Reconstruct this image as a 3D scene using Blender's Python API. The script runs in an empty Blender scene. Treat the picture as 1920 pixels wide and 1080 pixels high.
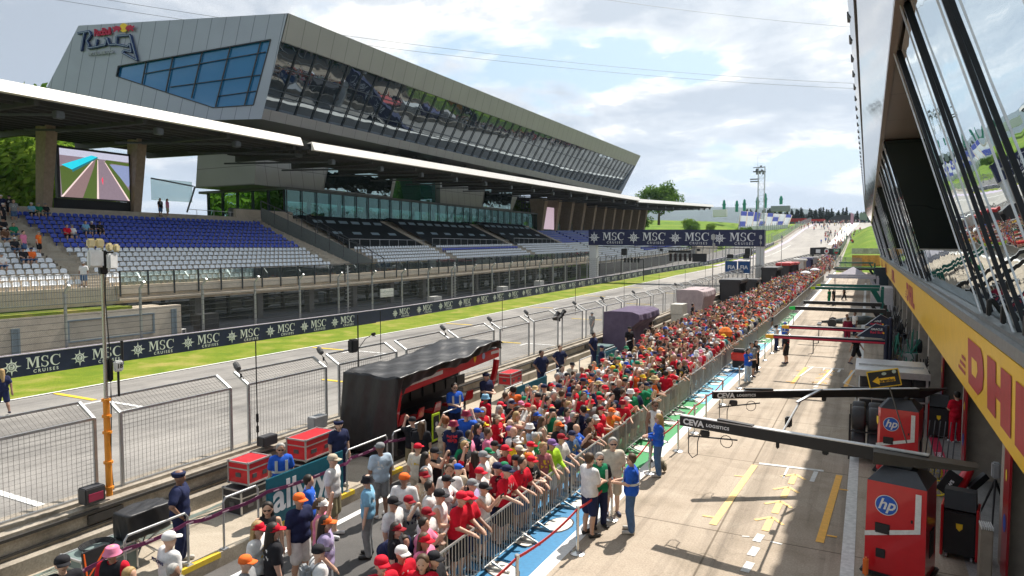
import bpy, bmesh, math, random
import numpy as np
from mathutils import Vector, Matrix
R = math.radians
PI = math.pi
random.seed(7); rng = np.random.default_rng(7)
sc = bpy.context.scene
COL = sc.collection

# ------------------------------------------------------------ camera, sky, sun, exposure
cd = bpy.data.cameras.new('camera'); cam = bpy.data.objects.new('camera', cd); COL.objects.link(cam)
cam.location = (0, 0, 6.5); cam.rotation_euler = (R(90-3.353), 0, R(27.52))
cd.lens = 24.0; cd.sensor_width = 36.0; cd.clip_start = 0.05; cd.clip_end = 20000
sc.camera = cam
SUN_EL, SUN_AZ = R(54.2), R(4.5)          # azimuth measured from +Y towards +X
sd = bpy.data.lights.new('sun', 'SUN'); sd.energy = 4.8; sd.angle = R(0.6); sd.color = (1.0, 0.93, 0.84)
so = bpy.data.objects.new('sun', sd); COL.objects.link(so)
sv = Vector((math.sin(SUN_AZ)*math.cos(SUN_EL), math.cos(SUN_AZ)*math.cos(SUN_EL), math.sin(SUN_EL)))
so.rotation_euler = sv.to_track_quat('Z', 'Y').to_euler()
sc.view_settings.view_transform = 'Standard'; sc.view_settings.look = 'None'
sc.view_settings.gamma = 1; sc.view_settings.exposure = 0.70
sc.cycles.max_bounces = 6; sc.cycles.transparent_max_bounces = 24; sc.cycles.volume_bounces = 0
sc.cycles.sample_clamp_indirect = 6
wd = bpy.data.worlds.new('World'); sc.world = wd; wd.use_nodes = True
def build_world():
    nt = wd.node_tree; N = nt.nodes; L = nt.links
    bg = N['Background']; bg.inputs[1].default_value = 0.086
    sky = N.new('ShaderNodeTexSky'); sky.sky_type = 'NISHITA'; sky.sun_disc = False
    sky.sun_elevation = SUN_EL; sky.sun_rotation = SUN_AZ; sky.air_density = 1.2; sky.dust_density = 2.0; sky.altitude = 700
    tc = N.new('ShaderNodeTexCoord'); sx = N.new('ShaderNodeSeparateXYZ'); L.new(tc.outputs['Generated'], sx.inputs[0])
    def m(op, a, b=None):
        n = N.new('ShaderNodeMath'); n.operation = op
        for i, v in enumerate((a, b)):
            if v is None: continue
            if isinstance(v, (int, float)): n.inputs[i].default_value = v
            else: L.new(v, n.inputs[i])
        return n.outputs[0]
    den = m('ADD', m('MAXIMUM', sx.outputs[2], 0.0), 0.22)
    cx = N.new('ShaderNodeCombineXYZ')
    L.new(m('DIVIDE', sx.outputs[0], den), cx.inputs[0]); L.new(m('DIVIDE', sx.outputs[1], den), cx.inputs[1])
    L.new(m('MULTIPLY', sx.outputs[2], 1.2), cx.inputs[2])
    def noise(scale, det, rough, dist=0.0, off=(0, 0, 0)):
        mp = N.new('ShaderNodeMapping'); mp.inputs['Location'].default_value = off; L.new(cx.outputs[0], mp.inputs[0])
        n = N.new('ShaderNodeTexNoise'); n.inputs['Scale'].default_value = scale; n.inputs['Detail'].default_value = det
        n.inputs['Roughness'].default_value = rough; n.inputs['Distortion'].default_value = dist
        L.new(mp.outputs[0], n.inputs[0]); return n.outputs[0]
    def ramp(v, pts):
        r = N.new('ShaderNodeValToRGB'); L.new(v, r.inputs[0]); e = r.color_ramp.elements
        while len(e) < len(pts): e.new(0.5)
        for i, (p, c) in enumerate(pts): e[i].position = p; e[i].color = (*c, 1)
        return r.outputs[0]
    n1 = noise(1.15, 9, 0.56, 0.25, (3.1, 1.7, 0)); n2 = noise(2.6, 8, 0.6, 0.3, (7.7, 2.2, 4.0)); n3 = noise(0.75, 4, 0.5, 0.0, (1.2, 5.5, 2.0))
    cover = ramp(n1, [(0.425, (0, 0, 0)), (0.475, (1, 1, 1))])
    # thick, grey-blue cores and bright rims
    shade = ramp(m('ADD', m('MULTIPLY', n1, 0.75), m('MULTIPLY', n2, 0.45)), [(0.50, (9.4, 9.1, 8.6)), (0.555, (8.0, 7.8, 7.5)), (0.595, (4.9, 5.15, 5.5)), (0.67, (3.3, 3.7, 4.25))])
    mx = N.new('ShaderNodeMixRGB'); L.new(cover, mx.inputs[0])
    base = N.new('ShaderNodeMixRGB'); base.inputs[0].default_value = 0.62; L.new(sky.outputs[0], base.inputs[1]); base.inputs[2].default_value = (3.1, 4.2, 5.2, 1)
    L.new(base.outputs[0], mx.inputs[1]); L.new(shade, mx.inputs[2])
    # pale haze towards the horizon
    hz = ramp(sx.outputs[2], [(0.0, (1, 1, 1)), (0.20, (0, 0, 0))])
    m2 = N.new('ShaderNodeMixRGB'); f = N.new('ShaderNodeMath'); f.operation = 'MULTIPLY'; L.new(hz, f.inputs[0]); f.inputs[1].default_value = 0.6
    L.new(f.outputs[0], m2.inputs[0]); L.new(mx.outputs[0], m2.inputs[1]); m2.inputs[2].default_value = (4.8, 5.3, 5.75, 1)
    # the glow round the hidden sun
    vd = N.new('ShaderNodeVectorMath'); vd.operation = 'DOT_PRODUCT'; L.new(tc.outputs['Generated'], vd.inputs[0]); vd.inputs[1].default_value = tuple(sv)
    gl = ramp(vd.outputs['Value'], [(0.45, (0, 0, 0)), (0.98, (1, 1, 1))])
    m3 = N.new('ShaderNodeMixRGB'); m3.blend_type = 'MULTIPLY'; m3.inputs[0].default_value = 1.0
    g2 = N.new('ShaderNodeMixRGB'); L.new(gl, g2.inputs[0]); g2.inputs[1].default_value = (1, 1, 1, 1); g2.inputs[2].default_value = (1.7, 1.65, 1.55, 1)
    L.new(m2.outputs[0], m3.inputs[1]); L.new(g2.outputs[0], m3.inputs[2])
    L.new(m3.outputs[0], bg.inputs[0])
build_world()

# ------------------------------------------------------------ materials
MATS = {}
def nodes(name):
    m = bpy.data.materials.new(name); m.use_nodes = True; MATS[name] = m
    return m, m.node_tree.nodes, m.node_tree.links, m.node_tree.nodes['Principled BSDF']
def M(name, col=(.5, .5, .5), rough=.6, metal=0., var=.12, scale=6., bump=0., bscale=40., spec=.4, stretch=(1, 1, 1), coat=0., emis=None, obj=False):
    if name in MATS: return MATS[name]
    m, N, L, b = nodes(name)
    b.inputs['Roughness'].default_value = rough; b.inputs['Metallic'].default_value = metal
    b.inputs['Specular IOR Level'].default_value = spec; b.inputs['Coat Weight'].default_value = coat
    tc = N.new('ShaderNodeTexCoord'); mp = N.new('ShaderNodeMapping'); L.new(tc.outputs['Object'], mp.inputs[0]); mp.inputs['Scale'].default_value = stretch
    n = N.new('ShaderNodeTexNoise'); n.inputs['Scale'].default_value = scale; n.inputs['Detail'].default_value = 6; n.inputs['Roughness'].default_value = .62
    L.new(mp.outputs[0], n.inputs[0])
    r = N.new('ShaderNodeMapRange'); L.new(n.outputs[0], r.inputs[0]); r.inputs[1].default_value = .3; r.inputs[2].default_value = .7
    r.inputs[3].default_value = 1-var; r.inputs[4].default_value = 1+var
    mx = N.new('ShaderNodeMixRGB'); mx.blend_type = 'MULTIPLY'; mx.inputs[0].default_value = 1
    if obj:
        oi = N.new('ShaderNodeObjectInfo'); L.new(oi.outputs['Color'], mx.inputs[1])
    else: mx.inputs[1].default_value = (*col, 1)
    L.new(r.outputs[0], mx.inputs[2]); L.new(mx.outputs[0], b.inputs['Base Color'])
    if bump:
        n2 = N.new('ShaderNodeTexNoise'); n2.inputs['Scale'].default_value = bscale; n2.inputs['Detail'].default_value = 4; L.new(mp.outputs[0], n2.inputs[0])
        bp = N.new('ShaderNodeBump'); bp.inputs['Strength'].default_value = bump; bp.inputs['Distance'].default_value = .02
        L.new(n2.outputs[0], bp.inputs['Height']); L.new(bp.outputs[0], b.inputs['Normal'])
    if emis:
        b.inputs['Emission Color'].default_value = (*emis[0], 1); b.inputs['Emission Strength'].default_value = emis[1]
    return m
def ground_mat(name, c1, c2, c3, fine=30., big=.35, streak=None, rough=.85, joints=None, crack=0., spec=.3):
    """three-tone mineral ground: big blotches, grain, optional dark tyre streaks along Y, optional joints (spacing x, y)"""
    m, N, L, b = nodes(name); b.inputs['Roughness'].default_value = rough; b.inputs['Specular IOR Level'].default_value = spec
    tc = N.new('ShaderNodeTexCoord'); P = tc.outputs['Object']
    def noise(scale, det=6, st=(1, 1, 1), dist=0):
        mp = N.new('ShaderNodeMapping'); mp.inputs['Scale'].default_value = st; L.new(P, mp.inputs[0])
        n = N.new('ShaderNodeTexNoise'); n.inputs['Scale'].default_value = scale; n.inputs['Detail'].default_value = det; n.inputs['Roughness'].default_value = .65
        n.inputs['Distortion'].default_value = dist; L.new(mp.outputs[0], n.inputs[0]); return n.outputs[0]
    def ramp(v, pts):
        r = N.new('ShaderNodeValToRGB'); L.new(v, r.inputs[0]); e = r.color_ramp.elements
        while len(e) < len(pts): e.new(.5)
        for i, (p, c) in enumerate(pts): e[i].position = p; e[i].color = (*c, 1)
        return r.outputs[0]
    def mul(a, c, f=1.):
        x = N.new('ShaderNodeMixRGB'); x.blend_type = 'MULTIPLY'; x.inputs[0].default_value = f; L.new(a, x.inputs[1]); L.new(c, x.inputs[2]); return x.outputs[0]
    base = ramp(noise(big, 8, dist=.6), [(.3, c1), (.5, c2), (.7, c3)])
    g = ramp(noise(fine, 3), [(.3, (.78,)*3), (.7, (1.18,)*3)]); base = mul(base, g)
    sp = ramp(noise(2.2, 8), [(.28, (.72, .7, .67)), (.42, (1, 1, 1))]); base = mul(base, sp, .8)
    if streak:
        s = ramp(noise(streak[0], 5, (1, .035, 1), .3), [(.34, (streak[1],)*3), (.52, (1, 1, 1))]); base = mul(base, s)
        s2 = ramp(noise(streak[0]*3.3, 3, (1, .02, 1)), [(.36, (.5+streak[1]/2,)*3), (.46, (1, 1, 1))]); base = mul(base, s2, .7)
    if joints:
        sx = N.new('ShaderNodeSeparateXYZ'); L.new(P, sx.inputs[0])
        for k, (sp_, off) in enumerate(joints):
            if not sp_: continue
            a = N.new('ShaderNodeMath'); a.operation = 'ADD'; L.new(sx.outputs[k], a.inputs[0]); a.inputs[1].default_value = off
            d = N.new('ShaderNodeMath'); d.operation = 'PINGPONG'; L.new(a.outputs[0], d.inputs[0]); d.inputs[1].default_value = sp_/2
            j = ramp(d.outputs[0], [(.012, (.45, .43, .4)), (.03, (1, 1, 1))]); base = mul(base, j)
    if crack:
        v = N.new('ShaderNodeTexVoronoi'); v.feature = 'DISTANCE_TO_EDGE'; v.inputs['Scale'].default_value = .22
        mp = N.new('ShaderNodeMapping'); L.new(P, mp.inputs[0])
        nn = N.new('ShaderNodeTexNoise'); nn.inputs['Scale'].default_value = 1.1; L.new(P, nn.inputs[0])
        ad = N.new('ShaderNodeVectorMath'); ad.operation = 'MULTIPLY_ADD'; L.new(nn.outputs[1], ad.inputs[0]); ad.inputs[1].default_value = (1.6,)*3; L.new(P, ad.inputs[2])
        L.new(ad.outputs[0], v.inputs[0])
        base = mul(base, ramp(v.outputs[0], [(.003, (.4,)*3), (.009, (1, 1, 1))]), crack)
    L.new(base, b.inputs['Base Color'])
    bp = N.new('ShaderNodeBump'); bp.inputs['Strength'].default_value = .25; bp.inputs['Distance'].default_value = .01
    L.new(noise(fine*1.5, 3), bp.inputs['Height']); L.new(bp.outputs[0], b.inputs['Normal'])
    return m
def glass_mat(name, dark, refl=.5, tint=(.85, .9, .9), wav=.03, trans=0., tcol=(.3, .5, .5), wscale=.8, rough=.01):
    m, N, L, b = nodes(name); N.remove(b); out = N['Material Output']
    gl = N.new('ShaderNodeBsdfGlossy'); gl.inputs[0].default_value = (*tint, 1); gl.inputs['Roughness'].default_value = rough
    df = N.new('ShaderNodeBsdfDiffuse'); df.inputs[0].default_value = (*dark, 1)
    low = df
    if trans:
        tr = N.new('ShaderNodeBsdfTransparent'); tr.inputs[0].default_value = (*tcol, 1)
        low = N.new('ShaderNodeMixShader'); low.inputs[0].default_value = trans; L.new(df.outputs[0], low.inputs[1]); L.new(tr.outputs[0], low.inputs[2])
    fr = N.new('ShaderNodeFresnel'); fr.inputs[0].default_value = 1.5
    ad = N.new('ShaderNodeMath'); ad.operation = 'ADD'; ad.use_clamp = True; L.new(fr.outputs[0], ad.inputs[0]); ad.inputs[1].default_value = refl
    mx = N.new('ShaderNodeMixShader'); L.new(ad.outputs[0], mx.inputs[0]); L.new(low.outputs[0], mx.inputs[1]); L.new(gl.outputs[0], mx.inputs[2])
    L.new(mx.outputs[0], out.inputs[0])
    tc = N.new('ShaderNodeTexCoord'); n = N.new('ShaderNodeTexNoise'); n.inputs['Scale'].default_value = wscale; n.inputs['Detail'].default_value = 1.5; L.new(tc.outputs['Object'], n.inputs[0])
    if wav:
        bp = N.new('ShaderNodeBump'); bp.inputs['Strength'].default_value = 1.; bp.inputs['Distance'].default_value = wav; L.new(n.outputs[0], bp.inputs['Height']); L.new(bp.outputs[0], gl.inputs['Normal'])
    return m
def leaf_mat(name, c1, c2, tr=.35):
    m, N, L, b = nodes(name); N.remove(b); out = N['Material Output']
    g = N.new('ShaderNodeNewGeometry'); r = N.new('ShaderNodeValToRGB'); L.new(g.outputs['Random Per Island'], r.inputs[0])
    r.color_ramp.elements[0].color = (*c1, 1); r.color_ramp.elements[1].color = (*c2, 1)
    d = N.new('ShaderNodeBsdfDiffuse'); t = N.new('ShaderNodeBsdfTranslucent'); L.new(r.outputs[0], d.inputs[0]); L.new(r.outputs[0], t.inputs[0])
    mx = N.new('ShaderNodeMixShader'); mx.inputs[0].default_value = tr; L.new(d.outputs[0], mx.inputs[1]); L.new(t.outputs[0], mx.inputs[2]); L.new(mx.outputs[0], out.inputs[0])
    return m
# ------------------------------------------------------------ mesh building
class MB:
    """collects shapes; build() links them as ONE mesh object. off is taken away from every point (world -> thing's own space)."""
    def __init__(s, off=(0, 0, 0)): s.v = []; s.f = []; s.m = []; s.mi = 0; s.off = off; s.mat = None
    def add(s, vs, fs, mi=None):
        b = len(s.v); o = s.off
        for p in vs:
            if s.mat is not None: p = s.mat @ Vector(p)
            s.v.append((p[0]-o[0], p[1]-o[1], p[2]-o[2]))
        for f in fs: s.f.append(tuple(b+i for i in f)); s.m.append(s.mi if mi is None else mi)
        return s
    def quad(s, a, b, c, d, mi=None): return s.add([a, b, c, d], [(0, 1, 2, 3)], mi)
    def poly(s, pts, mi=None): return s.add(pts, [tuple(range(len(pts)))], mi)
    def box(s, x0, x1, y0, y1, z0, z1, mi=None):
        return s.add([(x0, y0, z0), (x1, y0, z0), (x1, y1, z0), (x0, y1, z0), (x0, y0, z1), (x1, y0, z1), (x1, y1, z1), (x0, y1, z1)],
                     [(0, 3, 2, 1), (4, 5, 6, 7), (0, 1, 5, 4), (1, 2, 6, 5), (2, 3, 7, 6), (3, 0, 4, 7)], mi)
    def hexa(s, bot, top, mi=None):
        n = len(bot); return s.add(list(bot)+list(top), [tuple(range(n-1, -1, -1)), tuple(range(n, 2*n))]+[(i, (i+1) % n, n+(i+1) % n, n+i) for i in range(n)], mi)
    def bbox(s, c, sz, bev=.02, rot=None, mi=None):
        """bevelled box, centre c, size sz"""
        bm = bmesh.new(); bmesh.ops.create_cube(bm, size=1.)
        for v in bm.verts: v.co = Vector((v.co.x*sz[0], v.co.y*sz[1], v.co.z*sz[2]))
        if bev: bmesh.ops.bevel(bm, geom=bm.edges[:], offset=min(bev, min(sz)*.45), segments=2, affect='EDGES')
        T = Matrix.Translation(c) @ (rot.to_4x4() if rot is not None else Matrix())
        bm.verts.ensure_lookup_table()
        s.add([T @ v.co for v in bm.verts], [tuple(v.index for v in f.verts) for f in bm.faces], mi); bm.free(); return s
    def tube(s, a, b, r, r2=None, n=8, mi=None, caps=True):
        a = Vector(a); b = Vector(b); r2 = r if r2 is None else r2; d = b-a
        if d.length < 1e-6: return s
        q = d.to_track_quat('Z', 'Y'); vs = []
        for p, rr in ((a, r), (b, r2)):
            for i in range(n):
                t = 2*PI*i/n+PI/n; vs.append(p+q @ Vector((math.cos(t)*rr, math.sin(t)*rr, 0)))
        fs = [(i, (i+1) % n, n+(i+1) % n, n+i) for i in range(n)]
        if caps: fs += [tuple(range(n-1, -1, -1)), tuple(range(n, 2*n))]
        return s.add(vs, fs, mi)
    def path(s, pts, r, n=8, mi=None, rr=None):
        """one tube swept along points"""
        pts = [Vector(p) for p in pts]; vs = []; k = len(pts)
        for i, p in enumerate(pts):
            d = (pts[min(i+1, k-1)]-pts[max(i-1, 0)]).normalized(); q = d.to_track_quat('Z', 'Y'); ra = rr[i] if rr else r
            for j in range(n):
                t = 2*PI*j/n; vs.append(p+q @ Vector((math.cos(t)*ra, math.sin(t)*ra, 0)))
        fs = [(i*n+j, i*n+(j+1) % n, (i+1)*n+(j+1) % n, (i+1)*n+j) for i in range(k-1) for j in range(n)]
        fs += [tuple(range(n-1, -1, -1)), tuple((k-1)*n+j for j in range(n))]
        return s.add(vs, fs, mi)
    def bar(s, a, b, w, h, mi=None, up=(0, 0, 1)):
        a = Vector(a); b = Vector(b); d = (b-a).normalized(); up = Vector(up)
        sd_ = d.cross(up)
        if sd_.length < 1e-3: sd_ = d.cross(Vector((1, 0, 0)))
        sd_.normalize(); u = sd_.cross(d); x = sd_*w/2; y = u*h/2
        return s.hexa([a-x-y, a+x-y, a+x+y, a-x+y], [b-x-y, b+x-y, b+x+y, b-x+y], mi)
    def lathe(s, prof, c=(0, 0, 0), n=16, mi=None, axis=None):
        q = Vector(axis).to_track_quat('Z', 'Y') if axis is not None else None; vs = []
        for r_, z in prof:
            for j in range(n):
                p = Vector((math.cos(2*PI*j/n)*r_, math.sin(2*PI*j/n)*r_, z))
                if q is not None: p = q @ p
                vs.append(p+Vector(c))
        k = len(prof); fs = [(i*n+j, i*n+(j+1) % n, (i+1)*n+(j+1) % n, (i+1)*n+j) for i in range(k-1) for j in range(n)]
        fs += [tuple(range(n-1, -1, -1)), tuple((k-1)*n+j for j in range(n))]
        return s.add(vs, fs, mi)
    def grid(s, fn, nu, nv, mi=None, closed=False):
        vs = [fn(i/nu, j/nv) for j in range(nv+1) for i in range(nu+1)]
        return s.add(vs, [(j*(nu+1)+i, j*(nu+1)+i+1, (j+1)*(nu+1)+i+1, (j+1)*(nu+1)+i) for j in range(nv) for i in range(nu)], mi)
    def mesh(s, name, mats, smooth=False):
        me = bpy.data.meshes.new(name); me.from_pydata(s.v, [], s.f); me.update()
        for m in (mats if isinstance(mats, (list, tuple)) else [mats]): me.materials.append(m)
        if any(s.m): me.polygons.foreach_set('material_index', s.m)
        if smooth: me.polygons.foreach_set('use_smooth', [True]*len(me.polygons))
        return me
    def build(s, name, mats, parent=None, smooth=False, loc=None, rot=None, **tg):
        o = bpy.data.objects.new(name, s.mesh(name, mats, smooth)); COL.objects.link(o)
        if parent is not None: o.parent = parent
        elif loc is None and any(s.off): o.location = s.off
        if loc is not None: o.location = loc
        if rot is not None: o.rotation_euler = rot
        if tg: tag(o, **tg)
        return o
def tag(o, label=None, cat=None, group=None, kind=None):
    if label: o['label'] = label
    if cat: o['category'] = cat
    if group: o['group'] = group
    if kind: o['kind'] = kind
    return o
def thing(name, label, cat, loc=(0, 0, 0), rz=0, group=None):
    o = bpy.data.objects.new(name, None); COL.objects.link(o); o.location = loc; o.rotation_euler = (0, 0, rz); o.empty_display_size = .2
    return tag(o, label, cat, group)
def struct(name, mb, mats, smooth=False): return mb.build(name, mats, smooth=smooth, kind='structure')
def linkmesh(name, me, parent=None, loc=None, rot=None, col=None, **tg):
    o = bpy.data.objects.new(name, me); COL.objects.link(o)
    if parent is not None: o.parent = parent
    if loc is not None: o.location = loc
    if rot is not None: o.rotation_euler = rot
    if col is not None: o.color = (*col, 1)
    if tg: tag(o, **tg)
    return o
def copy_tree(o, parent=None, loc=None, rz=None, label=None, group=None):
    kids = [c for c in ALLKIDS.get(o.name, None) or o.children]
    c = o.copy(); COL.objects.link(c)
    if parent is not None: c.parent = parent
    if loc is not None: c.location = loc
    if rz is not None: c.rotation_euler = (0, 0, rz)
    if label: c['label'] = label
    if group: c['group'] = group
    for ch in kids: copy_tree(ch, c)
    return c
ALLKIDS = {}
FLIP = {}
def text_geo(text, size, ext=.0, shear=0., bold=0., space=1.):
    key = (text, size, ext, shear, bold, space)
    if key not in FLIP:
        c = bpy.data.curves.new('t', 'FONT'); c.body = text; c.size = size; c.align_x = 'CENTER'; c.align_y = 'CENTER'; c.extrude = ext; c.shear = shear; c.offset = bold
        c.space_character = space; c.resolution_u = 3
        o = bpy.data.objects.new('t', c); COL.objects.link(o)
        dg = bpy.context.evaluated_depsgraph_get(); me = bpy.data.meshes.new_from_object(o.evaluated_get(dg))
        FLIP[key] = ([tuple(v.co) for v in me.vertices], [tuple(p.vertices) for p in me.polygons])
        bpy.data.objects.remove(o); bpy.data.curves.remove(c); bpy.data.meshes.remove(me)
    return FLIP[key]
def text(mb, s, size, o, r, u, ext=.004, shear=0., bold=0., space=1., mi=None, sx=1., sy=1.):
    """write s on mb, centred at o, running along r with up u"""
    vs, fs = text_geo(s, size, ext, shear, bold, space); o = Vector(o); r = Vector(r).normalized(); u = Vector(u).normalized(); n = r.cross(u)
    mb.add([o+r*(v[0]*sx)+u*(v[1]*sy)+n*v[2] for v in vs], fs, mi)
def disc(mb, o, r_, u, rad, n=20, lift=0., mi=None, sx=1.):
    o = Vector(o); r_ = Vector(r_).normalized(); u = Vector(u).normalized(); nn = r_.cross(u)*lift
    mb.add([o+nn+r_*math.cos(2*PI*i/n)*rad*sx+u*math.sin(2*PI*i/n)*rad for i in range(n)], [tuple(range(n))], mi)
ZY = ([-300, 50, 80, 120, 170, 220, 280, 340, 400, 440, 500, 2000], [0, 0, .4, 1, 2.2, 4.5, 9, 15, 19.6, 20.6, 20.2, 18])
def zc(y): return float(np.interp(y, *ZY))
def sstep(a, b, x): t = min(1, max(0, (x-a)/(b-a))); return t*t*(3-2*t)
def dx(y):
    """the left side of the straight drifts inwards up the hill"""
    return float(np.interp(y, [130, 165, 200, 240, 262, 400, 500], [0, 2.4, 5.4, 7.4, 8.0, 10.5, 11]))
def ex(y):
    """so does the pit wall, a little later"""
    return float(np.interp(y, [98, 130, 166, 200, 262], [0, 1.3, 3.6, 5.0, 6.4]))
def zt(x, y):
    """terrain height"""
    z = zc(y)
    if x < -36: z += 4.5*sstep(190, 300, y)*sstep(-40, -70, x)*(1-sstep(-150, -600, x))*(1-sstep(330, 420, y))
    if x < -60: z += 1.5*sstep(-60, -110, x)*(1-sstep(-400, -900, x))
    return z
# ------------------------------------------------------------ ground, roads, track
concrete = ground_mat('pit_concrete', (.29, .24, .18), (.385, .32, .25), (.45, .385, .305), 26, .5, (1.1, .60), .85, ((5.2, 2.9), (5.7, 1.3)), .18)
asphalt = ground_mat('track_asphalt', (.185, .177, .168), (.25, .238, .222), (.315, .298, .275), 40, .3, (.45, .56), .8)
dark_asphalt = ground_mat('lane_asphalt', (.07, .068, .066), (.10, .096, .092), (.14, .13, .125), 45, .4, None, .85)
pale_conc = ground_mat('platform_concrete', (.3, .26, .2), (.4, .345, .27), (.46, .41, .33), 30, .8, None, .85)
wall_conc = ground_mat('wall_concrete', (.2, .175, .14), (.33, .29, .235), (.42, .375, .31), 22, 1.1, None, .85)
old_conc = ground_mat('stand_concrete', (.44, .38, .30), (.55, .475, .375), (.62, .54, .43), 25, .7, None, .85)
grass = ground_mat('grass', (.095, .165, .014), (.165, .215, .022), (.33, .28, .085), 14, .42, None, .95, spec=.1)
meadow = ground_mat('meadow', (.07, .15, .015), (.12, .20, .02), (.19, .24, .035), 1.2, .08, None, .95, spec=.1)
white_paint = M('white_paint', (.72, .72, .70), .6, var=.12, scale=14)
yellow_paint = M('yellow_paint', (.72, .50, .04), .6, var=.1, scale=14)
orange_paint = M('orange_paint', (.80, .42, .06), .6, var=.12, scale=9)
pale_orange = M('pale_orange_paint', (.78, .52, .19), .6, var=.14, scale=9)

def axis(*segs):
    out = []
    for a, b, st in segs:
        k = a
        while k < b-1e-6: out.append(k); k += st
    out.append(segs[-1][1]); return out
def sheet(name, xs, ys, dz, m, fz=None, dr=()):
    mb = MB(); n = len(xs)
    vs = [(x+(dx(y) if i in dr else 0), y, (fz(x, y) if fz else zc(y))+dz) for y in ys for i, x in enumerate(xs)]
    mb.add(vs, [(j*n+i, j*n+i+1, (j+1)*n+i+1, (j+1)*n+i) for j in range(len(ys)-1) for i in range(n-1)])
    return struct(name, mb, m, True)
GX = axis((-9000, -1000, 1000), (-1000, -200, 50), (-200, -48, 8), (-48, 8, 4), (8, 200, 16), (200, 1000, 100), (1000, 9000, 1000))
GY = axis((-400, -40, 40), (-40, 600, 10), (600, 2000, 100), (2000, 12000, 1000))
sheet('ground', GX, GY, -.06, meadow, lambda x, y: zt(x, y)-(.0 if y < 600 and abs(x) < 300 else .3)+(0 if y < 2500 else 6))
YS = axis((-40, 410, 5))
sheet('pit_lane', [-5.72, -3, 0, 3.4], axis((-20, 150, 5)), .0, concrete)
sheet('crowd_lane', [-11.6, -8, -5.72], axis((-20, 160, 5)), -.004, dark_asphalt)
sheet('track', [-38.4, -32.4, -17.2, -14.9], YS, -.01, asphalt, None, (0, 1))
far_conc = ground_mat('pale_asphalt', (.26, .245, .225), (.31, .29, .265), (.355, .335, .305), 20, .1, (.3, .85), .85)  # paler asphalt tone of the uphill track and pit exit
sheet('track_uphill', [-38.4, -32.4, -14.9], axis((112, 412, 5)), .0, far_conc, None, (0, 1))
mb = MB()
def slope(u, v):
    y = 150+190*v; xl = -6.9+1.2*sstep(150, 175, y)*0; x = xl+26*u**1.6; return (x, y, zc(y)-.03+3.9*sstep(.3, 8, x-xl)*sstep(158, 245, y)*(1-sstep(300, 340, y)))
mb.grid(slope, 24, 38); struct('green_slope', mb, meadow, True)
sheet('paddock', [6.2, 40, 110], axis((-60, 200, 20)), .0, ground_mat('paddock_asphalt', (.17, .165, .16), (.22, .215, .21), (.27, .26, .25), 20, .1))
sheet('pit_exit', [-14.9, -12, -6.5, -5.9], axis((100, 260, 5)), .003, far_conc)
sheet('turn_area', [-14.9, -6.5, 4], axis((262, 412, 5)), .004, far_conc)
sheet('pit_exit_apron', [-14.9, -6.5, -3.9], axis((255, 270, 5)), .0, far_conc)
mb = MB()                                                       # verge narrows out at the far end
ys = axis((-40, 270, 5)); vs = []
for y in ys:
    x1 = -32.4-5.0*sstep(110, 262, y)+dx(y)
    for x in (-38.0+dx(y), (x1-38+dx(y))/2, x1): vs.append((x, y, zc(y)+.012))
mb.add(vs, [(j*3+i, j*3+i+1, (j+1)*3+i+1, (j+1)*3+i) for j in range(len(ys)-1) for i in range(2)])
struct('grass_verge', mb, grass, True)
sheet('service_road', [-46, -38.1], axis((-40, 270, 5)), .02, M('service_asphalt', (.13, .125, .12), .85, var=.25, scale=.8), None, (1,))
sheet('track_edge_line', [-32.4, -32.22], axis((-40, 260, 5)), .022, white_paint, None, (0, 1))
sheet('pit_lane_edge_line', [-5.80, -5.50], axis((-20, 150, 5)), .006, white_paint)
sheet('garage_line', [-.33, -.08], axis((-20, 120, 5)), .006, M('worn_white', (.60, .60, .58), .6, var=.22, scale=8))
sheet('crowd_lane_line', [-11.05, -10.87], axis((-20, 120, 5)), .004, white_paint)
sheet('garage_apron', [1.95, 4.2], axis((-20, 120, 5)), .008, ground_mat('apron_grey', (.2, .195, .185), (.27, .26, .25), (.33, .32, .3), 30, .9, None, .7))
mb = MB()                                                       # purple kerb band up the hill
ys = axis((170, 400, 5))
vs = [(x, y, zc(y)+.03) for y in ys for x in (-36.4+dx(y), -35.2+dx(y))]
mb.add(vs, [(j*2, j*2+1, j*2+3, j*2+2) for j in range(len(ys)-1)]); struct('kerb_band', mb, M('kerb_purple', (.42, .36, .47), .8))
mb = MB()
vs = [(x, y, zc(y)+.03) for y in axis((262, 400, 5)) for x in (-12.5+.02*(y-262), -8.5+.03*(y-262))]
mb.add(vs, [(j*2, j*2+1, j*2+3, j*2+2) for j in range(len(axis((262, 400, 5)))-1)]); struct('pit_exit_paint', mb, white_paint)
# painted grid boxes on the track and the yellow lines beside them
mb = MB(); my = MB()
for k in range(12):
    y = 9.4+8*k; x = -19.2 if k % 2 == 0 else -27.5
    z = zc(y)+.008
    mb.box(x-1.35, x+1.35, y, y+.2, z-.01, z); mb.box(x-1.35, x-1.2, y-1.0, y, z-.01, z); mb.box(x+1.2, x+1.35, y-1.0, y, z-.01, z)
    my.box(x-4.6, x-1.7, y-.15, y+.09, z-.01, z+.002)
mb.box(-17.55, -17.4, -20, 110, -.0, .012)
mb.build('grid_box_lines', white_paint, kind='structure'); my.build('grid_yellow_lines', yellow_paint, kind='structure')
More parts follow.
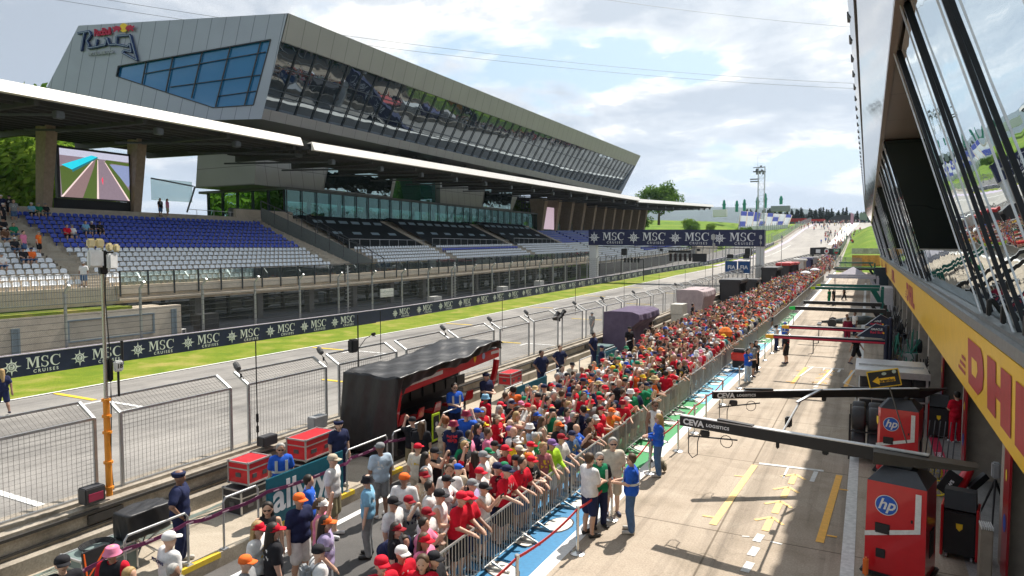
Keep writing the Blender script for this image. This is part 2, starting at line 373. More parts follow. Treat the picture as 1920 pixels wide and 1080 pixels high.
# ---- painted strip of childlike flowers between barrier and rope
def strip_mat():
    m, N, L, b = nodes('mural_paint'); b.inputs['Roughness'].default_value = .55
    tc = N.new('ShaderNodeTexCoord'); sx = N.new('ShaderNodeSeparateXYZ'); L.new(tc.outputs['Object'], sx.inputs[0])
    nz = N.new('ShaderNodeTexNoise'); nz.inputs['Scale'].default_value = .9; L.new(tc.outputs['Object'], nz.inputs[0])
    a = N.new('ShaderNodeMath'); a.operation = 'MULTIPLY_ADD'; L.new(nz.outputs[0], a.inputs[0]); a.inputs[1].default_value = 1.6; L.new(sx.outputs[1], a.inputs[2])
    d = N.new('ShaderNodeMath'); d.operation = 'DIVIDE'; L.new(a.outputs[0], d.inputs[0]); d.inputs[1].default_value = 70
    r = N.new('ShaderNodeValToRGB'); r.color_ramp.interpolation = 'CONSTANT'; L.new(d.outputs[0], r.inputs[0]); e = r.color_ramp.elements
    B = (.025, .19, .38); G = (.015, .26, .07); LB = (.10, .42, .62); pts = [(0, B), (18.6, G), (29.5, LB), (36, B), (40, G), (44, LB), (50, G), (55, B), (60, G)]
    while len(e) < len(pts): e.new(.5)
    for i, (p, c) in enumerate(pts): e[i].position = p/70; e[i].color = (*c, 1)
    n2 = N.new('ShaderNodeTexNoise'); n2.inputs['Scale'].default_value = 12; L.new(tc.outputs['Object'], n2.inputs[0])
    rr = N.new('ShaderNodeMapRange'); L.new(n2.outputs[0], rr.inputs[0]); rr.inputs[3].default_value = .75; rr.inputs[4].default_value = 1.25
    mx = N.new('ShaderNodeMixRGB'); mx.blend_type = 'MULTIPLY'; mx.inputs[0].default_value = 1; L.new(r.outputs[0], mx.inputs[1]); L.new(rr.outputs[0], mx.inputs[2])
    L.new(mx.outputs[0], b.inputs['Base Color']); return m
sheet('mural_strip', [-7.3, -6.5, -5.80], axis((4, 70, 2)), .006, strip_mat())
mb = MB(); mk = MB()
rs = random.Random(3)
for k in range(46):
    y = 8+k*1.32+rs.uniform(-.2, .2); x = rs.uniform(-6.75, -6.2); a = rs.uniform(0, PI); e1 = rs.uniform(.34, .5); e2 = rs.uniform(.2, .3)
    for q, (g, mm, z) in enumerate(((1.12, mk, .012), (1., mb, .017))):
        mm.add([(x+math.cos(t)*e1*g*math.cos(a)-math.sin(t)*e2*g*math.sin(a), y+math.cos(t)*e1*g*math.sin(a)+math.sin(t)*e2*g*math.cos(a), z+zc(y)) for t in [2*PI*i/14 for i in range(14)]], [tuple(range(14))])
mk.build('mural_outlines', M('black_paint', (.03, .03, .035), .6), kind='structure'); mb.build('mural_petals', M('mural_white', (.68, .66, .60), .6), kind='structure')
# ---- pit box markings on the concrete
def flat(pts, m, name, dz=.01):
    mb = MB(); mb.poly([(x, y, dz) for x, y in pts]); return mb
mw = MB(); mo = MB(); mp = MB()
def seg(mb, a, b, w, z=.011):
    a = Vector((*a, 0)); b = Vector((*b, 0)); d = (b-a).normalized(); n = Vector((-d.y, d.x, 0))*w/2
    mb.poly([(p.x, p.y, z) for p in (a-n, b-n, b+n, a+n)])
for oy in (0, 18.9, 37.8, 56.7):
    P_ = mp if oy == 0 else mo
    seg(P_, (-3.07, 16.1+oy), (-2.84, 21.2+oy), .17); seg(P_, (-3.4, 16.55+oy), (-3.14, 16.57+oy), .09); seg(P_, (-3.22, 19.93+oy), (-2.98, 19.97+oy), .07)
    seg(mo, (-.78, 16.2+oy), (-.56, 21.35+oy), .17); seg(mo, (-.66, 16.68+oy), (-.45, 16.69+oy), .08); seg(mo, (-.52, 20.1+oy), (-.3, 20.1+oy), .08)
    for k in range(4):
        x = -1.93+.07*k; y = 16.3+1.21*k+oy
        seg(P_, (x, y), (x+.03, y+.8), .16); seg(P_, (x-.3, y+.55), (x+.03, y+.93), .09); seg(P_, (x+.33, y+.55), (x+.05, y+.93), .09)
    for a, b in ((14.0, 14.5), (14.82, 15.3), (15.6, 16.05)): seg(mw, (-2.03, a+oy), (-1.98, b+oy), .17)
    seg(mw, (-2.75, 21.42+oy), (-.98, 21.55+oy), .16, .013); seg(mw, (-1.22, 20.4+oy), (-1.17, 21.4+oy), .12); seg(mw, (-1.96, 20.4+oy), (-1.93, 21.4+oy), .06)
    seg(mw, (-2.35, 15.75+oy), (-2.2, 15.8+oy), .05); seg(mw, (-1.75, 15.75+oy), (-1.5, 15.72+oy), .07)
for p_, q_, w_ in (((-3.22, 37.0), (-2.9, 37.2), .1), ((-2.9, 37.2), (-2.5, 40.5), .1), ((-.87, 36.2), (-.45, 40.5), .1), ((-.87, 36.2), (-.4, 35.5), .08), ((-1.97, 35.1), (-1.48, 40.6), .12)): seg(mw, p_, q_, w_, .016)
mw.build('pit_box_white_marks', M('worn_white'), kind='structure'); mo.build('pit_box_orange_marks', orange_paint, kind='structure'); mp.build('pit_box_yellow_marks', pale_orange, kind='structure')

# ------------------------------------------------------------ sponsor boards along the verge
navy = M('navy_banner', (.018, .022, .075), .5, var=.12, scale=2)
logo_white = M('logo_white', (.74, .74, .76), .6, var=.04)
steel = M('galvanised_steel', (.42, .43, .44), .42, .65, .12, 5)
dsteel = M('dark_steel', (.10, .105, .11), .5, .4, .15)
black = M('black_plastic', (.018, .018, .02), .5, var=.2)
def cruise_logo(mb, o, r, u, h):
    """compass-star emblem, big serif letters, small spaced word; h = height of the star"""
    o = Vector(o); r = Vector(r).normalized(); u = Vector(u).normalized(); n = r.cross(u)*.012
    c = o-r*h*1.25; pts = []
    for i in range(32):
        k = i % 4; rad = (.5 if i % 8 == 0 else .40 if k == 0 else .25)*h if i % 2 == 0 and k == 0 else (.27*h if i % 2 == 0 else .25*h)
        a = 2*PI*i/32+PI/2; pts.append(c+n+r*math.cos(a)*rad+u*math.sin(a)*rad)
    for i in range(32): mb.add([c+n, pts[i], pts[(i+1) % 32]], [(0, 1, 2)], 0)
    disc(mb, c, r, u, .20*h, 16, .016, 1); disc(mb, c, r, u, .165*h, 16, .020, 0)
    text(mb, 'M', .17*h, c+n*1.9+u*.055*h, r, u, 0, bold=.002, mi=1); text(mb, 'SC', .13*h, c+n*1.9-u*.07*h, r, u, 0, bold=.002, mi=1)
    q = o+r*h*.42+u*.10*h+n
    # serif capitals built as polygons: M, S, C in a box of 1 x 1
    S = .62*h
    def P(x0, pts): mb.poly([q+r*(x0+x*S)+u*(y-.5)*S for x, y in pts], 0)
    x0 = -1.52*S
    for p in ([(.02, 0), (.30, 0), (.30, .06), (.20, .07), (.22, 1), (.02, 1), (.02, .94), (.13, .93), (.12, .07), (.02, .06)], [(.13, 1), (.34, 1), (.56, .36), (.50, .08)],
              [(.50, .08), (.56, .36), (.78, 1), (.86, 1), (.86, .9)], [(.76, 0), (1.14, 0), (1.14, .06), (1.05, .07), (1.05, .93), (1.14, .94), (1.14, 1), (.86, 1), (.86, .07), (.76, .06)]): P(x0, p)
    def ring(x0, c0, rx, ry, a0, a1, w0, w1, nn=12, cy=.5):
        for i in range(nn):
            t0 = i/nn; t1 = (i+1)/nn; w = lambda t: w0+(w1-w0)*math.sin(PI*t)
            A = a0+(a1-a0)*t0; B = a0+(a1-a0)*t1
            P(x0, [(c0+rx*math.cos(A), cy+ry*math.sin(A)), (c0+rx*math.cos(B), cy+ry*math.sin(B)), (c0+(rx-w(t1))*math.cos(B), cy+(ry-w(t1)*.55)*math.sin(B)), (c0+(rx-w(t0))*math.cos(A), cy+(ry-w(t0)*.55)*math.sin(A))])
    x1 = x0+1.22*S
    ring(x1, .34, .29, .27, R(20), R(265), .07, .15, 12, .75); ring(x1, .36, .31, .27, R(100), R(-160), .07, .15, 12, .25)
    P(x1, [(.58, .99), (.63, .99), (.63, .68), (.58, .68)]); P(x1, [(.05, .01), (.10, .01), (.10, .34), (.05, .34)])
    x2 = x1+.78*S
    ring(x2, .50, .48, .51, R(42), R(318), .06, .20, 20); P(x2, [(.84, .99), (.90, .99), (.90, .64), (.84, .64)])
    text(mb, 'CRUISES', .25*h, q+r*.12*S-u*.80*S, r, u, 0, bold=.006, space=1.55)
def board(name, x, y0, y1, h, label, spacing, first, sz):
    t = thing(name, label, 'banner', (x, y0, zc(y0)), 0, 'sponsor banners along the verge')
    mb = MB((x, y0, zc(y0))); n = max(1, int((y1-y0)/6))
    for i in range(n):
        a = y0+(y1-y0)*i/n; b = y0+(y1-y0)*(i+1)/n; za = zc(a); zb = zc(b)
        da, db = dx(a), dx(b); mb.hexa([(x-.06+da, a, za), (x+da, a, za), (x+db, b, zb), (x-.06+db, b, zb)], [(x-.06+da, a, za+h), (x+da, a, za+h), (x+db, b, zb+h), (x-.06+db, b, zb+h)])
    mb.build('banner', navy, t)
    mt = MB((x, y0, zc(y0)))
    for i in range(n):
        a = y0+(y1-y0)*i/n; b = y0+(y1-y0)*(i+1)/n; mt.bar((x-.03+dx(a), a, zc(a)+h+.02), (x-.03+dx(b), b, zc(b)+h+.02), .14, .05)
    mt.build('top_rail', M('mauve_rail', (.5, .45, .55), .6), t)
    lm = MB(); cruise_logo(lm, (0, 0, 0), (0, 1, 0), (0, 0, 1), sz); me = lm.mesh('logo', [logo_white, navy])
    y = first
    while y < y1-1.6:
        if y > y0+1.4: linkmesh('logo', me, t, (.012+dx(y), y-y0, zc(y)-zc(y0)+h*.5), (0, 0, -math.atan((dx(y+1)-dx(y-1))/2)))
        y += spacing
    return t
board('sponsor_banner', -37.75, 2, 46.9, 1.12, 'nearer navy banner with white star logos, ending halfway along the grass verge', 3.33, 2.9, .92)
board('sponsor_banner', -38.15, 47.3, 262, 1.05, 'farther navy banner with white star logos running up the straight past the gantry', 3.75, 51.2, .88)
mb = MB()
for i in range(-6, 60):
    a = i*5; b = a+5; p, q = dx(a), dx(b); mb.hexa([(-38.6+p, a, zc(a)), (-38.25+p, a, zc(a)), (-38.25+q, b, zc(b)), (-38.6+q, b, zc(b))], [(-38.55+p, a, zc(a)+.85), (-38.3+p, a, zc(a)+.85), (-38.3+q, b, zc(b)+.85), (-38.55+q, b, zc(b)+.85)])
mb.build('concrete_barrier', old_conc, label='long low concrete barrier behind the navy sponsor banners', cat='wall')

# ------------------------------------------------------------ track-side catch fence (posts with bent heads, wires, mesh)
def mesh_mat(name, col, sc_, cut):
    m, N, L, b = nodes(name); b.inputs['Base Color'].default_value = (*col, 1); b.inputs['Metallic'].default_value = .5; b.inputs['Roughness'].default_value = .5
    tc = N.new('ShaderNodeTexCoord'); vals = []
    for k in (R(45), R(-45)):
        mp = N.new('ShaderNodeMapping'); mp.inputs['Rotation'].default_value = (k, 0, 0); L.new(tc.outputs['Object'], mp.inputs[0])
        sx = N.new('ShaderNodeSeparateXYZ'); L.new(mp.outputs[0], sx.inputs[0])
        d = N.new('ShaderNodeMath'); d.operation = 'PINGPONG'; L.new(sx.outputs[1], d.inputs[0]); d.inputs[1].default_value = sc_/2
        c = N.new('ShaderNodeMath'); c.operation = 'LESS_THAN'; L.new(d.outputs[0], c.inputs[0]); c.inputs[1].default_value = cut; vals.append(c.outputs[0])
    mx = N.new('ShaderNodeMath'); mx.operation = 'MAXIMUM'; L.new(vals[0], mx.inputs[0]); L.new(vals[1], mx.inputs[1]); L.new(mx.outputs[0], b.inputs['Alpha'])
    return m
chain = mesh_mat('chain_link', (.16, .17, .175), .07, .0028)
t = thing('catch_fence', 'tall wire catch fence with bent grey posts behind the navy sponsor banners', 'fence', (-38.7, 0, 0))
pm = MB(); pm.bbox((0, 0, 2.05), (.13, .13, 4.1), .02); pm.bar((0, 0, 4.05), (.42, 0, 4.5), .11, .11); pm = pm.mesh('post', steel)
y = 4.3; k = 0
while y < 262:
    linkmesh('post', pm, t, (dx(y), y, zc(y))); y += 4.33 if y < 150 else 6; k += 1
wr = MB((-38.7, 0, 0))
segs = [(a, a+20) for a in range(-20, 262, 20)]
for a, b in segs:
    for j in range(10): wr.tube((-38.62+dx(a), a, zc(a)+1.15+.33*j), (-38.62+dx(b), b, zc(b)+1.15+.33*j), .015, n=4, caps=False)
wr.build('wires', dsteel, t)
cm = MB((-38.7, 0, 0))
for a, b in segs: cm.quad((-38.66+dx(a), a, zc(a)+.9), (-38.66+dx(b), b, zc(b)+.9), (-38.66+dx(b), b, zc(b)+4.1), (-38.66+dx(a), a, zc(a)+4.1))
cm.build('chain_link', chain, t)
# fence up the hill on the left, and round the pit exit on the right
def hill_fence(pts, label, zfn, h=3.2, wallh=.8):
    t = thing('hill_fence', label, 'fence', (*pts[0], zfn(*pts[0])))
    off = (*pts[0], zfn(*pts[0])); w = MB(off); p = MB(off); c = MB(off)
    for (ax, ay), (bx, by) in zip(pts, pts[1:]):
        L_ = math.hypot(bx-ax, by-ay); n = max(1, int(L_/5))
        for i in range(n):
            x0, y0, x1, y1 = ax+(bx-ax)*i/n, ay+(by-ay)*i/n, ax+(bx-ax)*(i+1)/n, ay+(by-ay)*(i+1)/n; z0 = zfn(x0, y0); z1 = zfn(x1, y1)
            w.hexa([(x0-.15, y0, z0-.2), (x0+.15, y0, z0-.2), (x1+.15, y1, z1-.2), (x1-.15, y1, z1-.2)], [(x0-.1, y0, z0+wallh), (x0+.1, y0, z0+wallh), (x1+.1, y1, z1+wallh), (x1-.1, y1, z1+wallh)])
            p.tube((x0, y0, z0), (x0, y0, z0+h), .07, n=5); c.quad((x0, y0, z0+wallh), (x1, y1, z1+wallh), (x1, y1, z1+h), (x0, y0, z0+h))
    w.build('base_wall', old_conc, t); p.build('post', steel, t); c.build('chain_link', mesh_mat('far_mesh', (.25, .30, .31), .25, .035) if 'far_mesh' not in MATS else MATS['far_mesh'], t)
hill_fence([(-30.6, 262), (-29.7, 300), (-28.9, 350), (-28.1, 410)], 'grey mesh fence on a low wall climbing beside the far track', lambda x, y: zc(y))
hill_fence([(-6.6, 262), (-6.8, 215), (-6.8, 180), (-6.0, 160), (-4.0, 150), (-1.0, 146)], 'curved mesh fence between the pit exit and the green slope', lambda x, y: zc(y), 3.0)

# ------------------------------------------------------------ pit wall, platform, curb
def zrun(mb, x0, x1, zb, ztop, y0, y1, st=5, mi=None, dr=lambda y: 0):
    y = y0
    while y < y1-1e-6:
        b = min(y+st, y1); za, zb_ = zc(y), zc(b); p, q = dr(y), dr(b)
        mb.hexa([(x0+p, y, za+zb), (x1+p, y, za+zb), (x1+q, b, zb_+zb), (x0+q, b, zb_+zb)], [(x0+p, y, za+ztop), (x1+p, y, za+ztop), (x1+q, b, zb_+ztop), (x0+q, b, zb_+ztop)], mi); y = b
mb = MB(); zrun(mb, -14.05, -11.55, -.1, .3, -10, 158, dr=ex); struct('pit_wall_platform', mb, pale_conc)
mb = MB(); y = 6.3
while y < 70:
    mb.box(-11.66, -11.535, y, y+.95, zc(y)+.2, zc(y)+.307); y += 2.05
struct('platform_edge_paint', mb, yellow_paint)
mb = MB(); zrun(mb, -14.9, -14.2, -.1, 1.12, -10, 190, dr=ex); zrun(mb, -14.2, -13.95, -.1, .62, -10, 190, dr=ex); zrun(mb, -15.0, -14.45, 1.12, 1.2, -10, 190, dr=ex)
mb.build('pit_wall', wall_conc, label='stained stepped concrete pit wall between the platform and the track', cat='wall')
mb = MB(); zrun(mb, -14.195, -14.15, .70, .74, -10, 98); zrun(mb, -14.195, -14.14, 1.0, 1.06, -10, 98)
for k in range(12):
    y = 8.2+7*k; mb.box(-14.19, -14.14, y, y+.75, zc(y)+.78, zc(y)+.96)
mb.build('wall_trunking', M('rubber_strip', (.045, .042, .04), .6), label='dark cable trunking and slots on the inner face of the pit wall', cat='trunking')
# fence panels: frame, cranked head, welded wire
pf = MB(); H0 = 1.2; L_ = 2.95
for y in (0, L_): pf.bbox((0, y, .85), (.07, .07, 1.7), .01); pf.bar((0, y, 1.68), (-.52, y, 1.98), .06, .06)
pf.bar((0, 0, .06), (0, L_, .06), .05, .05); pf.bar((0, 0, 1.69), (0, L_, 1.69), .055, .055); pf.bar((-.52, 0, 1.98), (-.52, L_, 1.98), .05, .05)
pf = pf.mesh('frame', steel)
pw = MB()
for i in range(1, 30): y = i*L_/30; pw.tube((0, y, .06), (0, y, 1.69), .0042, n=3, caps=False); pw.tube((0, y, 1.69), (-.52, y, 1.98), .0042, n=3, caps=False)
for i in range(1, 17): z = .06+i*1.63/17; pw.tube((0, 0, z), (0, L_, z), .0042, n=3, caps=False)
for i in range(1, 6): f = i/6; pw.tube((-.52*f, 0, 1.69+.29*f), (-.52*f, L_, 1.69+.29*f), .0042, n=3, caps=False)
pw = pw.mesh('wire_mesh', M('fence_wire', (.16, .15, .14), .5, .4))
ordn = ['nearest', 'second', 'third', 'fourth', 'fifth', 'sixth', 'seventh', 'eighth', 'ninth', 'tenth']
for i in range(-2, 50):
    y = 9.25+3.53*i
    lab = ('%s whole galvanised mesh panel with cranked head on the pit wall' % ordn[i] if 0 <= i < 10 else 'galvanised mesh panel cut by the left edge of the photo' if i < 0 else 'small galvanised mesh panel on the pit wall behind the crowd')
    t = thing('fence_panel', lab, 'fence panel', (-14.62+ex(y), y, zc(y)+H0-.04), -math.atan((ex(y+2)-ex(y-2))/4), 'mesh panels along the pit wall')
    linkmesh('frame', pf, t); linkmesh('wire_mesh', pw, t)

# ------------------------------------------------------------ grandstand
glassd = glass_mat('stand_glass', (.02, .035, .035), .22, (.75, .9, .9), .0, .72, (.55, .72, .68))
rail_glass = glass_mat('rail_glass', (.25, .30, .29), .12, (.8, .9, .9), .0, .82, (.80, .87, .85))
facade_dark = glass_mat('ground_floor_glass', (.012, .016, .02), .12, (.6, .7, .8), .01, 0)
dark_frame = M('anthracite_metal', (.055, .06, .065), .45, .5, .12)
t = thing('grandstand', 'main grandstand with concrete tiers, ground floor glass front and grey railings', 'grandstand', (-45.2, 10, 0)); G0 = (-45.2, 10, 0)
def zs(y): return zc(y)*1.0
SX = -45.9; TR = .80; RI = .345; NR = 16; DK = 3.9
mb = MB(G0)
for i in range(NR+2):
    x1 = SX+.5-TR*i; x0 = x1-TR
    for a, b in ((2, 52.9), (56.6, 120)): zrun(mb, x0, x1, DK+RI*i-1.2, DK+RI*i, a, b, 12)
    zrun(mb, x0, x1, DK+RI*i-1.2, DK+RI*i-.25, 52.9, 56.6, 12)
zrun(mb, -58.9-4, -58.8, DK+RI*NR-1, DK+RI*(NR+1), 2, 120, 12)
mb.build('terrace', old_conc, t)
def stairs(y, w, name='staircase'):
    mb = MB(G0)
    for i in range(NR*2): x1 = SX+.3-TR/2*i; mb.box(x1-TR/2, x1, y, y+w, DK+RI/2*i-.3+zs(y), DK+RI/2*(i+1)+zs(y)+.004*i % .003)
    mb.build(name, pale_conc, t)
stairs(26.9, 1.5); stairs(52.0, 1.1); stairs(74.0, 1.3); stairs(97.6, 1.3); stairs(118.3, 1.2)
mb = MB(G0)                                                      # front slab edge, ground floor
zrun(mb, -45.6, -45.15, 3.35, 3.92, 28.7, 122, 10); zrun(mb, -45.9, -45.0, 2.9, 3.05, 28.7, 122, 10)
mb.build('slab_edge', old_conc, t)
mb = MB(G0); mb.box(-49.5, -49.3, 28.7, 122, 0, 3.0); mb.build('ground_floor_glass', facade_dark, t)
mb = MB(G0)
for k in range(30): y = 28.7+3.1*k; mb.box(-49.3, -49.1, y, y+.12, 0, 3.0+zs(y))
mb.box(-49.3, -49.15, 28.7, 122, 2.1, 2.2)
mb.build('glazing_bars', dark_frame, t)
mb = MB(G0)
for k in range(16): y = 29.2+6.1*k; mb.box(-46.6, -46.0, y, y+.6, 0, 3.4+zs(y))
mb.build('pillars', M('dark_render', (.10, .095, .09), .8), t)
mb = MB(G0); mb.box(-49.2, -45.4, 33, 122, 0.0, .5); mb.box(-49.2, -46.6, 41, 122, .5, .75); mb.build('entrance_steps', M('dark_step', (.09, .095, .10), .6), t)
# railing: near steel bars, then glass
mb = MB(G0); y = 2.
while y < 28.6: mb.box(-45.12, -45.09, y, y+.03, 2.9, 4.78); y += .16
mb.box(-45.14, -45.06, 2, 28.6, 4.76, 4.82); mb.box(-45.14, -45.06, 2, 28.6, 2.95, 3.0)
mb.build('bar_railing', steel, t)
mb = MB(G0); zrun(mb, -45.13, -45.10, 3.95, 4.85, 28.8, 122, 10); mb.build('glass_railing', rail_glass, t)
mb = MB(G0)
for k in range(46): y = 28.8+2.05*k; mb.box(-45.17, -45.05, y, y+.07, 3.2+zs(y), 4.95+zs(y))
zrun(mb, -45.16, -45.06, 4.9, 4.96, 28.8, 122, 10); mb.build('railing_posts', dark_frame, t)
# low wall with grass strip in front of the left block
mb = MB((-43, 2, 0)); mb.box(-44.2, -43.6, 2, 32.3, 0, 2.45); mb.box(-45.1, -44.2, 2, 31, 0, 2.5)
w = mb.build('retaining_wall', old_conc, label='pale concrete wall with two grey door frames below the left seats', cat='wall')
mb = MB(); mb.box(-45.1, -43.65, 2, 28.7, 2.45, 2.62); struct('planted_strip', mb, grass)
doorm = M('grey_blue_metal', (.22, .27, .30), .5, .3)
mb = MB((-43, 2, 0))
for a, b, z0, z1 in ((24.4, 30.2, .65, 2.05), (21.3, 21.75, 0, 1.85), (31.5, 31.9, 0, 2.2)):
    mb.box(-43.6, -43.52, a, b, z1-.09, z1); mb.box(-43.6, -43.52, a, a+.12, z0, z1-.09); mb.box(-43.6, -43.52, b-.12, b, z0, z1-.09)
    if b-a > 1: mb.box(-43.6, -43.52, a+.12, b-.12, z0, z0+.09)
    else: mb.box(-43.6, -43.54, a+.12, b-.12, z0, z1-.09)
mb.build('door_frame', doorm, w)
# glazed ramp beside the blue block and upper dark suites
mb = MB(G0)
mb.poly([(-46.0, 56.6, 3.9), (-46.0, 56.6, 5.3), (-58.5, 53.4, 10.9), (-58.5, 53.4, 9.3)]); mb.build('ramp_wall', M('ramp_grey', (.17, .19, .185), .5), t)
mb = MB(G0)
for k in range(9): f = k/8; mb.bar((-46.0-12.5*f, 56.6-3.2*f, 4.2+5.5*f), (-46.0-12.5*f, 56.6-3.2*f, 6.2+5.4*f), .05, .05)
mb.bar((-46.0, 56.6, 6.2), (-58.5, 53.4, 11.6), .07, .07); mb.bar((-46, 58.6, 5.4), (-58.5, 58.6, 11.0), .07, .07)
for k in range(9): f = k/8; mb.bar((-46.0-12.5*f, 58.6, 4.0+5.5*f), (-46.0-12.5*f, 58.6, 5.4+5.6*f), .05, .05)
mb.build('stair_railings', dsteel, t)
mb = MB(G0); ms = MB(G0); mt = MB(G0)
suite_y = ((59.2, 73.8), (75.6, 97.4), (99.2, 118))
for a, b in suite_y:
    x0 = -51.4; za = DK+RI*6.5+zs((a+b)/2)
    mb.quad((x0, a, za+.45), (x0, b, za+.45), (-59.2, b, za+4.0), (-59.2, a, za+4.0)); mb.box(x0-.05, x0+.02, a, b, za-.5, za+.45)
    for r_ in range(2):
        y = a+.6
        while y < b-1.6: ms = MB(G0); ms.add([(x0-2.6-3*r_, y, za+1.75+1.35*r_), (x0-2.6-3*r_, y+1.5, za+1.75+1.35*r_), (x0-3.1-3*r_, y+1.7, za+2.05+1.4*r_), (x0-3.1-3*r_, y+.2, za+2.05+1.4*r_)], [(0, 1, 2, 3)]); ms.build('suite_table', M('table_top', (.35, .46, .52), .3), t); y += 2.2 if r_ else 3.4
    y = a
    mt.bar((x0+.1, a, za+1.15), (x0+.1, b, za+1.15), .05, .05)
    while y < b: mt.bar((x0+.1, y, za), (x0+.1, y, za+1.15), .05, .05); y += 1.8
mb.build('suite_seating', M('dark_suite', (.014, .019, .021), .7, var=.35, scale=2), t); mt.build('suite_railing', steel, t)
# plinth at the head of the blue block
mb = MB(G0); mb.box(-59.6, -59.0, 50.5, 58.5, 9.3, 10.6); mb.build('parapet', old_conc, t)

# seats
seat_blue = M('seat_blue', (.018, .055, .42), .35, var=.12); seat_grey = M('seat_grey', (.70, .72, .74), .4, var=.1)
def seat_mb():
    mb = MB()
    def sh(u, v):
        y = (u-.5)*.42; t = v
        if t < .5: x = .24-.5*t*.9; z = .27-.03*math.sin(PI*t)+.02*(2*abs(u-.5))**2
        else: k = (t-.5)*2; x = .015-.08*k; z = .26+.30*k-.07*(2*abs(u-.5))**4*k
        return (x+.05*(2*abs(u-.5))**2*(t > .5), y, z)
    mb.grid(sh, 4, 6)
    def sh2(u, v): p = sh(u, v); return (p[0]-.025, p[1], p[2]-.025)
    mb.grid(sh2, 4, 6); mb.box(-.04, .02, -.03, .03, 0, .26)
    return mb
smb = seat_mb(); me_blue = smb.mesh('seat', seat_blue, True); me_grey = smb.mesh('seat', seat_grey, True)
seats = []
def row(i, y0, y1, col, step=.52):
    y = y0+(.26 if i % 2 else 0)
    while y < y1: seats.append((SX+.05-TR*i+.1, y+rs.uniform(-.015, .015), DK+RI*i+zs(y), col)); y += step
for i in range(15): row(i, 28.7, 51.8, 'grey' if i < 7 else 'blue')
for i in range(8): row(i, 2.5, 26.6-.0*i, 'grey')
for i in range(7):
    for a, b in ((59.4, 73.8), (75.6, 97.4), (99.2, 118)): row(i, a, b, 'blue' if i == 5 and 75 < a < 80 else 'grey')
seats = [s for s in seats if s[1] > -s[0]*.472]
seats.sort(key=lambda s: s[0]**2+s[1]**2+(s[2]-6.5)**2)
SEATS_TAKEN = []
far = {'grey': [], 'blue': []}
for k, (x, y, z, c) in enumerate(seats):
    if k < 296:
        blk = 'left of the stairs' if y < 27 else 'beside the pale stairs' if y < 31 else 'in the wide middle block'
        linkmesh('stadium_chair', me_grey if c == 'grey' else me_blue, None, (x, y, z), label=('light grey plastic shell chair in the front grandstand rows %s' if c == 'grey' else 'blue plastic shell chair in the upper grandstand rows %s') % blk, cat='chair', group='%s seats of the grandstand' % c)
    else: far[c].append((x, y, z))
for c, pts in far.items():
    if not pts: continue
    v = np.array(smb.v); P = np.array(pts); V = (P[:, None, :]+v[None]).reshape(-1, 3); n = len(v)
    me = bpy.data.meshes.new('far_seats'); fs = []
    for k in range(len(pts)): fs += [tuple(n*k+i for i in f) for f in smb.f]
    me.from_pydata(V.tolist(), [], fs); me.materials.append(seat_grey if c == 'grey' else seat_blue)
    linkmesh('%s_seats' % c, me, None, None, label='the many more %s seats farther along the grandstand rows' % c, cat='seats', kind='stuff')
# ------------------------------------------------------------ canopies over the stands
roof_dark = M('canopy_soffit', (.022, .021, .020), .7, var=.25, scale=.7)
roof_edge = M('canopy_fascia', (.72, .68, .62), .38, .35, .06, 2)
timber = M('pier_concrete', (.33, .25, .18), .8, var=.18, scale=3, bump=.2, bscale=12)
def canopy(name, label, y0, y1, xf, xb, zf, zb, f0=0., f1=0.):
    """roof blade: xf front edge, xb back edge; f0/f1 skew of the back corners along Y"""
    o = (xf, y0, 0); t = thing(name, label, 'canopy', o, 0, 'canopies over the stands'); BS = M('beam_steel', (.05, .048, .045), .6, .2)
    z0 = zc(y0)*.9; z1 = zc(y1)*.9
    mb = MB(o); A = (xf-.4, y0, zf+z0-.35); B = (xf-.4, y1, zf+z1-.35); C_ = (xb, y1+f1, zb+z1-.3); D = (xb, y0+f0, zb+z0-.3)
    up = lambda p, h: (p[0], p[1], p[2]+h)
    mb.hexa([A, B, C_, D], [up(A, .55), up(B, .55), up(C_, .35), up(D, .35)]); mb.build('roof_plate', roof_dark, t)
    mb = MB(o); a = (xf, y0, zf+z0); b = (xf, y1, zf+z1)
    mb.hexa([(xf-.4, y0, zf+z0-.45), (xf-.4, y1, zf+z1-.45), (xf-.9, y1, zf+z1+.25), (xf-.9, y0, zf+z0+.25)], [(xf, y0, zf+z0-.42), (xf, y1, zf+z1-.42), (xf-.35, y1, zf+z1+.35), (xf-.35, y0, zf+z0+.35)])
    mb.build('fascia', roof_edge, t)
    n = int((y1-y0)/7.6)
    for k in range(n+1):
        mb = MB(o); y = y0+1.5+k*(y1-y0-2)/max(1, n); zz = zc(y)*.9
        mb.hexa([(xf-.8, y, zf+zz-.75), (xf-.8, y+.35, zf+zz-.75), (xb, y+.35, zb+zz-1.15), (xb, y, zb+zz-1.15)], [(xf-.8, y, zf+zz-.36), (xf-.8, y+.35, zf+zz-.36), (xb, y+.35, zb+zz-.31), (xb, y, zb+zz-.31)]); mb.build('cross_beam', BS, t)
    k = 0
    for f in np.linspace(.08, .95, 14):
        mb = MB(o)
        x = xf+(xb-xf)*f; z = zf+(zb-zf)*f
        mb.bar((x, y0+f0*f+.1, z+z0-.5), (x, y1+f1*f-.1, z+z1-.5), .14, .26); mb.build('purlin', M('beam_steel'), t)
    for k in range(n+1):
        mb = MB(o); y = y0+4+k*(y1-y0-3)/max(1, n); zz = zc(y)*.9
        mb.tube((xf-1.5, y, zf+zz-1.0), (xf-12, y-4, zb+zz-1.5), .09, n=6); mb.bbox((xf-1.6, y, zf+zz-1.0), (.5, .6, .5), .05); mb.build('brace', dsteel, t)
    return t
canopy('stand_canopy', 'near dark stand canopy with bright metal edge, cut by the left of the photo', -6, 47.6, -46.5, -68.5, 16.35, 17.2, 0, 0)
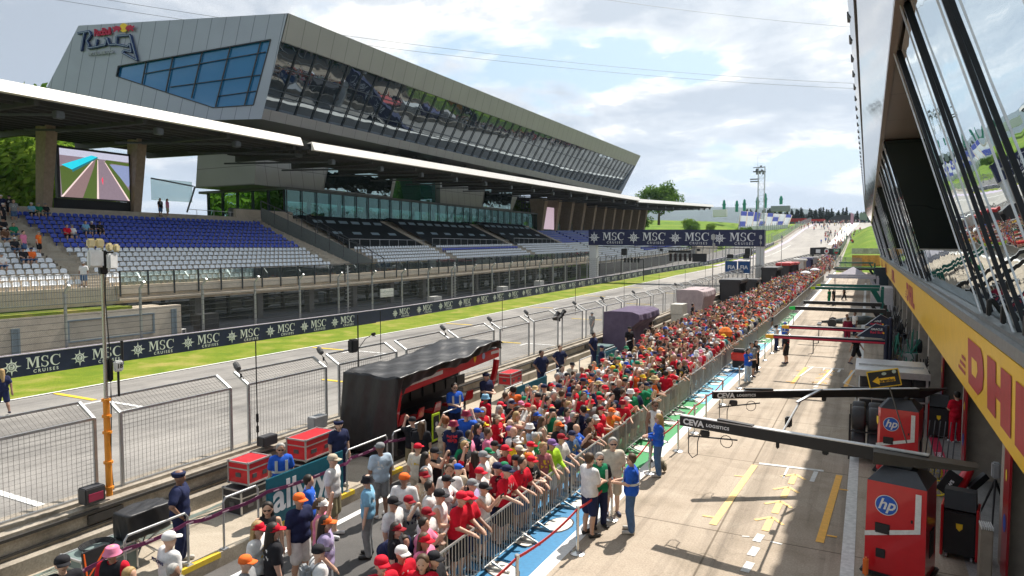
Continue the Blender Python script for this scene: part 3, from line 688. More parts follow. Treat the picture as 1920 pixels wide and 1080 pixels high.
canopy('stand_canopy', 'long middle stand canopy passing under the raised wing building', 47.75, 149, -45.3, -57.5, 15.9, 16.4, 0, 6)
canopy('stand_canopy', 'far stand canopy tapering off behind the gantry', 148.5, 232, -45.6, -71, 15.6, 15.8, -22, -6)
def pier(x, y, z0, z1, lab):
    mb = MB((x, y, z0)); mb.hexa([(x-.9, y-.05, z0), (x+.1, y-.05, z0), (x+.1, y+.65, z0), (x-.9, y+.65, z0)], [(x-.6, y+.05, z1), (x+.9, y+.05, z1), (x+.9, y+.95, z1), (x-.6, y+.95, z1)])
    mb.build('canopy_pier', timber, label=lab, cat='pillar', group='slanting piers under the canopies')
pier(-59.2, 31.6, 9.4, 16.3, 'slanting timber-brown pier left of the big video screen')
pier(-59.2, 39.3, 9.4, 16.3, 'slanting timber-brown pier right of the big video screen')
pier(-59.2, 22.6, 9.4, 16.3, 'slanting timber-brown pier at the left edge of the photo')
# ---- big screen
def screen_mat():
    m, N, L, b = nodes('screen_picture'); tc = N.new('ShaderNodeTexCoord'); return m
t = thing('video_screen', 'big video screen showing an aerial shot of a wet race track', 'screen', (-59.4, 33, 10.3))
O = Vector((-59.35, 33.15, 10.75)); Rr = Vector((0, 1, 0)); Uu = Vector((0, 0, 1)); W = 5.95; H_ = 4.0
mb = MB((-59.4, 33, 10.3)); mb.box(-59.75, -59.42, 32.95, 39.25, 10.65, 14.95); mb.build('cabinet', black, t)
mb = MB((-59.4, 33, 10.3)); mb.box(-59.6, -59.5, 32.7, 39.6, 9.5, 10.62); mb.build('skirt', M('skirt_black', (.012, .012, .013), .7), t)
mb = MB((-59.4, 33, 10.3)); lift = [0]
def scr(pts, mi, l):
    mb.poly([O+Rr*(u*W)+Uu*(v*H_)+Vector((l*.004, 0, 0)) for u, v in pts], mi)
scr([(0, 0), (1, 0), (1, 1), (0, 1)], 0, 0); scr([(0, .86), (1, .86), (1, 1), (0, 1)], 1, 1)
scr([(0, .62), (.45, .86), (.55, .86), (.36, 0), (.02, 0)], 2, 1); scr([(.02, .02), (.5, .86), (.52, .86), (.30, 0)], 3, 2)
scr([(.04, 0), (.50, .84), (.515, .84), (.28, 0)], 3, 3); scr([(.0, .0), (.45, .80), (.47, .80), (.03, 0)], 4, 4)
scr([(.02, .66), (.16, .58), (.53, .90), (.44, .92)], 5, 5); scr([(.16, .58), (.17, .53), (.53, .87), (.53, .90)], 6, 5)
scr([(.36, 0), (.50, .84), (.52, .84), (.50, 0)], 2, 5); scr([(.50, 0), (.525, .84), (.535, .84), (.53, 0)], 4, 6)
scr([(.53, 0), (.54, .84), (.62, .84), (.97, 0)], 0, 6); scr([(.97, 0), (.62, .82), (.635, .82), (1, 0)], 4, 7)
scr([(1, 0), (.64, .80), (.70, .83), (1, .22)], 2, 7); scr([(.66, .86), (.62, .80), (1, .77), (1, .84)], 2, 8); scr([(.70, .77), (.98, .30), (1, .35), (1, .77)], 7, 8)
scr([(.575, .42), (.59, .48), (.60, .42), (.595, .30)], 8, 9)
pic = [M('px_%d' % i, c, .4, emis=(c, .8)) for i, c in enumerate([(.20, .15, .18), (.42, .42, .52), (.065, .10, .02), (.20, .13, .13), (.72, .55, .52), (.02, .50, .62), (.01, .13, .17), (.20, .24, .40), (.8, .05, .10)])]
mb.build('picture', pic, t)
mb = MB((-59.4, 40.5, 10)); mb.box(-59.5, -59.4, 41.3, 45.6, 11.0, 13.0); g = thing('glass_screen', 'clear windbreak panel with slanted lettering right of the screen pier', 'panel', (-59.4, 40.5, 10)); mb.build('pane', rail_glass, g)
mb = MB((-59.4, 40.5, 10)); mb.bar((-59.45, 41.3, 13.0), (-59.45, 45.8, 12.6), .12, .12); mb.bar((-59.45, 45.0, 10), (-59.45, 46, 12.6), .12, .12); mb.build('post', dsteel, g)
mb = MB((-59.4, 40.5, 10)); [mb.tube((-59.3, y, 9.4), (-59.3, y, 10.3), .03, n=5) for y in (46, 48, 50, 52)]; mb.bar((-59.3, 45, 10.3), (-59.3, 57, 10.2), .05, .05); mb.build('upper_rail', steel, label='thin grey handrail along the top of the blue seats', cat='railing')

# ------------------------------------------------------------ wing building over the stand
alu = M('aluminium_cladding', (.30, .295, .29), .42, .55, .05, .8)
def clad_mat(name, col, rough=.40, metal=.55, pitch=1.7, ax=1, sl=0., hp=0):
    m, N, L, b = nodes(name); b.inputs['Roughness'].default_value = rough; b.inputs['Metallic'].default_value = metal
    tc = N.new('ShaderNodeTexCoord'); sx = N.new('ShaderNodeSeparateXYZ'); L.new(tc.outputs['Object'], sx.inputs[0])
    a = N.new('ShaderNodeMath'); a.operation = 'MULTIPLY_ADD'; L.new(sx.outputs[2], a.inputs[0]); a.inputs[1].default_value = sl; L.new(sx.outputs[ax], a.inputs[2])
    def jn(v, p):
        d = N.new('ShaderNodeMath'); d.operation = 'PINGPONG'; L.new(v, d.inputs[0]); d.inputs[1].default_value = p/2
        r = N.new('ShaderNodeMapRange'); L.new(d.outputs[0], r.inputs[0]); r.inputs[1].default_value = .02; r.inputs[2].default_value = .045; r.inputs[3].default_value = .45; r.inputs[4].default_value = 1; return r.outputs[0]
    j = jn(a.outputs[0], pitch)
    if hp:
        k = N.new('ShaderNodeMath'); k.operation = 'MULTIPLY'; L.new(j, k.inputs[0]); L.new(jn(sx.outputs[2], hp), k.inputs[1]); j = k.outputs[0]
    n = N.new('ShaderNodeTexNoise'); n.inputs['Scale'].default_value = .35; n.inputs['Detail'].default_value = 5; L.new(tc.outputs['Object'], n.inputs[0])
    q = N.new('ShaderNodeMapRange'); L.new(n.outputs[0], q.inputs[0]); q.inputs[3].default_value = .88; q.inputs[4].default_value = 1.1
    mm = N.new('ShaderNodeMath'); mm.operation = 'MULTIPLY'; L.new(j, mm.inputs[0]); L.new(q.outputs[0], mm.inputs[1])
    mx = N.new('ShaderNodeMixRGB'); mx.blend_type = 'MULTIPLY'; mx.inputs[0].default_value = 1; mx.inputs[1].default_value = (*col, 1); L.new(mm.outputs[0], mx.inputs[2]); L.new(mx.outputs[0], b.inputs['Base Color'])
    return m
clad_end = clad_mat('end_cladding', (.33, .36, .40), .38, .45, 1.5, 0, -.26)
clad_front = clad_mat('front_cladding', (.315, .30, .30), .42, .5, 2.2, 1, .0)
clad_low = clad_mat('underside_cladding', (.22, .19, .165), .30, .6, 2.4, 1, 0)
BO = (-56, 52, 0)
bl = thing('wing_building', 'long grey metal wing building with glass front raised over the grandstand', 'building', BO)
FX = lambda z: -55.5+.311*(z-19.7)                      # leaning front plane
A0 = (-52.4, 51.75, 30.05); A1 = (-55.5, 50.98, 19.7); T0 = (-74.78, 44.21, 30.0)
YR = lambda z: 165.4+.6*(z-19.7)                       # right end leans too
def F(y, z, d=0): return (FX(z)+d, y, z)
YL = lambda z: 51.0+.075*(z-19.7)
mb = MB(BO)
# top fascia band and bottom band of the front, closed with returns
z_gt0, z_gt1, z_gb = 27.3, 27.4, 20.75
def band(mb, z0, z1, d0=0.):
    mb.quad(F(YL(z0), z0, d0), F(YR(z0), z0, d0), F(YR(z1), z1, d0), F(YL(z1), z1, d0))
band(mb, 27.35, 30.05); band(mb, 19.7, 20.75)
mb.quad(F(YL(27.35), 27.35), F(YR(27.35), 27.35), F(YR(27.35), 27.35, -.5), F(YL(27.35), 27.35, -.5)); mb.quad(F(YL(20.75), 20.75), F(YR(20.75), 20.75), F(YR(20.75), 20.75, -1.1), F(YL(20.75), 20.75, -1.1))
mb.build('front_cladding', clad_front, bl)
mb = MB(BO)
B0 = (-80.1, 42.6, 21.7)
# far side, roof, right end
TRb = (-74.8, 158, 30.0)
mb.quad(F(YL(30.05), 30.05), F(YR(30.05), 30.05), TRb, T0); mb.quad(T0, TRb, (-80.1, 150, 21.7), B0)
mb.quad(F(YR(19.7), 19.7), F(YR(30.05), 30.05), TRb, (-80, 150, 21.7)); mb.build('roof', alu, bl)
mb = MB(BO)
U0 = (-61.9, 48.8, 19.75)
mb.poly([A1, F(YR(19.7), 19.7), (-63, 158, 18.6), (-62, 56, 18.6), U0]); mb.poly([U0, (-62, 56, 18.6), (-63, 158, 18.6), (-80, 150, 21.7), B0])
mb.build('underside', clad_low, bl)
mb = MB(BO)
for k in range(13):
    y = 74+k*6.5; mb.bar((-57.0, y, 19.45), (-60.5, y+1.4, 18.9), .25, .22); mb.bar((-60.5, y+1.4, 18.9), (-57.5, y+3.0, 19.3), .25, .22)
mb.build('underside_struts', dark_frame, bl)
mb = MB(BO); win = [(-70.9, 45.67, 24.6), (-70.6, 45.74, 25.63), (-54.21, 51.22, 27.58), (-56.31, 50.69, 21.13), (-60.54, 49.26, 21.0)]
nE = Vector((-.32, .95, .03)).normalized()*-1
def E(p, d=0): v = Vector(p)+nE*d; return tuple(v)
# end wall as pieces round the window
TL = T0; TRi = A0; BR = A1; BM = U0; BL = B0
mb.poly([E(p) for p in (TL, win[1], win[0], BL)]); mb.poly([E(p) for p in (TL, TRi, win[2], win[1])]); mb.poly([E(p) for p in (TRi, BR, win[3], win[2])])
mb.poly([E(p) for p in (BR, BM, win[4], win[3])]); mb.poly([E(p) for p in (BM, BL, win[0], win[4])])
mb.build('end_wall', clad_end, bl)
blue_glass = glass_mat('blue_glass', (.012, .15, .33), .05, (.5, .7, .9), .0)
wf = MB(BO); wf.poly([E(p, -.25) for p in win]); wo = wf.build('end_window', blue_glass, bl)
mb = MB(BO)
tops = [(-67.59, 46.75, 25.95), (-64.67, 47.73, 26.30), (-61.51, 48.79, 26.68), (-58.5, 49.79, 27.05), (-55.31, 50.85, 27.42)]; bots = [(-68.18, 46.61, 23.72), (-65.61, 47.5, 22.81), (-62.88, 48.44, 22.06), (-60.36, 49.32, 21.1), (-57.31, 50.35, 21.1)]
for a, b in zip(tops, bots): mb.bar(E(a, -.08), E(b, -.08), .10, .12, up=nE)
for a, b in (((-67.94, 46.66, 24.76), (-54.86, 51.03, 26.4)), ((-65.2, 47.65, 23.3), (-55.51, 50.88, 24.15)), ((-60.2, 49.4, 22.17), (-55.97, 50.76, 22.56))): mb.bar(E(a, -.1), E(b, -.1), .07, .1, up=nE)
for i in range(5): mb.bar(E(win[i], .0), E(win[(i+1) % 5], .0), .10, .12, up=nE)
mb.build('window_frame', dark_frame, wo)
fg = MB(BO)
n = 46
def yl(z, f): return YL(z)+(YR(z)-YL(z))*f
for k in range(n): fg.quad(F(yl(20.7, k/n), 20.7, -.95), F(yl(20.7, (k+1)/n), 20.7, -.95), F(yl(27.4, (k+1)/n), 27.4, -.22), F(yl(27.4, k/n), 27.4, -.22))
front_glass = glass_mat('front_glass', (.014, .022, .03), .21, (.66, .78, .88), .022, wscale=.35)
fg = fg.build('front_glazing', front_glass, bl)
mb = MB(BO)
for k in range(n+1): mb.bar(F(yl(20.75, k/n), 20.75, -.82), F(yl(27.35, k/n), 27.35, -.1), .08, .12, up=(1, 0, 0))
for z in (22.9, 25.1): d_ = -.82+.72*(z-20.75)/6.6; mb.bar(F(YL(z), z, d_), F(YR(z), z, d_), .10, .08)
mb.bar(F(YL(21.5), 22.3, -.5), F(YR(21.5), 22.3, -.5), .05, .05)
mb.build('glazing_frame', dark_frame, fg)
# sign on the end wall
u_ = Vector((.95, .32, 0)).normalized(); v_ = Vector((.01, -.02, 1)).normalized()
sg = thing('ring_sign', 'dark blue outlined Ring lettering with red words and yellow sun on the metal end wall', 'sign', T0)
def S(p, d=.12): return tuple(Vector(T0)+u_*p[0]+v_*p[1]+nE*d)
blue_tube = M('sign_blue', (.01, .035, .13), .35)
mb = MB(T0)
polys = [[(.04, -.87), (1.4, -.71), (1.57, -1.16), (1.02, -1.7), (1.32, -2.1), (1.17, -2.43), (2.07, -2.36), (3.23, -2.19), (3.45, -1.5), (3.20, -1.5)], [(.82, -.85), (.35, -2.62)], [(2.28, -1.55), (2.07, -2.36)],
         [(3.47, -1.48), (3.68, -2.21), (4.51, -2.19), (4.62, -1.36), (6.14, -1.32), (6.81, -3.9), (5.16, -3.05), (5.48, -2.85), (6.23, -3.04), (6.09, -2.21), (5.82, -2.47), (4.51, -2.19)]]
for p in polys:
    for a, b in zip(p, p[1:]): mb.bar(S(a, .14), S(b, .14), .24, .22, up=nE); mb.bbox(S(b, .14), (.2, .2, .2), .05)
mb.build('ring_letters', blue_tube, sg)
mb = MB(T0)
for p in polys:
    for a, b in zip(p, p[1:]): mb.bar(S(a, .27), S(b, .27), .06, .05, up=nE)
mb.build('letter_line', M('sign_pale', (.30, .36, .45), .4), sg)
mb = MB(T0); rr_ = (Vector(S((4.2, -.8)))-Vector(S((1.75, -.95)))).normalized(); text(mb, 'RedBull', .92, S((2.98, -.88), .2), rr_, v_, .08, bold=.02, space=.86, sx=.80, sy=1.12); mb.build('red_words', M('sign_red', (.45, .01, .05), .4), sg)
mb = MB(T0); text(mb, 'SPIELBERG', .42, S((2.6, -3.0), .2), (Vector(S((5.04, -2.8)))-Vector(S((.15, -3.05)))).normalized(), v_, .06, bold=.01, space=1.25, sx=1.25); mb.build('small_letters', M('sign_grey', (.35, .37, .40), .4), sg)
mb = MB(T0); disc(mb, S((5.47, -.55), .25), u_, v_, .46, 20, 0, 0)
for s_ in (-1, 1):
    c = (5.47+s_*.58, -.68)
    body = [(.50, .18), (.30, .42), (.05, .35), (-.20, .28), (-.36, .06), (-.30, -.10), (-.10, -.08), (-.05, -.32), (.06, -.30), (.10, -.10), (.30, -.12), (.52, -.34), (.60, -.26), (.50, 0), (.66, .12), (.72, .34), (.60, .30)]
    pts = [S((c[0]+s_*x, c[1]+y*.9), .29) for x, y in body]; mb.add(pts+[S(c, .30)], [(i, (i+1) % len(pts), len(pts)) for i in range(len(pts))], 1)
mb.build('sun_emblem', [M('sign_yellow', (.85, .55, .03), .4), M('sign_red')], sg)
# lounge block between stand and wing
LO = (-60.3, 58.7, 9)
lg = thing('glass_lounge', 'long green tinted glass lounge between the stand tiers and the wing building', 'building', LO)
lounge_glass = glass_mat('lounge_glass', (.008, .022, .021), .12, (.38, .62, .58), .06, .42, (.12, .36, .31), .35)
mb = MB(LO); mb.quad((-60.3, 58.7, 8.6), (-60.3, 138, 8.6), (-60.3, 138, 13.3), (-60.3, 58.7, 13.3)); mb.build('front_glass', lounge_glass, lg)
mb = MB(LO); mb.quad((-60.3, 58.7, 8.6), (-73.5, 58.7, 10.2), (-73.5, 58.7, 13.3), (-60.3, 58.7, 13.3)); mb.build('side_glass', lounge_glass, lg)
mb = MB(LO); mb.hexa([(-60.1, 58.5, 13.3), (-60.1, 138, 13.3), (-75, 138, 13.3), (-75, 58.5, 13.3)], [(-60.1, 58.5, 13.6), (-60.1, 138, 13.6), (-75, 138, 13.6), (-75, 58.5, 13.6)]); mb.box(-73.4, -60.4, 58.8, 138, 8.5, 8.9); mb.box(-60.2, -59.4, 50.5, 58.6, 9.3, 10.7); mb.build('roof_slab', M('slab_grey', (.13, .14, .14), .6), lg)
mb = MB(LO)
for k in range(33): y = 58.7+2.45*k; mb.box(-60.22, -60.1, y, y+.08, 8.7, 13.3)
for k in range(6): x = -60.4-2.6*k; mb.box(x-.08, x, 58.5, 58.66, 9, 13.3)
mb.build('window_frame', dark_frame, lg)
mb = MB(LO)
for k in range(12): y = 64+6*k; mb.box(-68, -67.6, y, y+.4, 8.9, 13.3); mb.box(-66+(k % 3), -65+(k % 3), y+2, y+3.4, 8.9, 10.0)
mb.box(-72, -71.8, 60, 136, 8.9, 10.4); mb.build('interior', M('lounge_inside', (.10, .11, .10), .8), lg)
mb = MB(LO)
for k in range(60): y = 59.5+1.3*k; mb.bar((-59.9, y, 8.6), (-59.5, y, 9.6), .05, .09); mb.bar((-59.5, y, 9.6), (-59.8, y, 10.3), .05, .07)
mb.bar((-59.8, 59, 10.3), (-59.8, 137, 10.3), .06, .06); mb.build('curved_railing', dark_frame, lg)
# two legs that carry the wing
leg_clad = clad_mat('leg_cladding', (.36, .355, .33), .5, .25, 1.9, 1, .15, 2.2)
def leg(label, y0, y1, y2, y3, z0, z1, yg0, yg1):
    o = (-61, y0, z0); t = thing('building_support', label, 'building support', o)
    X = -61.2; XB = -71
    f0 = lambda z: y0+(y1-y0)*(z-z0)/(z1-z0); f1 = lambda z: y2+(y3-y2)*(z-z0)/(z1-z0)
    mb = MB(o); mb.hexa([(X, y0, z0), (X, y2, z0), (XB, y2, z0), (XB, y0, z0)], [(X, y1, z1), (X, y3, z1), (XB, y3, z1), (XB, y1, z1)]); mb.build('clad_wall', leg_clad, t)
    mb = MB(o); mb.poly([(X+.12, yg0, z0+.3), (X+.12, yg1, z0+.3), (X+.12, yg1+1.2, z1-1.5), (X+.12, yg0+1.2, z1-1.5)]); mb.build('window', glass_mat('leg_glass', (.01, .02, .02), .45, (.6, .75, .7), .06) if 'leg_glass' not in MATS else MATS['leg_glass'], t)
leg('pale panelled left leg of the wing building with dark slanted window', 55.0, 55.6, 80.0, 82.0, 13.6, 19.6, 66.0, 79.3)
leg('dark right leg of the wing building with mirrored slanted window', 92.5, 92.5, 117.5, 122, 13.6, 19.4, 106, 116.5)
mb = MB((-66, 88.5, 13.6)); mb.box(-70, -62, 88.2, 92.3, 13.6, 19); mb.build('glass_stair_tower', glass_mat('teal_glass', (.02, .12, .11), .12, (.6, .9, .85), 0, .5, (.3, .75, .65)), label='teal glass stair tower between the two legs', cat='tower')
# ------------------------------------------------------------ second grandstand beyond
o = (-45.5, 126, 0); t2 = thing('far_grandstand', 'farther grandstand with blue and pale seat rows behind the left gantry leg', 'grandstand', o)
mb = MB(o); sb = MB(o); sg_ = MB(o)
for i in range(17):
    x1 = -46.2-.8*i; mb_ = mb; zrun(mb, x1-.8, x1, 2.4+.36*i-1, 2.4+.36*i, 124, 205-1.5*i, 10)
    blue = i > 9
    y = 124.5
    while y < 204-1.5*i:
        b = min(y+9.2, 204-1.5*i); col = sb if (blue or (i in (3, 4, 6) and y > 160)) else sg_
        zrun(col, x1-.55, x1-.25, 2.4+.36*i+.4, 2.4+.36*i+.72, y, b, 10); y += 10
mb.build('terrace', old_conc, t2); sb.build('blue_seat_rows', seat_blue, t2); sg_.build('grey_seat_rows', seat_grey, t2)
mb = MB(o); zrun(mb, -46.0, -45.6, 0, 2.4, 124, 206, 10); mb.box(-45.6, -45.5, 124, 160, 2.2, 3.6); mb.build('front_wall', M('dark_render'), t2)
mb = MB(o)
for k in range(26): y = 124+3.2*k; mb.box(-45.6, -45.5, y, y+.08, 2.2+zc(y), 3.7+zc(y))
zrun(mb, -45.6, -45.5, 3.65, 3.7, 124, 206, 10); mb.build('railing', dsteel, t2)
for k in range(11):
    mb = MB(o); y = 127+7.2*k; mb.hexa([(-61.2, y, 8+zc(y)*.9), (-59.6, y, 8+zc(y)*.9), (-59.6, y+1, 8+zc(y)*.9), (-61.2, y+1, 8+zc(y)*.9)], [(-62, y-.2, 15.6+zc(y)*.9), (-58.4, y-.2, 15.6+zc(y)*.9), (-58.4, y+1.3, 15.6+zc(y)*.9), (-62, y+1.3, 15.6+zc(y)*.9)]); mb.build('pier', timber, t2)
mb = MB(o); zrun(mb, -62.5, -62.2, 8.2, 10.4, 124, 204, 10); mb.build('back_parapet', M('dark_render'), t2)
mb = MB(o)
for k in range(60): y = 124+1.35*k; z = zc(y)*.9; mb.box(-62.4, -62.3, y, y+.12, 10.4+z, 15+z)
for j in range(4): zrun(mb, -62.4, -62.3, 11.2+j*1.1, 11.35+j*1.1, 124, 204, 10)
mb.build('lattice', dark_frame, t2)
mb = MB((-59, 128, 0)); mb.quad((-59.5, 128.2, 10.4), (-59.5, 133.6, 10.4), (-59.5, 133.6, 15), (-59.5, 128.2, 15)); mb.build('video_screen', M('px_far', (.30, .22, .26), .4, emis=((.30, .22, .26), 1.)), label='small distant video screen between piers of the farther grandstand', cat='screen')
mb = MB((-44, 206, 0)); mb.box(-46.5, -45, 205, 236, -1, 3.9+zc(215)); mb.build('concrete_block', old_conc, label='pale concrete end wall beyond the farther grandstand', cat='wall')
# ------------------------------------------------------------ pit building on the right
KX = .29; SZ = 5.12; SXr = 2.32; HZ = 11.3
GXr = lambda z: SXr-KX*(z-SZ)
o = (3, 20, 0); pb = thing('pit_building', 'pit garage building with leaning mirror windows and long yellow courier banner', 'building', o)
PY0, PY1 = -12, 152
pit_glass = glass_mat('pit_glass', (.02, .03, .03), .50, (.74, .80, .82), .012, wscale=.55)
frame_m = M('mullion_black', (.02, .021, .025), .35, .3)
bays = []                                            # glass bays alternate with open terraces
y = 17.6; bays.append((PY0, 17.6)); y = 33.5
while y < PY1-6: bays.append((y, y+14)); y += 27
for a, b in bays:
    g = MB(o); fr = MB(o); sf = MB(o)
    n = max(1, round((b-a)/3.53))
    for k in range(n):
        p, q = a+(b-a)*k/n, a+(b-a)*(k+1)/n
        g.quad((GXr(SZ), p, SZ), (GXr(SZ), q, SZ), (GXr(HZ), q+1.8, HZ), (GXr(HZ), p+1.8, HZ))
    for k in range(n+1):
        p = a+(b-a)*k/n
        if p < -2: continue
        fr.bar((GXr(SZ)-.03, p, SZ-.1), (GXr(HZ)-.03, p+1.8, HZ), .055, .07, up=(1, 0, .29)); sf.bar((GXr(SZ)-.12, p-.03, SZ-.1), (GXr(HZ)-.12, p+1.77, HZ), .022, .03, up=(1, 0, .29))
    gl = g.build('window_glass', pit_glass, pb); fr.build('mullion', frame_m, gl); sf.build('mullion_cap', M('silver_cap', (.75, .75, .76), .25, .6), gl)
mb = MB(o)
for a, b in bays:
    n = max(1, round((b-a)/3.53))
    for k in range(n):
        for j in range(2):
            p = a+(b-a)*(k+.3+.45*j)/n
            if p > 3: mb.bbox((GXr(SZ)-.12, p, SZ+.18), (.08, .16, .34), .02)
mb.build('sill_light', black, pb)
mb = MB(o)                                           # terraces: recess walls, soffit, floor
prev = None
for (a0, b0), (a1, b1) in zip(bays, bays[1:]):
    mb.quad((5.3, b0+1, SZ), (5.3, a1, SZ), (5.3, a1+1, HZ), (5.3, b0+1, HZ)); mb.build('terrace_glass', MATS.get('terrace_glass') or glass_mat('terrace_glass', (.012, .02, .022), .16, (.5, .65, .65), .02), pb)
for (a0, b0), (a1, b1) in zip(bays, bays[1:]):
    mb = MB(o)
    mb.hexa([(GXr(SZ), b0, SZ), (GXr(SZ), b0+.06, SZ), (5.3, b0+.06, SZ), (5.3, b0, SZ)], [(GXr(HZ), b0+1.8, HZ), (GXr(HZ), b0+1.86, HZ), (5.3, b0+1.86, HZ), (5.3, b0+1.8, HZ)])
    mb.hexa([(GXr(SZ), a1-.06, SZ), (GXr(SZ), a1, SZ), (5.3, a1, SZ), (5.3, a1-.06, SZ)], [(GXr(HZ), a1+1.74, HZ), (GXr(HZ), a1+1.8, HZ), (5.3, a1+1.8, HZ), (5.3, a1+1.74, HZ)]); mb.build('terrace_side', MATS['terrace_glass'], pb)
for (a0, b0), (a1, b1) in zip(bays, bays[1:]):
    mb = MB(o); zb2 = 6.45; f2 = (zb2-SZ)/(HZ-SZ)*1.8; mb.quad((GXr(SZ), b0, SZ), (GXr(SZ), a1, SZ), (GXr(zb2), a1+f2, zb2), (GXr(zb2), b0+f2, zb2)); bg_ = mb.build('balustrade_glass', pit_glass, pb); mb = MB(o); mb.bar((GXr(zb2)-.01, b0+f2, zb2), (GXr(zb2)-.01, a1+f2, zb2), .04, .05); mb.build('handrail', frame_m, bg_)
mb = MB(o); mb.box(GXr(HZ)-.1, 6.5, PY0, PY1, HZ+.05, HZ+.3); mb.build('soffit', clad_mat('soffit_bronze', (.30, .24, .20), .35, .5, 5, 1), pb)
mb = MB(o); mb.bar((GXr(HZ)-.12, PY0, HZ+.12), (GXr(HZ)-.12, PY1, HZ+.12), .16, .34); mb.build('head_rail', M('bronze_rail', (.22, .15, .11), .35, .6), pb)
mb = MB(o); EX, EZ = -.72, 13.6
mb.quad((GXr(HZ)-.2, PY0, HZ+.3), (GXr(HZ)-.2, PY1, HZ+.3), (EX+.22, PY1, EZ-.45), (EX+.22, PY0, EZ-.45)); mb.quad((EX+.21, PY0, EZ-.43), (EX+.21, PY1, EZ-.43), (EX, PY1, EZ), (EX, PY0, EZ))
mirror = glass_mat('mirror_cladding', (.28, .26, .25), .66, (.80, .78, .76), .008, wscale=.5, rough=.06)
mb.build('mirror_eaves', mirror, pb)
mb = MB(o); mb.tube((EX+.2, PY0, EZ-.46), (EX+.2, PY1, EZ-.46), .022, n=5); mb.tube((.12, PY0, HZ+1.0), (.12, PY1, HZ+1.0), .012, n=4)
for k in range(60):
    y = 8+2.6*k
    mb.hexa([(EX+.02, y, EZ-.1), (EX+.06, y, EZ-.1), (EX+.06, y+.8, EZ-.02), (EX+.02, y+.8, EZ-.02)], [(EX-.06, y, EZ+.1), (EX, y, EZ+.1), (EX, y+.8, EZ-.0), (EX-.06, y+.8, EZ-.0)])
mb.build('eaves_trim', dark_frame, pb)
mb = MB(o); mb.box(EX+.1, 26, PY0, PY1, EZ+.0, EZ+.3); mb.box(6.4, 26, PY0, PY1, 0, EZ); mb.build('roof', alu, pb)
mb = MB(o); mb.box(1.98, 2.6, PY0, PY1, SZ-.30, SZ-.1); mb.box(2.1, 6.4, PY0, PY1, SZ-.1, SZ-.02); mb.build('sill_ledge', M('ledge_grey', (.24, .24, .23), .5, .3), pb)
# yellow banner
mb = MB(o); BT, BB = 4.80, 3.18
mb.hexa([(2.12, PY0, BB), (2.18, PY0, BB), (2.18, PY1, BB), (2.12, PY1, BB)], [(1.98, PY0, BT), (2.1, PY0, BT), (2.1, PY1, BT), (1.98, PY1, BT)])
ban = mb.build('banner', M('banner_yellow', (.84, .50, .03), .42, var=.06, scale=2, spec=.3), pb)
mb = MB(o); sl = Vector((-.14, 0, 1.62)).normalized()
def bp(y, z): f = (z-BB)/(BT-BB); return Vector((2.12-.14*f-.012, y, z))
def blet(pts, y0, s=1.):
    mb.poly([bp(y0-x*s, BB+yy*(BT-BB)) for x, yy in pts])
slit = []
for y0 in (18.4, 46, 74, 102, 130):
    mb = MB(o); k = .42                                          # slant
    def sh(pts): return [(x+k*y*1.6, y) for x, y in pts]
    for j, (x, w, yy) in enumerate(((-1.9, 1.35, .22), (-1.55, 1.0, .33), (-1.2, .7, .44))): blet(sh([(x, yy), (x+w, yy), (x+w, yy+.055), (x, yy+.055)]), y0)
    blet(sh([(0, .18), (1.5, .18), (2.15, .34), (2.3, .55), (2.2, .74), (1.9, .84), (0, .84)]), y0); slit.append(sh([(.62, .38), (1.25, .38), (1.5, .50), (1.42, .62), (.62, .62)]) + [y0])
    for q in (2.75, 4.2): blet(sh([(q, .18), (q+.95, .18), (q+.95, .84), (q, .84)]), y0)
    blet(sh([(3.7, .44), (4.2, .44), (4.2, .60), (3.7, .60)]), y0)
    blet(sh([(5.5, .18), (7.3, .18), (7.5, .36), (6.4, .36), (6.4, .84), (5.5, .84)]), y0)
    mb.build('banner_letters', M('banner_red', (.40, .02, .03), .45, spec=.3), ban)
mb = MB(o)
for p_ in slit:
    y0 = p_[-1]; mb.poly([bp(y0-x*1., BB+yy*(BT-BB))+Vector((-.004, 0, 0)) for x, yy in p_[:-1]])
mb.build('letter_counter', M('banner_yellow'), ban)
# garages
mb = MB(o); colY = [9.6+6.55*k for k in range(-2, 22)]
for y in colY: mb = MB(o); mb.box(2.55, 3.6, y, y+.75, 0, 3.05); mb.build('column', M('column_concrete', (.36, .32, .27), .8, var=.14, scale=3), pb)
mb = MB(o); mb.box(2.45, 3.0, PY0, PY1, 3.0, 3.35); mb.box(2.3, 2.5, PY0, PY1, 3.12, 3.2); mb.build('shutter_box', M('shutter_grey', (.40, .42, .43), .45, .3), pb)
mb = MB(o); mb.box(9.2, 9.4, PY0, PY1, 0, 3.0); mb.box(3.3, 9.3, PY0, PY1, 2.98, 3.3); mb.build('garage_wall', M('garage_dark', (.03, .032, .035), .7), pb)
for k, y in enumerate(colY[:-1]):
    c = 'garage_red' if y < 31 else 'garage_navy' if y < 55 else 'garage_green' if y < 80 else 'garage_pale'
    m_ = {'garage_red': M('garage_red', (.30, .008, .015), .35, coat=.3), 'garage_navy': M('garage_navy', (.02, .025, .06), .4), 'garage_green': M('garage_green', (.01, .09, .07), .4), 'garage_pale': M('garage_pale', (.30, .31, .34), .5)}[c]
    if 2 < y < 120:
        mb = MB(o); mb.box(3.66, 3.75, y+.8, y+1.6, 0, 2.9); mb.box(8.0, 8.05, y+.75, y+6.5, 0, 2.9)
        mb.build('garage_panel', m_, pb)
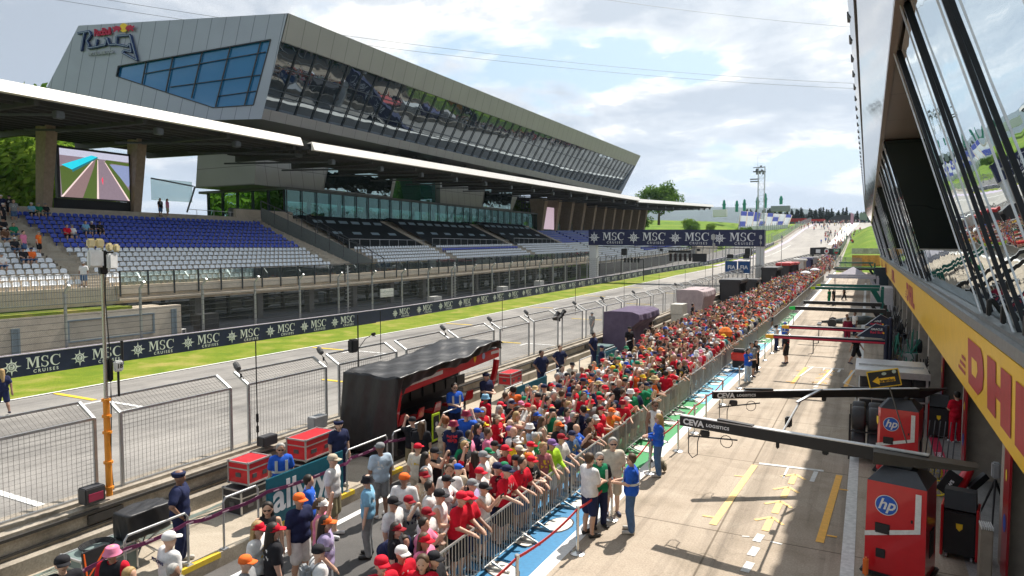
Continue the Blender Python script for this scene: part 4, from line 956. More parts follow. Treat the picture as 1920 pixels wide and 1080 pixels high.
# ------------------------------------------------------------ start gantry
o = (-28, 111, 0); ga = thing('start_gantry', 'white start gantry spanning the track with four cruise logos on its navy beam', 'gantry', o)
mb = MB(o); mb.bbox((-14.75, 111, 3.4), (1.15, 1.3, 7.2), .03); ga1 = mb.build('pillar', white_paint, ga)
mb = MB(o); mb.bbox((-41.9, 111, 3.6), (1.25, 1.3, 7.0), .03); mb.build('pillar', white_paint, ga)
mb = MB(o); mb.hexa([(-42.6, 110.2, 7.0), (-14.1, 110.2, 6.72), (-14.1, 111.8, 6.72), (-42.6, 111.8, 7.0)], [(-42.6, 110.2, 9.66), (-14.1, 110.2, 9.28), (-14.1, 111.8, 9.28), (-42.6, 111.8, 9.66)]); mb.build('beam', navy, ga)
dv = Vector((28.5, 0, -.33)).normalized(); lm = MB(); cruise_logo(lm, (0, 0, 0), dv, (0, 0, 1), 2.1); lme = lm.mesh('logo', [logo_white, navy])
for k in range(4):
    x = -38.95+6.95*k; linkmesh('logo', lme, ga, (x+28, -.83, 8.30-.0125*(x+42)))
mb = MB(o); mb.bar((-41, 110.6, 6.75), (-15, 110.6, 6.4), .1, .12)
for x in (-34.5, -30.6, -23.3): mb.bar((x, 110.6, 6.9), (x, 110.6, 6.2), .08, .08)
mb.build('light_bar', dsteel, ga)
for x, w, h in ((-36.3, .9, 1.1), (-16.4, 1.0, 1.1), (-30, .5, .4), (-24, .5, .4)):
    mb = MB(o); mb.bbox((x, 110.5, 6.4-h/2), (w, .7, h), .08); mb.build('loudspeaker', black, ga)
mb = MB(o); mb.box(-28.8, -25.2, 110.3, 110.5, 5.75, 6.1)
for k in range(5): mb.bbox((-28.4+.78*k, 110.3, 5.0), (.42, .3, 1.25), .06)
mb.bar((-28.8, 110.4, 5.2), (-25, 110.4, 5.2), .1, .1); mb.box(-24.95, -22.7, 110.3, 110.5, 4.3, 5.6); mb.build('start_lights', black, ga)
mb = MB(o)
for k in range(5):
    for j in range(4): disc(mb, (-28.4+.78*k, 110.13, 5.45-.3*j), (1, 0, 0), (0, 0, 1), .1, 10, 0)
mb.build('lamp', M('lamp_dark', (.05, .02, .02), .2), ga)
# second rig of start lights behind, low
mb = MB((-37, 118, 0))
for k in range(5): mb.bbox((-37.3+.6*k, 114, 4.4), (.32, .3, .8), .05)
mb.bar((-38, 114, 4.5), (-34, 114, 4.5), .1, .1); mb.bar((-38, 114, 0.8), (-38, 114, 4.6), .12, .12); mb.bar((-34, 114, .8), (-34, 114, 4.6), .12, .12)
mb.build('start_light_frame', black, label='low black frame of starting lights beside the left gantry leg', cat='lights')
# FIA control boxes
o = (-18.1, 102, 1); ft = thing('control_tower', 'small scaffold tower with two blue boards of white letters beside the right gantry leg', 'tower', (-15.6, 96, 0)); o = (-15.6, 96, 0)
mb = MB(o)
for x in (-17.1, -13.9):
    for y in (95, 97.5): mb.box(x, x+.12, y, y+.12, 0, 6.7)
for z in (3.2, 5.0, 6.6): mb.box(-17.1, -13.8, 95, 95.12, z, z+.1); mb.box(-17.1, -13.8, 97.5, 97.6, z, z+.1)
mb.box(-17.1, -13.8, 95, 97.6, 3.0, 3.1); mb.build('scaffold', steel, ft)
for k in range(2):
    x = -17.0+1.62*k; mb = MB(o); mb.box(x, x+1.5, 94.85, 94.93, 3.15, 4.75); bb = mb.build('board', M('fia_blue', (.01, .07, .22), .5), ft)
    mb = MB(o); text(mb, 'FIA', .72, (x+.78, 94.83, 3.9), (1, 0, 0), (0, 0, 1), .004, bold=.015); mb.build('letters', logo_white, bb)
mb = MB(o); [mb.bbox((x, 96, 5.3), (.8, .5, .7), .05) for x in (-16.6, -14.5)]; mb.build('camera', black, ft)
# ---- pit exit clock arch
o = (-9, 166, 0); cz = zc(166); ta = thing('timing_arch', 'black arch with sponsor shields standing over the far pit exit', 'arch', (-8.2, 166, cz)); ta.scale = (.5, .7, .62); o = (-9, 166, cz)
mb = MB(o); mb.box(-15.6, -14.0, 165.6, 166.4, cz, cz+7.2); mb.build('post', M('arch_black', (.03, .03, .035), .5), ta)
mb = MB(o); mb.poly([(x, 165.9, cz+z) for x, z in ((-15.6, 5.0), (-3.4, 4.7), (-3.2, 6.9), (-8.2, 6.9), (-9.4, 7.4), (-15.6, 7.2))]); mb.poly([(x, 166.5, cz+z) for x, z in ((-15.6, 5.0), (-3.4, 4.7), (-3.2, 6.9), (-8.2, 6.9), (-9.4, 7.4), (-15.6, 7.2))]); mb.box(-15.6, -3.4, 165.9, 166.5, cz+4.8, cz+5.0); mb.build('beam', M('arch_black'), ta)
mb = MB(o); disc(mb, (-8.9, 165.8, cz+5.95), (1, 0, 0), (0, 0, 1), .95, 20, 0, 0); disc(mb, (-8.9, 165.77, cz+5.95), (1, 0, 0), (0, 0, 1), .5, 20, 0, 1); mb.box(-13.2, -11.4, 165.7, 165.8, cz+5.3, cz+6.6, 0)
mb.poly([(x, 165.78, cz+z) for x, z in ((-6.3, 6.8), (-3.7, 6.8), (-3.7, 5.4), (-5, 4.3), (-6.3, 5.4))], 2); mb.poly([(x, 165.75, cz+z) for x, z in ((-6.0, 5.7), (-4.0, 5.7), (-5, 4.8))], 1)
text(mb, 'TAG', .95, (-5, 165.74, cz+6.2), (1, 0, 0), (0, 0, 1), .0, bold=.02, mi=0); mb.build('shield', [logo_white, M('red_paint', (.50, .02, .03), .45), M('green_shield', (.03, .20, .14), .5)], ta)

# ------------------------------------------------------------ far hill: stand, lattice mast, woods, hills
def lattice(name, x, y, h, label, w=2.4, z0=None):
    z0 = zt(x, y) if z0 is None else z0; o = (x, y, z0); t = thing(name, label, 'mast', o)
    mb = MB(o); n = int(h/2.2)
    c = [(-w/2, -w/2), (w/2, -w/2), (w/2, w/2), (-w/2, w/2)]
    for a in c: mb.tube((x+a[0], y+a[1], z0), (x+a[0], y+a[1], z0+h), .10, n=5)
    mb.build('upright', steel, t); mb = MB(o)
    for k in range(n):
        za, zb = z0+h*k/n, z0+h*(k+1)/n
        for i in range(4):
            p, q = c[i], c[(i+1) % 4]
            if k % 2: p, q = q, p
            mb.tube((x+p[0], y+p[1], za), (x+q[0], y+q[1], zb), .055, n=4); mb.tube((x+p[0], y+p[1], za), (x+q[0], y+q[1], za), .05, n=4)
    mb.build('lattice', steel, t); mb = MB(o)
    mb.box(x-3.2, x+1.4, y-1.2, y+1.2, z0+h*.93, z0+h*.94); mb.box(x-4.2, x-1, y-1.2, y+1.2, z0+h*.80, z0+h*.81); mb.box(x-4.2, x-1, y-1.2, y-1.1, z0+h*.825, z0+h*.84); mb.box(x-3.1, x+1.4, y-1.2, y-1.1, z0+h*.98, z0+h*.99)
    mb.build('platform', dsteel, t)
    mb = MB(o); [mb.bbox((x+random.uniform(-2, 2), y, z0+h*random.uniform(.90, 1.02)), (.9, .5, .9), .1) for _ in range(7)]; mb.tube((x-1.6, y, z0+h), (x-1.6, y, z0+h+4), .05, n=4); mb.build('camera', M('mast_box', (.25, .26, .27), .5), t)
lattice('lattice_mast', -38.6, 290, 38-zc(290)+2, 'tall steel lattice mast with camera platforms rising beside the hill stand', 2.4, zc(290)-1)
o = (-50, 330, 12); hs = thing('hill_grandstand', 'distant stand of blue and pale seats on the green hill behind the lattice mast', 'grandstand', o)
mb = MB(o)
def hp(u, v): return Vector((-50.5+16*u-1.5*v+2*u*v, 312+42*u+14*v, 15.0+2.0*u+8.4*v-2.6*u*v))
mb.grid(lambda u, v: tuple(hp(u, v)), 12, 4); mb.build('terrace', old_conc, hs)
sb = MB(o); sg_ = MB(o)
for i in range(14):
    for j in range(8):
        u0, u1, v = j/8+.01, (j+1)/8-.01, .04+i/15
        q = sb if ((j+i//5) % 3 == 0 or (i > 9 and j < 3)) else sg_
        a, b = hp(u0, v), hp(u1, v); q.hexa([a+Vector((0, 0, .1)), b+Vector((0, 0, .1)), b+Vector((-.2, .5, .3)), a+Vector((-.2, .5, .3))], [a+Vector((0, 0, .6)), b+Vector((0, 0, .6)), b+Vector((-.2, .5, .7)), a+Vector((-.2, .5, .7))])
sb.build('blue_seat_rows', seat_blue, hs); sg_.build('grey_seat_rows', seat_grey, hs)
mb = MB(o); a, b = hp(0, 0), hp(0, 1); mb.quad(tuple(a+Vector((-.3, 0, -3))), tuple(b+Vector((-.3, 0, -3))), tuple(b+Vector((-.3, 0, 1))), tuple(a+Vector((-.3, 0, 1)))); a2 = hp(1, 0); mb.quad(tuple(a+Vector((0, -.3, -4))), tuple(a2+Vector((0, -.3, -5))), tuple(a2+Vector((0, -.3, .8))), tuple(a+Vector((0, -.3, .8)))); mb.build('side_wall', white_paint, hs)
mb = MB(o); [mb.tube(tuple(hp(i/24, 0)+Vector((0, -1, -2))), tuple(hp(i/24, 0)+Vector((0, -1, 1.6))), .1, n=4) for i in range(25)]; mb.build('railing', steel, hs)
def hut(x, y, z, w, d, h, m, label): mb = MB((x, y, z)); mb.bbox((x, y, z+h/2), (w, d, h), .1); mb.box(x-w/2+.2, x+w/2-.2, y-d/2-.03, y-d/2, z+h*.35, z+h*.7); return mb.build('cabin', m, label=label, cat='cabin')
hut(-62, 330, 21.2, 6, 4, 3.2, white_paint, 'white cabin on the hill left of the distant stand')
hut(-40, 372, 25.0, 9, 4, 2.8, M('cabin_grey', (.25, .27, .28), .6), 'grey press box at the crest above the distant stand')
teal = M('teal_tube', (.02, .25, .17), .5)
for k, (x, z, h) in enumerate(((-63, 24, 6), (-57, 24, 5.5), (-53.5, 24, 6), (-47.5, 25, 6), (-44, 25.5, 7), (-37, 27, 4))):
    mb = MB((x, 345, z)); mb.lathe([(.7, 0), (.75, h*.5), (.55, h*.9), (.2, h)], (x, 345, z), 8); mb.lathe([(.95, h*.55), (.95, h*.65)], (x, 345, z), 8)
    mb.build('inflatable_pillar', teal, label='slim green advertising pillar on the skyline above the distant stand', cat='pillar', group='green pillars on the hill')
o = (-14, 452, 20); 
mb = MB((-38, 440, 20.4)); mb.box(-44, -23, 438, 446, 20.2, 23.4); mb.box(-45, -33, 437, 446, 23.4, 23.9); mb.build('red_hospitality_row', M('red_tent', (.50, .03, .03), .6, var=.3, scale=.6), label='long low red hospitality building beyond the crest of the track', cat='building')
mb = MB((-14, 455, 20)); mb.box(-27, -2, 450, 456, 20, 22.9); mb.build('pavilion', M('pavilion_dark', (.06, .065, .07), .6), label='dark low pavilion at the far end of the straight', cat='building')
mb = MB((-2, 462, 20))
def arc(u, v): a = PI*u; return (-14+8.5*math.cos(a), 462+8*v, 22.5+4.2*math.sin(a))
mb.grid(arc, 16, 1); mb.poly([(-14+8.3*math.cos(PI*i/16), 462.2, 22.5+4.0*math.sin(PI*i/16)) for i in range(17)]); mb.box(-22.5, -5.5, 462, 470, 20, 22.5); mb.build('arched_pavilion', M('pavilion_dark'), label='arched dark pavilion on the skyline at the end of the straight', cat='building')
mb = MB((10, 450, 20)); mb.box(-5, -1, 450, 455, 20, 27); mb.build('grey_tower_block', M('tower_grey', (.22, .27, .25), .6), label='small grey tower block right of the arched pavilion', cat='building')
mb = MB(); zb_ = 21; 
for k in range(16): mb.box(-40+3.2*k, -37.2+3.2*k, 416, 416.4, 20.1, 21.3)
mb.build('tyre_wall', M('tyre_wall_dark', (.07, .07, .085), .7, var=.5, scale=.4), label='dark banner covered tyre wall across the far end of the straight', cat='wall')
mb = MB((-2.5, 330, 14)); mb.poly([(-2.5, 300, 12), (2.6, 300, 12), (2.6, 300, 13.2), (-2.5, 300, 13.2)]); 
mb = MB((-6.4, 300, 11)); mb.tube((-6.4, 300, 11), (-6.4, 300, 20.5), .06, n=5); mb.quad((-6.4, 300, 16), (-5.4, 300, 15.5), (-5.4, 300, 19.8), (-6.4, 300, 20.4)); mb.build('feather_flag', M('flag_pink', (.55, .30, .42), .7), label='tall pink and white feather flag beside the pit exit', cat='flag')
# boards on the right slope
mb = MB((-2, 170, 2)); mb.box(-3.2, 2.5, 172, 172.2, zc(172)+.2, zc(172)+2.6); mb.build('orange_board', M('board_orange', (.62, .28, .08), .6, var=.35, scale=1.2), label='orange sponsor board at the foot of the green slope', cat='banner')
mb = MB((-2, 176, 3)); mb.box(-3.4, 2.5, 177, 177.2, zc(177)+2.6, zc(177)+3.9); mb.build('pale_board', M('board_pale', (.35, .42, .33), .6, var=.4, scale=1.5), label='pale long sponsor board above the orange one on the slope', cat='banner')
# ---- mountains
def ridge(name, y0, x0, x1, hf, m, seed, label):
    r2 = random.Random(seed); ph = [(r2.uniform(.5, 1), r2.uniform(0, 6.3), k) for k in range(1, 9)]
    mb = MB(); n = 90
    def P(u, v):
        x = x0+(x1-x0)*u; h = hf(x)*(1+.5*sum(a*math.sin(p+k*u*11) / k for a, p, k in ph)/1.5); w = v
        z = h*math.sin(PI*min(1, w))*(1 if w < .5 else 1); return (x, y0+1800*(w-.5)*2+120*math.sin(u*40+w*7), -20+max(0, z))
    mb.grid(P, n, 10); o = mb.build(name, m, smooth=True); tag(o, kind='structure'); return o
forest_far = M('far_forest', (.022, .045, .028), .95, var=.45, scale=.006)
ridge('hills', 5600, -9000, 1500, lambda x: 330+(150 if -6200 < x < -3600 else 0), forest_far, 4, '')
ridge('near_hills', 3600, -9500, -2300, lambda x: 150+50*math.sin(x/700), forest_far, 9, '')
ridge('far_hills', 7800, -4500, 6000, lambda x: 400, forest_far, 15, '')
# ---- trees
def leaf_crown(seed, n, rx, rz, leaf, clumps=26, hole=.5):
    r = random.Random(seed); mb = MB(); cl = []
    for _ in range(clumps):
        a = r.uniform(0, 2*PI); e = r.uniform(-.8, 1); q = r.uniform(.45, .95); cl.append((math.cos(a)*rx*q*math.cos(e), math.sin(a)*rx*q*math.cos(e), rz*(1+q*math.sin(e)), r.uniform(.28, .46)*rx))
    for _ in range(n):
        c = r.choice(cl); v = Vector((r.gauss(0, 1), r.gauss(0, 1), r.gauss(0, .8))).normalized()*c[3]*r.uniform(.55, 1.05); p = Vector(c[:3])+v
        q = Vector((r.gauss(0, 1), r.gauss(0, 1), r.gauss(0, 1))).normalized(); w = q.orthogonal().normalized()*leaf*r.uniform(.6, 1.2); u = q.cross(w).normalized()*leaf*r.uniform(.5, 1)
        mb.add([p-w, p-u*.6, p+w, p+u*.6], [(0, 1, 2, 3)])
    return mb
leaf_green = leaf_mat('leaf_green', (.055, .13, .018), (.16, .27, .045)); leaf_dark = leaf_mat('leaf_dark', (.02, .06, .014), (.07, .13, .03), .2); bark = M('bark', (.10, .075, .05), .9)
leaf_bright = leaf_mat('leaf_bright', (.10, .20, .02), (.26, .36, .05), .5)
CR = [leaf_crown(11, 8000, 4.4, 4.6, .30, 38).mesh('crown', leaf_green), leaf_crown(12, 5200, 4.0, 4.4, .30).mesh('crown', leaf_bright), leaf_crown(13, 4200, 4.4, 4.0, .34).mesh('crown', leaf_dark)]
tk = MB(); tk.tube((0, 0, 0), (.1, .1, 3.6), .32, .2)
for a in range(5): tk.tube((.05, .05, 2.4+.3*a), (math.cos(a*1.3)*2.2, math.sin(a*1.3)*2.2, 5+.4*a), .13, .04, n=5)
tk = tk.mesh('trunk', bark)
def tree(x, y, z, s, kind, label, sx=1., group=None):
    t = thing('broadleaf_tree', label, 'tree', (x, y, z), random.uniform(0, 6), group); t.scale = (s*sx, s*sx, s)
    linkmesh('crown', CR[kind], t, (0, 0, 1.4)); linkmesh('trunk', tk, t); return t
tree(-69.0, 250, 15.0, 1.5, 0, 'large round green tree standing above the far canopy', 1.1)
tree(-79, 252, 13.5, .95, 1, 'smaller bright tree left of the large round tree behind the canopy', 1.2)
for k, (x, y, s) in enumerate(((-64, 282, .5), (-70, 300, .6), (-66, 290, .55), (-60, 300, .45))): tree(x, y, zt(x, y)-3.2*s, s, k % 2, 'small green tree on the slope behind the canopy tip', 1.2, 'small trees on the far slope')
for k, (x, y, s, q) in enumerate(((-86, 41, 1.9, 1), (-82, 36, 1.6, 1), (-95, 49, 2.2, 1), (-104, 50, 2.5, 0), (-78, 34, 1.2, 1))): tree(x, y, 2, s, q, 'sunlit leafy tree seen under the near canopy beside the screen pier', 1., 'sunlit trees under the near canopy')
for k in range(9): tree(-80-random.uniform(0, 4), 74+8.5*k, 5.0, random.uniform(.8, .95), k % 3, 'green tree seen through the glass lounge', 1.3, 'trees behind the glass lounge')
for k in range(16): tree(-68-random.uniform(0, 5), 132+6.5*k, 5.5+zc(132+6.5*k), random.uniform(.9, 1.1), 1 if k % 2 else 0, 'bright green tree behind the lattice of the farther grandstand', 1.2, 'trees behind the farther grandstand')
for k in range(12): tree(-46-random.uniform(0, 12), 226+8*k, zt(-50, 226+8*k)-1.2, random.uniform(.35, .5), k % 2, 'low round bush on the green bank left of the far track', 1.4, 'bushes on the green bank')
def conifer(seed):
    r = random.Random(seed); mb = MB(); H = 11
    for k in range(900):
        z = H*(1-r.random()**.65)*.96+.9; R_ = 2.1*(1-z/(H+1.2))+.15; a = r.uniform(0, 2*PI); q = R_*r.uniform(.35, 1); p = Vector((math.cos(a)*q, math.sin(a)*q, z-q*.25))
        w = Vector((math.cos(a), math.sin(a), -.35))*.42; u = Vector((-math.sin(a), math.cos(a), r.uniform(-.3, .3)))*.25; mb.add([p-w, p-u, p+w, p+u], [(0, 1, 2, 3)])
    return mb.mesh('crown', leaf_mat('needles%d' % seed, (.008, .028, .012), (.03, .06, .022), .1))
CF = [conifer(1), conifer(2)]; ct = MB(); ct.tube((0, 0, 0), (0, 0, 9), .2, .06, n=6); ct = ct.mesh('trunk', bark)
for k in range(96):
    x = -74+k*.78+random.uniform(-1, 1); y = 490+random.uniform(-8, 25); s = random.uniform(.85, 1.25)*(1 if k < 78 else .8)
    t = thing('conifer', 'dark conifer in the belt of trees on the far skyline', 'tree', (x, y, 19.6), random.uniform(0, 6), 'belt of conifers on the skyline'); t.scale = (s*1.15, s*1.15, s)
    linkmesh('crown', CF[k % 2], t); linkmesh('trunk', ct, t)
# ---- power lines across the sky
for k, (a, b, sag) in enumerate((((-150, 55, 78), (60, 260, 84), 9), ((-150, 50, 72), (60, 258, 68), 9), ((-160, 40, 56), (60, 240, 50), 8), ((-160, 36, 54), (60, 236, 48), 8))):
    a = Vector(a); b = Vector(b); mb = MB(a)
    mb.path([tuple(a+(b-a)*t-Vector((0, 0, sag*4*t*(1-t)))) for t in [i/24 for i in range(25)]], .035, 4); mb.build('power_line', M('cable', (.10, .10, .11), .6), label='thin power cable hanging across the sky above the wing building', cat='cable', group='power lines in the sky')
# ------------------------------------------------------------ people: one continuous skin surface per pose, clothes as shells over it
def capdist(P, a, b, ra, rb):
    a = np.array(a, float); b = np.array(b, float); ba = b-a; t = np.clip(((P-a)@ba)/max(1e-9, ba@ba), 0, 1)
    return np.linalg.norm(P-a-t[:, None]*ba, axis=1)-(ra+(rb-ra)*t)
def field(P, caps, k=.03):
    d = None
    for c in caps:
        e = capdist(P, *c)
        if d is None: d = e
        else:
            h = np.clip(.5+.5*(d-e)/k, 0, 1); d = d*(1-h)+e*h-k*h*(1-h)
    return d
def surfnet(caps, vox, cut=None, k=.03, bulge=0.):
    caps = [(a, b, ra+bulge, rb+bulge) for a, b, ra, rb in caps]
    pts = np.array([c[0] for c in caps]+[c[1] for c in caps]); r = max(max(c[2], c[3]) for c in caps)
    lo = pts.min(0)-r-2*vox; hi = pts.max(0)+r+2*vox; n = np.ceil((hi-lo)/vox).astype(int)+1
    g = np.stack(np.meshgrid(*[lo[i]+vox*np.arange(n[i]) for i in range(3)], indexing='ij'), -1)
    P = g.reshape(-1, 3); d = field(P, caps, k)
    if cut is not None: d = np.maximum(d, cut(P))
    d = d.reshape(n); s = d < 0
    cs = np.zeros(n-1, int); acc = np.zeros((*(n-1), 3)); cnt = np.zeros(n-1)
    for ax in range(3):
        sl0 = [slice(None)]*3; sl1 = [slice(None)]*3; sl0[ax] = slice(0, -1); sl1[ax] = slice(1, None)
        A, B = d[tuple(sl0)], d[tuple(sl1)]; cr = (A < 0) != (B < 0); t = np.where(cr, A/np.where(A == B, 1, A-B), 0)
        pos = g[tuple(sl0)].copy(); pos[..., ax] += t*vox
        o = [a for a in range(3) if a != ax]
        for i in (0, 1):
            for j in (0, 1):
                src = [slice(None)]*3; src[o[0]] = slice(i, n[o[0]]-1+i); src[o[1]] = slice(j, n[o[1]]-1+j)
                c = cr[tuple(src)]; acc += np.where(c[..., None], pos[tuple(src)], 0); cnt += c
    m = cnt > 0; idx = -np.ones(n-1, int); idx[m] = np.arange(m.sum()); V = acc[m]/cnt[m][:, None]; F = []
    for ax in range(3):
        o = [a for a in range(3) if a != ax]; u, v = o
        if ax == 1: u, v = v, u
        sl0 = [slice(None)]*3; sl1 = [slice(None)]*3; sl0[ax] = slice(0, -1); sl1[ax] = slice(1, None)
        A, B = s[tuple(sl0)], s[tuple(sl1)]; I = np.argwhere(A != B); I = I[(I[:, u] > 0) & (I[:, v] > 0)]
        if not len(I): continue
        fl = A[tuple(I.T)]; q = []
        for du, dv in ((1, 1), (0, 1), (0, 0), (1, 0)):
            J = I.copy(); J[:, u] -= du; J[:, v] -= dv; q.append(idx[np.clip(J[:, 0], 0, n[0]-2), np.clip(J[:, 1], 0, n[1]-2), np.clip(J[:, 2], 0, n[2]-2)])
        Q = np.stack(q, 1); Q[~fl] = Q[~fl][:, ::-1]; F.append(Q[(Q >= 0).all(1)])
    return V, np.concatenate(F)
def npmesh(name, V, F, m, smooth=True):
    me = bpy.data.meshes.new(name); me.vertices.add(len(V)); me.vertices.foreach_set('co', V.astype(np.float32).ravel())
    me.loops.add(F.size); me.loops.foreach_set('vertex_index', F.astype(np.int32).ravel()); me.polygons.add(len(F))
    me.polygons.foreach_set('loop_start', np.arange(0, F.size, 4, dtype=np.int32)); me.update(calc_edges=True); me.materials.append(m)
    if smooth: me.polygons.foreach_set('use_smooth', [True]*len(F))
    return me
# poses: local +X is forward, +Y the person's left. hands given; elbows solved
def V3(*a): return np.array(a, float)
POSES = {
 'stand':  dict(h=((.04, .27, .82), (.06, -.27, .82))),
 'rail':   dict(h=((.42, .16, 1.06), (.42, -.14, 1.07)), lean=.06),
 'phone':  dict(h=((.34, .06, 1.60), (.34, -.05, 1.60)), lean=.0),
 'phone2': dict(h=((.40, .10, 1.42), (.38, -.02, 1.42)), lean=.03),
 'wave':   dict(h=((.10, .34, 1.98), (.12, -.25, .95))),
 'reach':  dict(h=((.50, .22, 1.50), (.30, -.18, 1.10)), lean=.08),
 'cross':  dict(h=((.24, -.12, 1.16), (.25, .12, 1.20))),
 'hips':   dict(h=((.06, .20, .98), (.06, -.20, .98)), elbow='out'),
 'walk':   dict(h=((.26, .26, .90), (-.20, -.26, .86)), step=.28),
 'head':   dict(h=((.05, .16, 1.66), (.10, -.26, .86))),
 'hold':   dict(h=((.30, .10, 1.12), (.30, -.08, 1.12))),
 'sit':    dict(h=((.34, .14, .62), (.34, -.12, .62)), sit=1),
 'bend':   dict(h=((.62, .10, .55), (.60, -.12, .62)), bend=1),
}
def skeleton(pose):
    p = POSES[pose]; lean = p.get('lean', 0); sit = p.get('sit'); bend = p.get('bend'); st = p.get('step', 0)
    dz = -.46 if sit else 0
    pel = V3(0, 0, .95+dz); ch = V3(.0+lean, 0, 1.30+dz); nk = V3(-.01+lean*1.3, 0, 1.46+dz); hd = V3(.015+lean*1.6, 0, 1.615+dz)
    if bend: pel = V3(-.12, 0, .92); ch = V3(.18, 0, 1.12); nk = V3(.33, 0, 1.18); hd = V3(.45, 0, 1.22)
    up = (ch-pel)/np.linalg.norm(ch-pel); J = dict(pel=pel, ch=ch, nk=nk, hd=hd, up=up)
    for s, nm in ((1, 'L'), (-1, 'R')):
        sh = ch+up*.10+V3(0, s*.185, 0); ha = np.array(p['h'][0 if s == 1 else 1], float)
        d = ha-sh; L = np.linalg.norm(d); L = min(L, .535); ha = sh+d/np.linalg.norm(d)*L; mid = (sh+ha)/2; hgt = math.sqrt(max(.0, .27**2-(L/2)**2))
        pref = V3(-.45, s*.5, -1.) if p.get('elbow') != 'out' else V3(-.3, s*1., 0.)
        if ha[2] > 1.75: pref = V3(-.2, s*1., .0)
        ax = d/np.linalg.norm(d); pref = pref-(pref@ax)*ax; el = mid+pref/np.linalg.norm(pref)*hgt
        J['sh'+nm], J['el'+nm], J['ha'+nm] = sh, el, ha
        hip = pel+V3(0, s*.09, -.02)
        if sit: kn = hip+V3(.42, s*.05, .02); an = V3(kn[0]-.02, kn[1], .07); 
        else: kn = V3(.03+st*s*.5+(-.06 if bend else 0), s*.105, .50); an = V3(-.02+st*s*1.0-(.05 if bend else 0), s*.115, .085+(.06 if st and s < 0 else 0))
        J['hp'+nm], J['kn'+nm], J['an'+nm] = hip, kn, an; J['to'+nm] = an+V3(.16, s*.03, -.045 if an[2] < .1 else -.07)
    return J
def torso(J, g=0.):
    pel, ch, up = J['pel'], J['ch'], J['up']; w = (pel+ch)/2
    Y = V3(0, 1, 0)
    return [(ch-Y*.095+up*.02, ch+Y*.095+up*.02, .112+g, .112+g), (w-Y*.08, w+Y*.08, .108+g, .108+g), (pel-Y*.08, pel+Y*.08, .118+g, .118+g), (w, pel, .125+g, .125+g), (ch, w, .122+g, .128+g),
            (ch+up*.10-Y*.14, ch+up*.10+Y*.14, .062+g, .062+g)]
def body_caps(J, hands=True):
    c = torso(J, -.012); hd, nk = J['hd'], J['nk']; f = V3(1, 0, 0)
    c += [(nk-J['up']*.05, hd-V3(.01, 0, .05), .056, .050), (hd+V3(.0, 0, -.012), hd+V3(-.012, 0, .045), .088, .096), (hd+V3(.035, 0, -.075), hd+V3(.02, 0, .0), .045, .07), (hd+V3(.088, 0, -.03), hd+V3(.092, 0, .0), .016, .011),
          (hd+V3(.0, .088, -.02), hd+V3(.0, .09, .01), .020, .020), (hd+V3(.0, -.088, -.02), hd+V3(.0, -.09, .01), .020, .020)]
    for n in 'LR':
        sh, el, ha = J['sh'+n], J['el'+n], J['ha'+n]; d = (ha-el)/np.linalg.norm(ha-el)
        c += [(sh, el, .060, .046), (el, ha, .047, .031), (ha, ha+d*.08, .034, .036)]
        side = np.cross(d, V3(0, 0, 1)); side = side/max(.01, np.linalg.norm(side))
        if hands:
            for q, (o, l) in enumerate(((-.032, .060), (-.011, .075), (.011, .070), (.031, .055))):
                a = ha+d*.095+side*o; b = a+d*l*.6+V3(0, 0, -.008); c += [(a, b, .010, .009), (b, b+d*l*.4+V3(0, 0, -.018), .009, .008)]
            s = 1 if n == 'L' else -1; c += [(ha+d*.03-side*s*.03, ha+d*.075-side*s*.062, .012, .010)]
        c += [(J['hp'+n], J['kn'+n], .096, .064), (J['kn'+n], J['kn'+n]*.6+J['an'+n]*.4+V3(-.02, 0, 0), .058, .058), (J['kn'+n]*.6+J['an'+n]*.4+V3(-.02, 0, 0), J['an'+n], .056, .038), (J['an'+n]+V3(-.02, 0, -.03), J['to'+n], .040, .036)]
    return c
MESH = {}
cloth = M('cloth', rough=.85, var=.18, scale=9, obj=True, bump=.7, bscale=6, spec=.2)
shirt_m = M('shirt_cloth', rough=.85, var=.18, scale=9, obj=True, bump=.8, bscale=6, spec=.2)
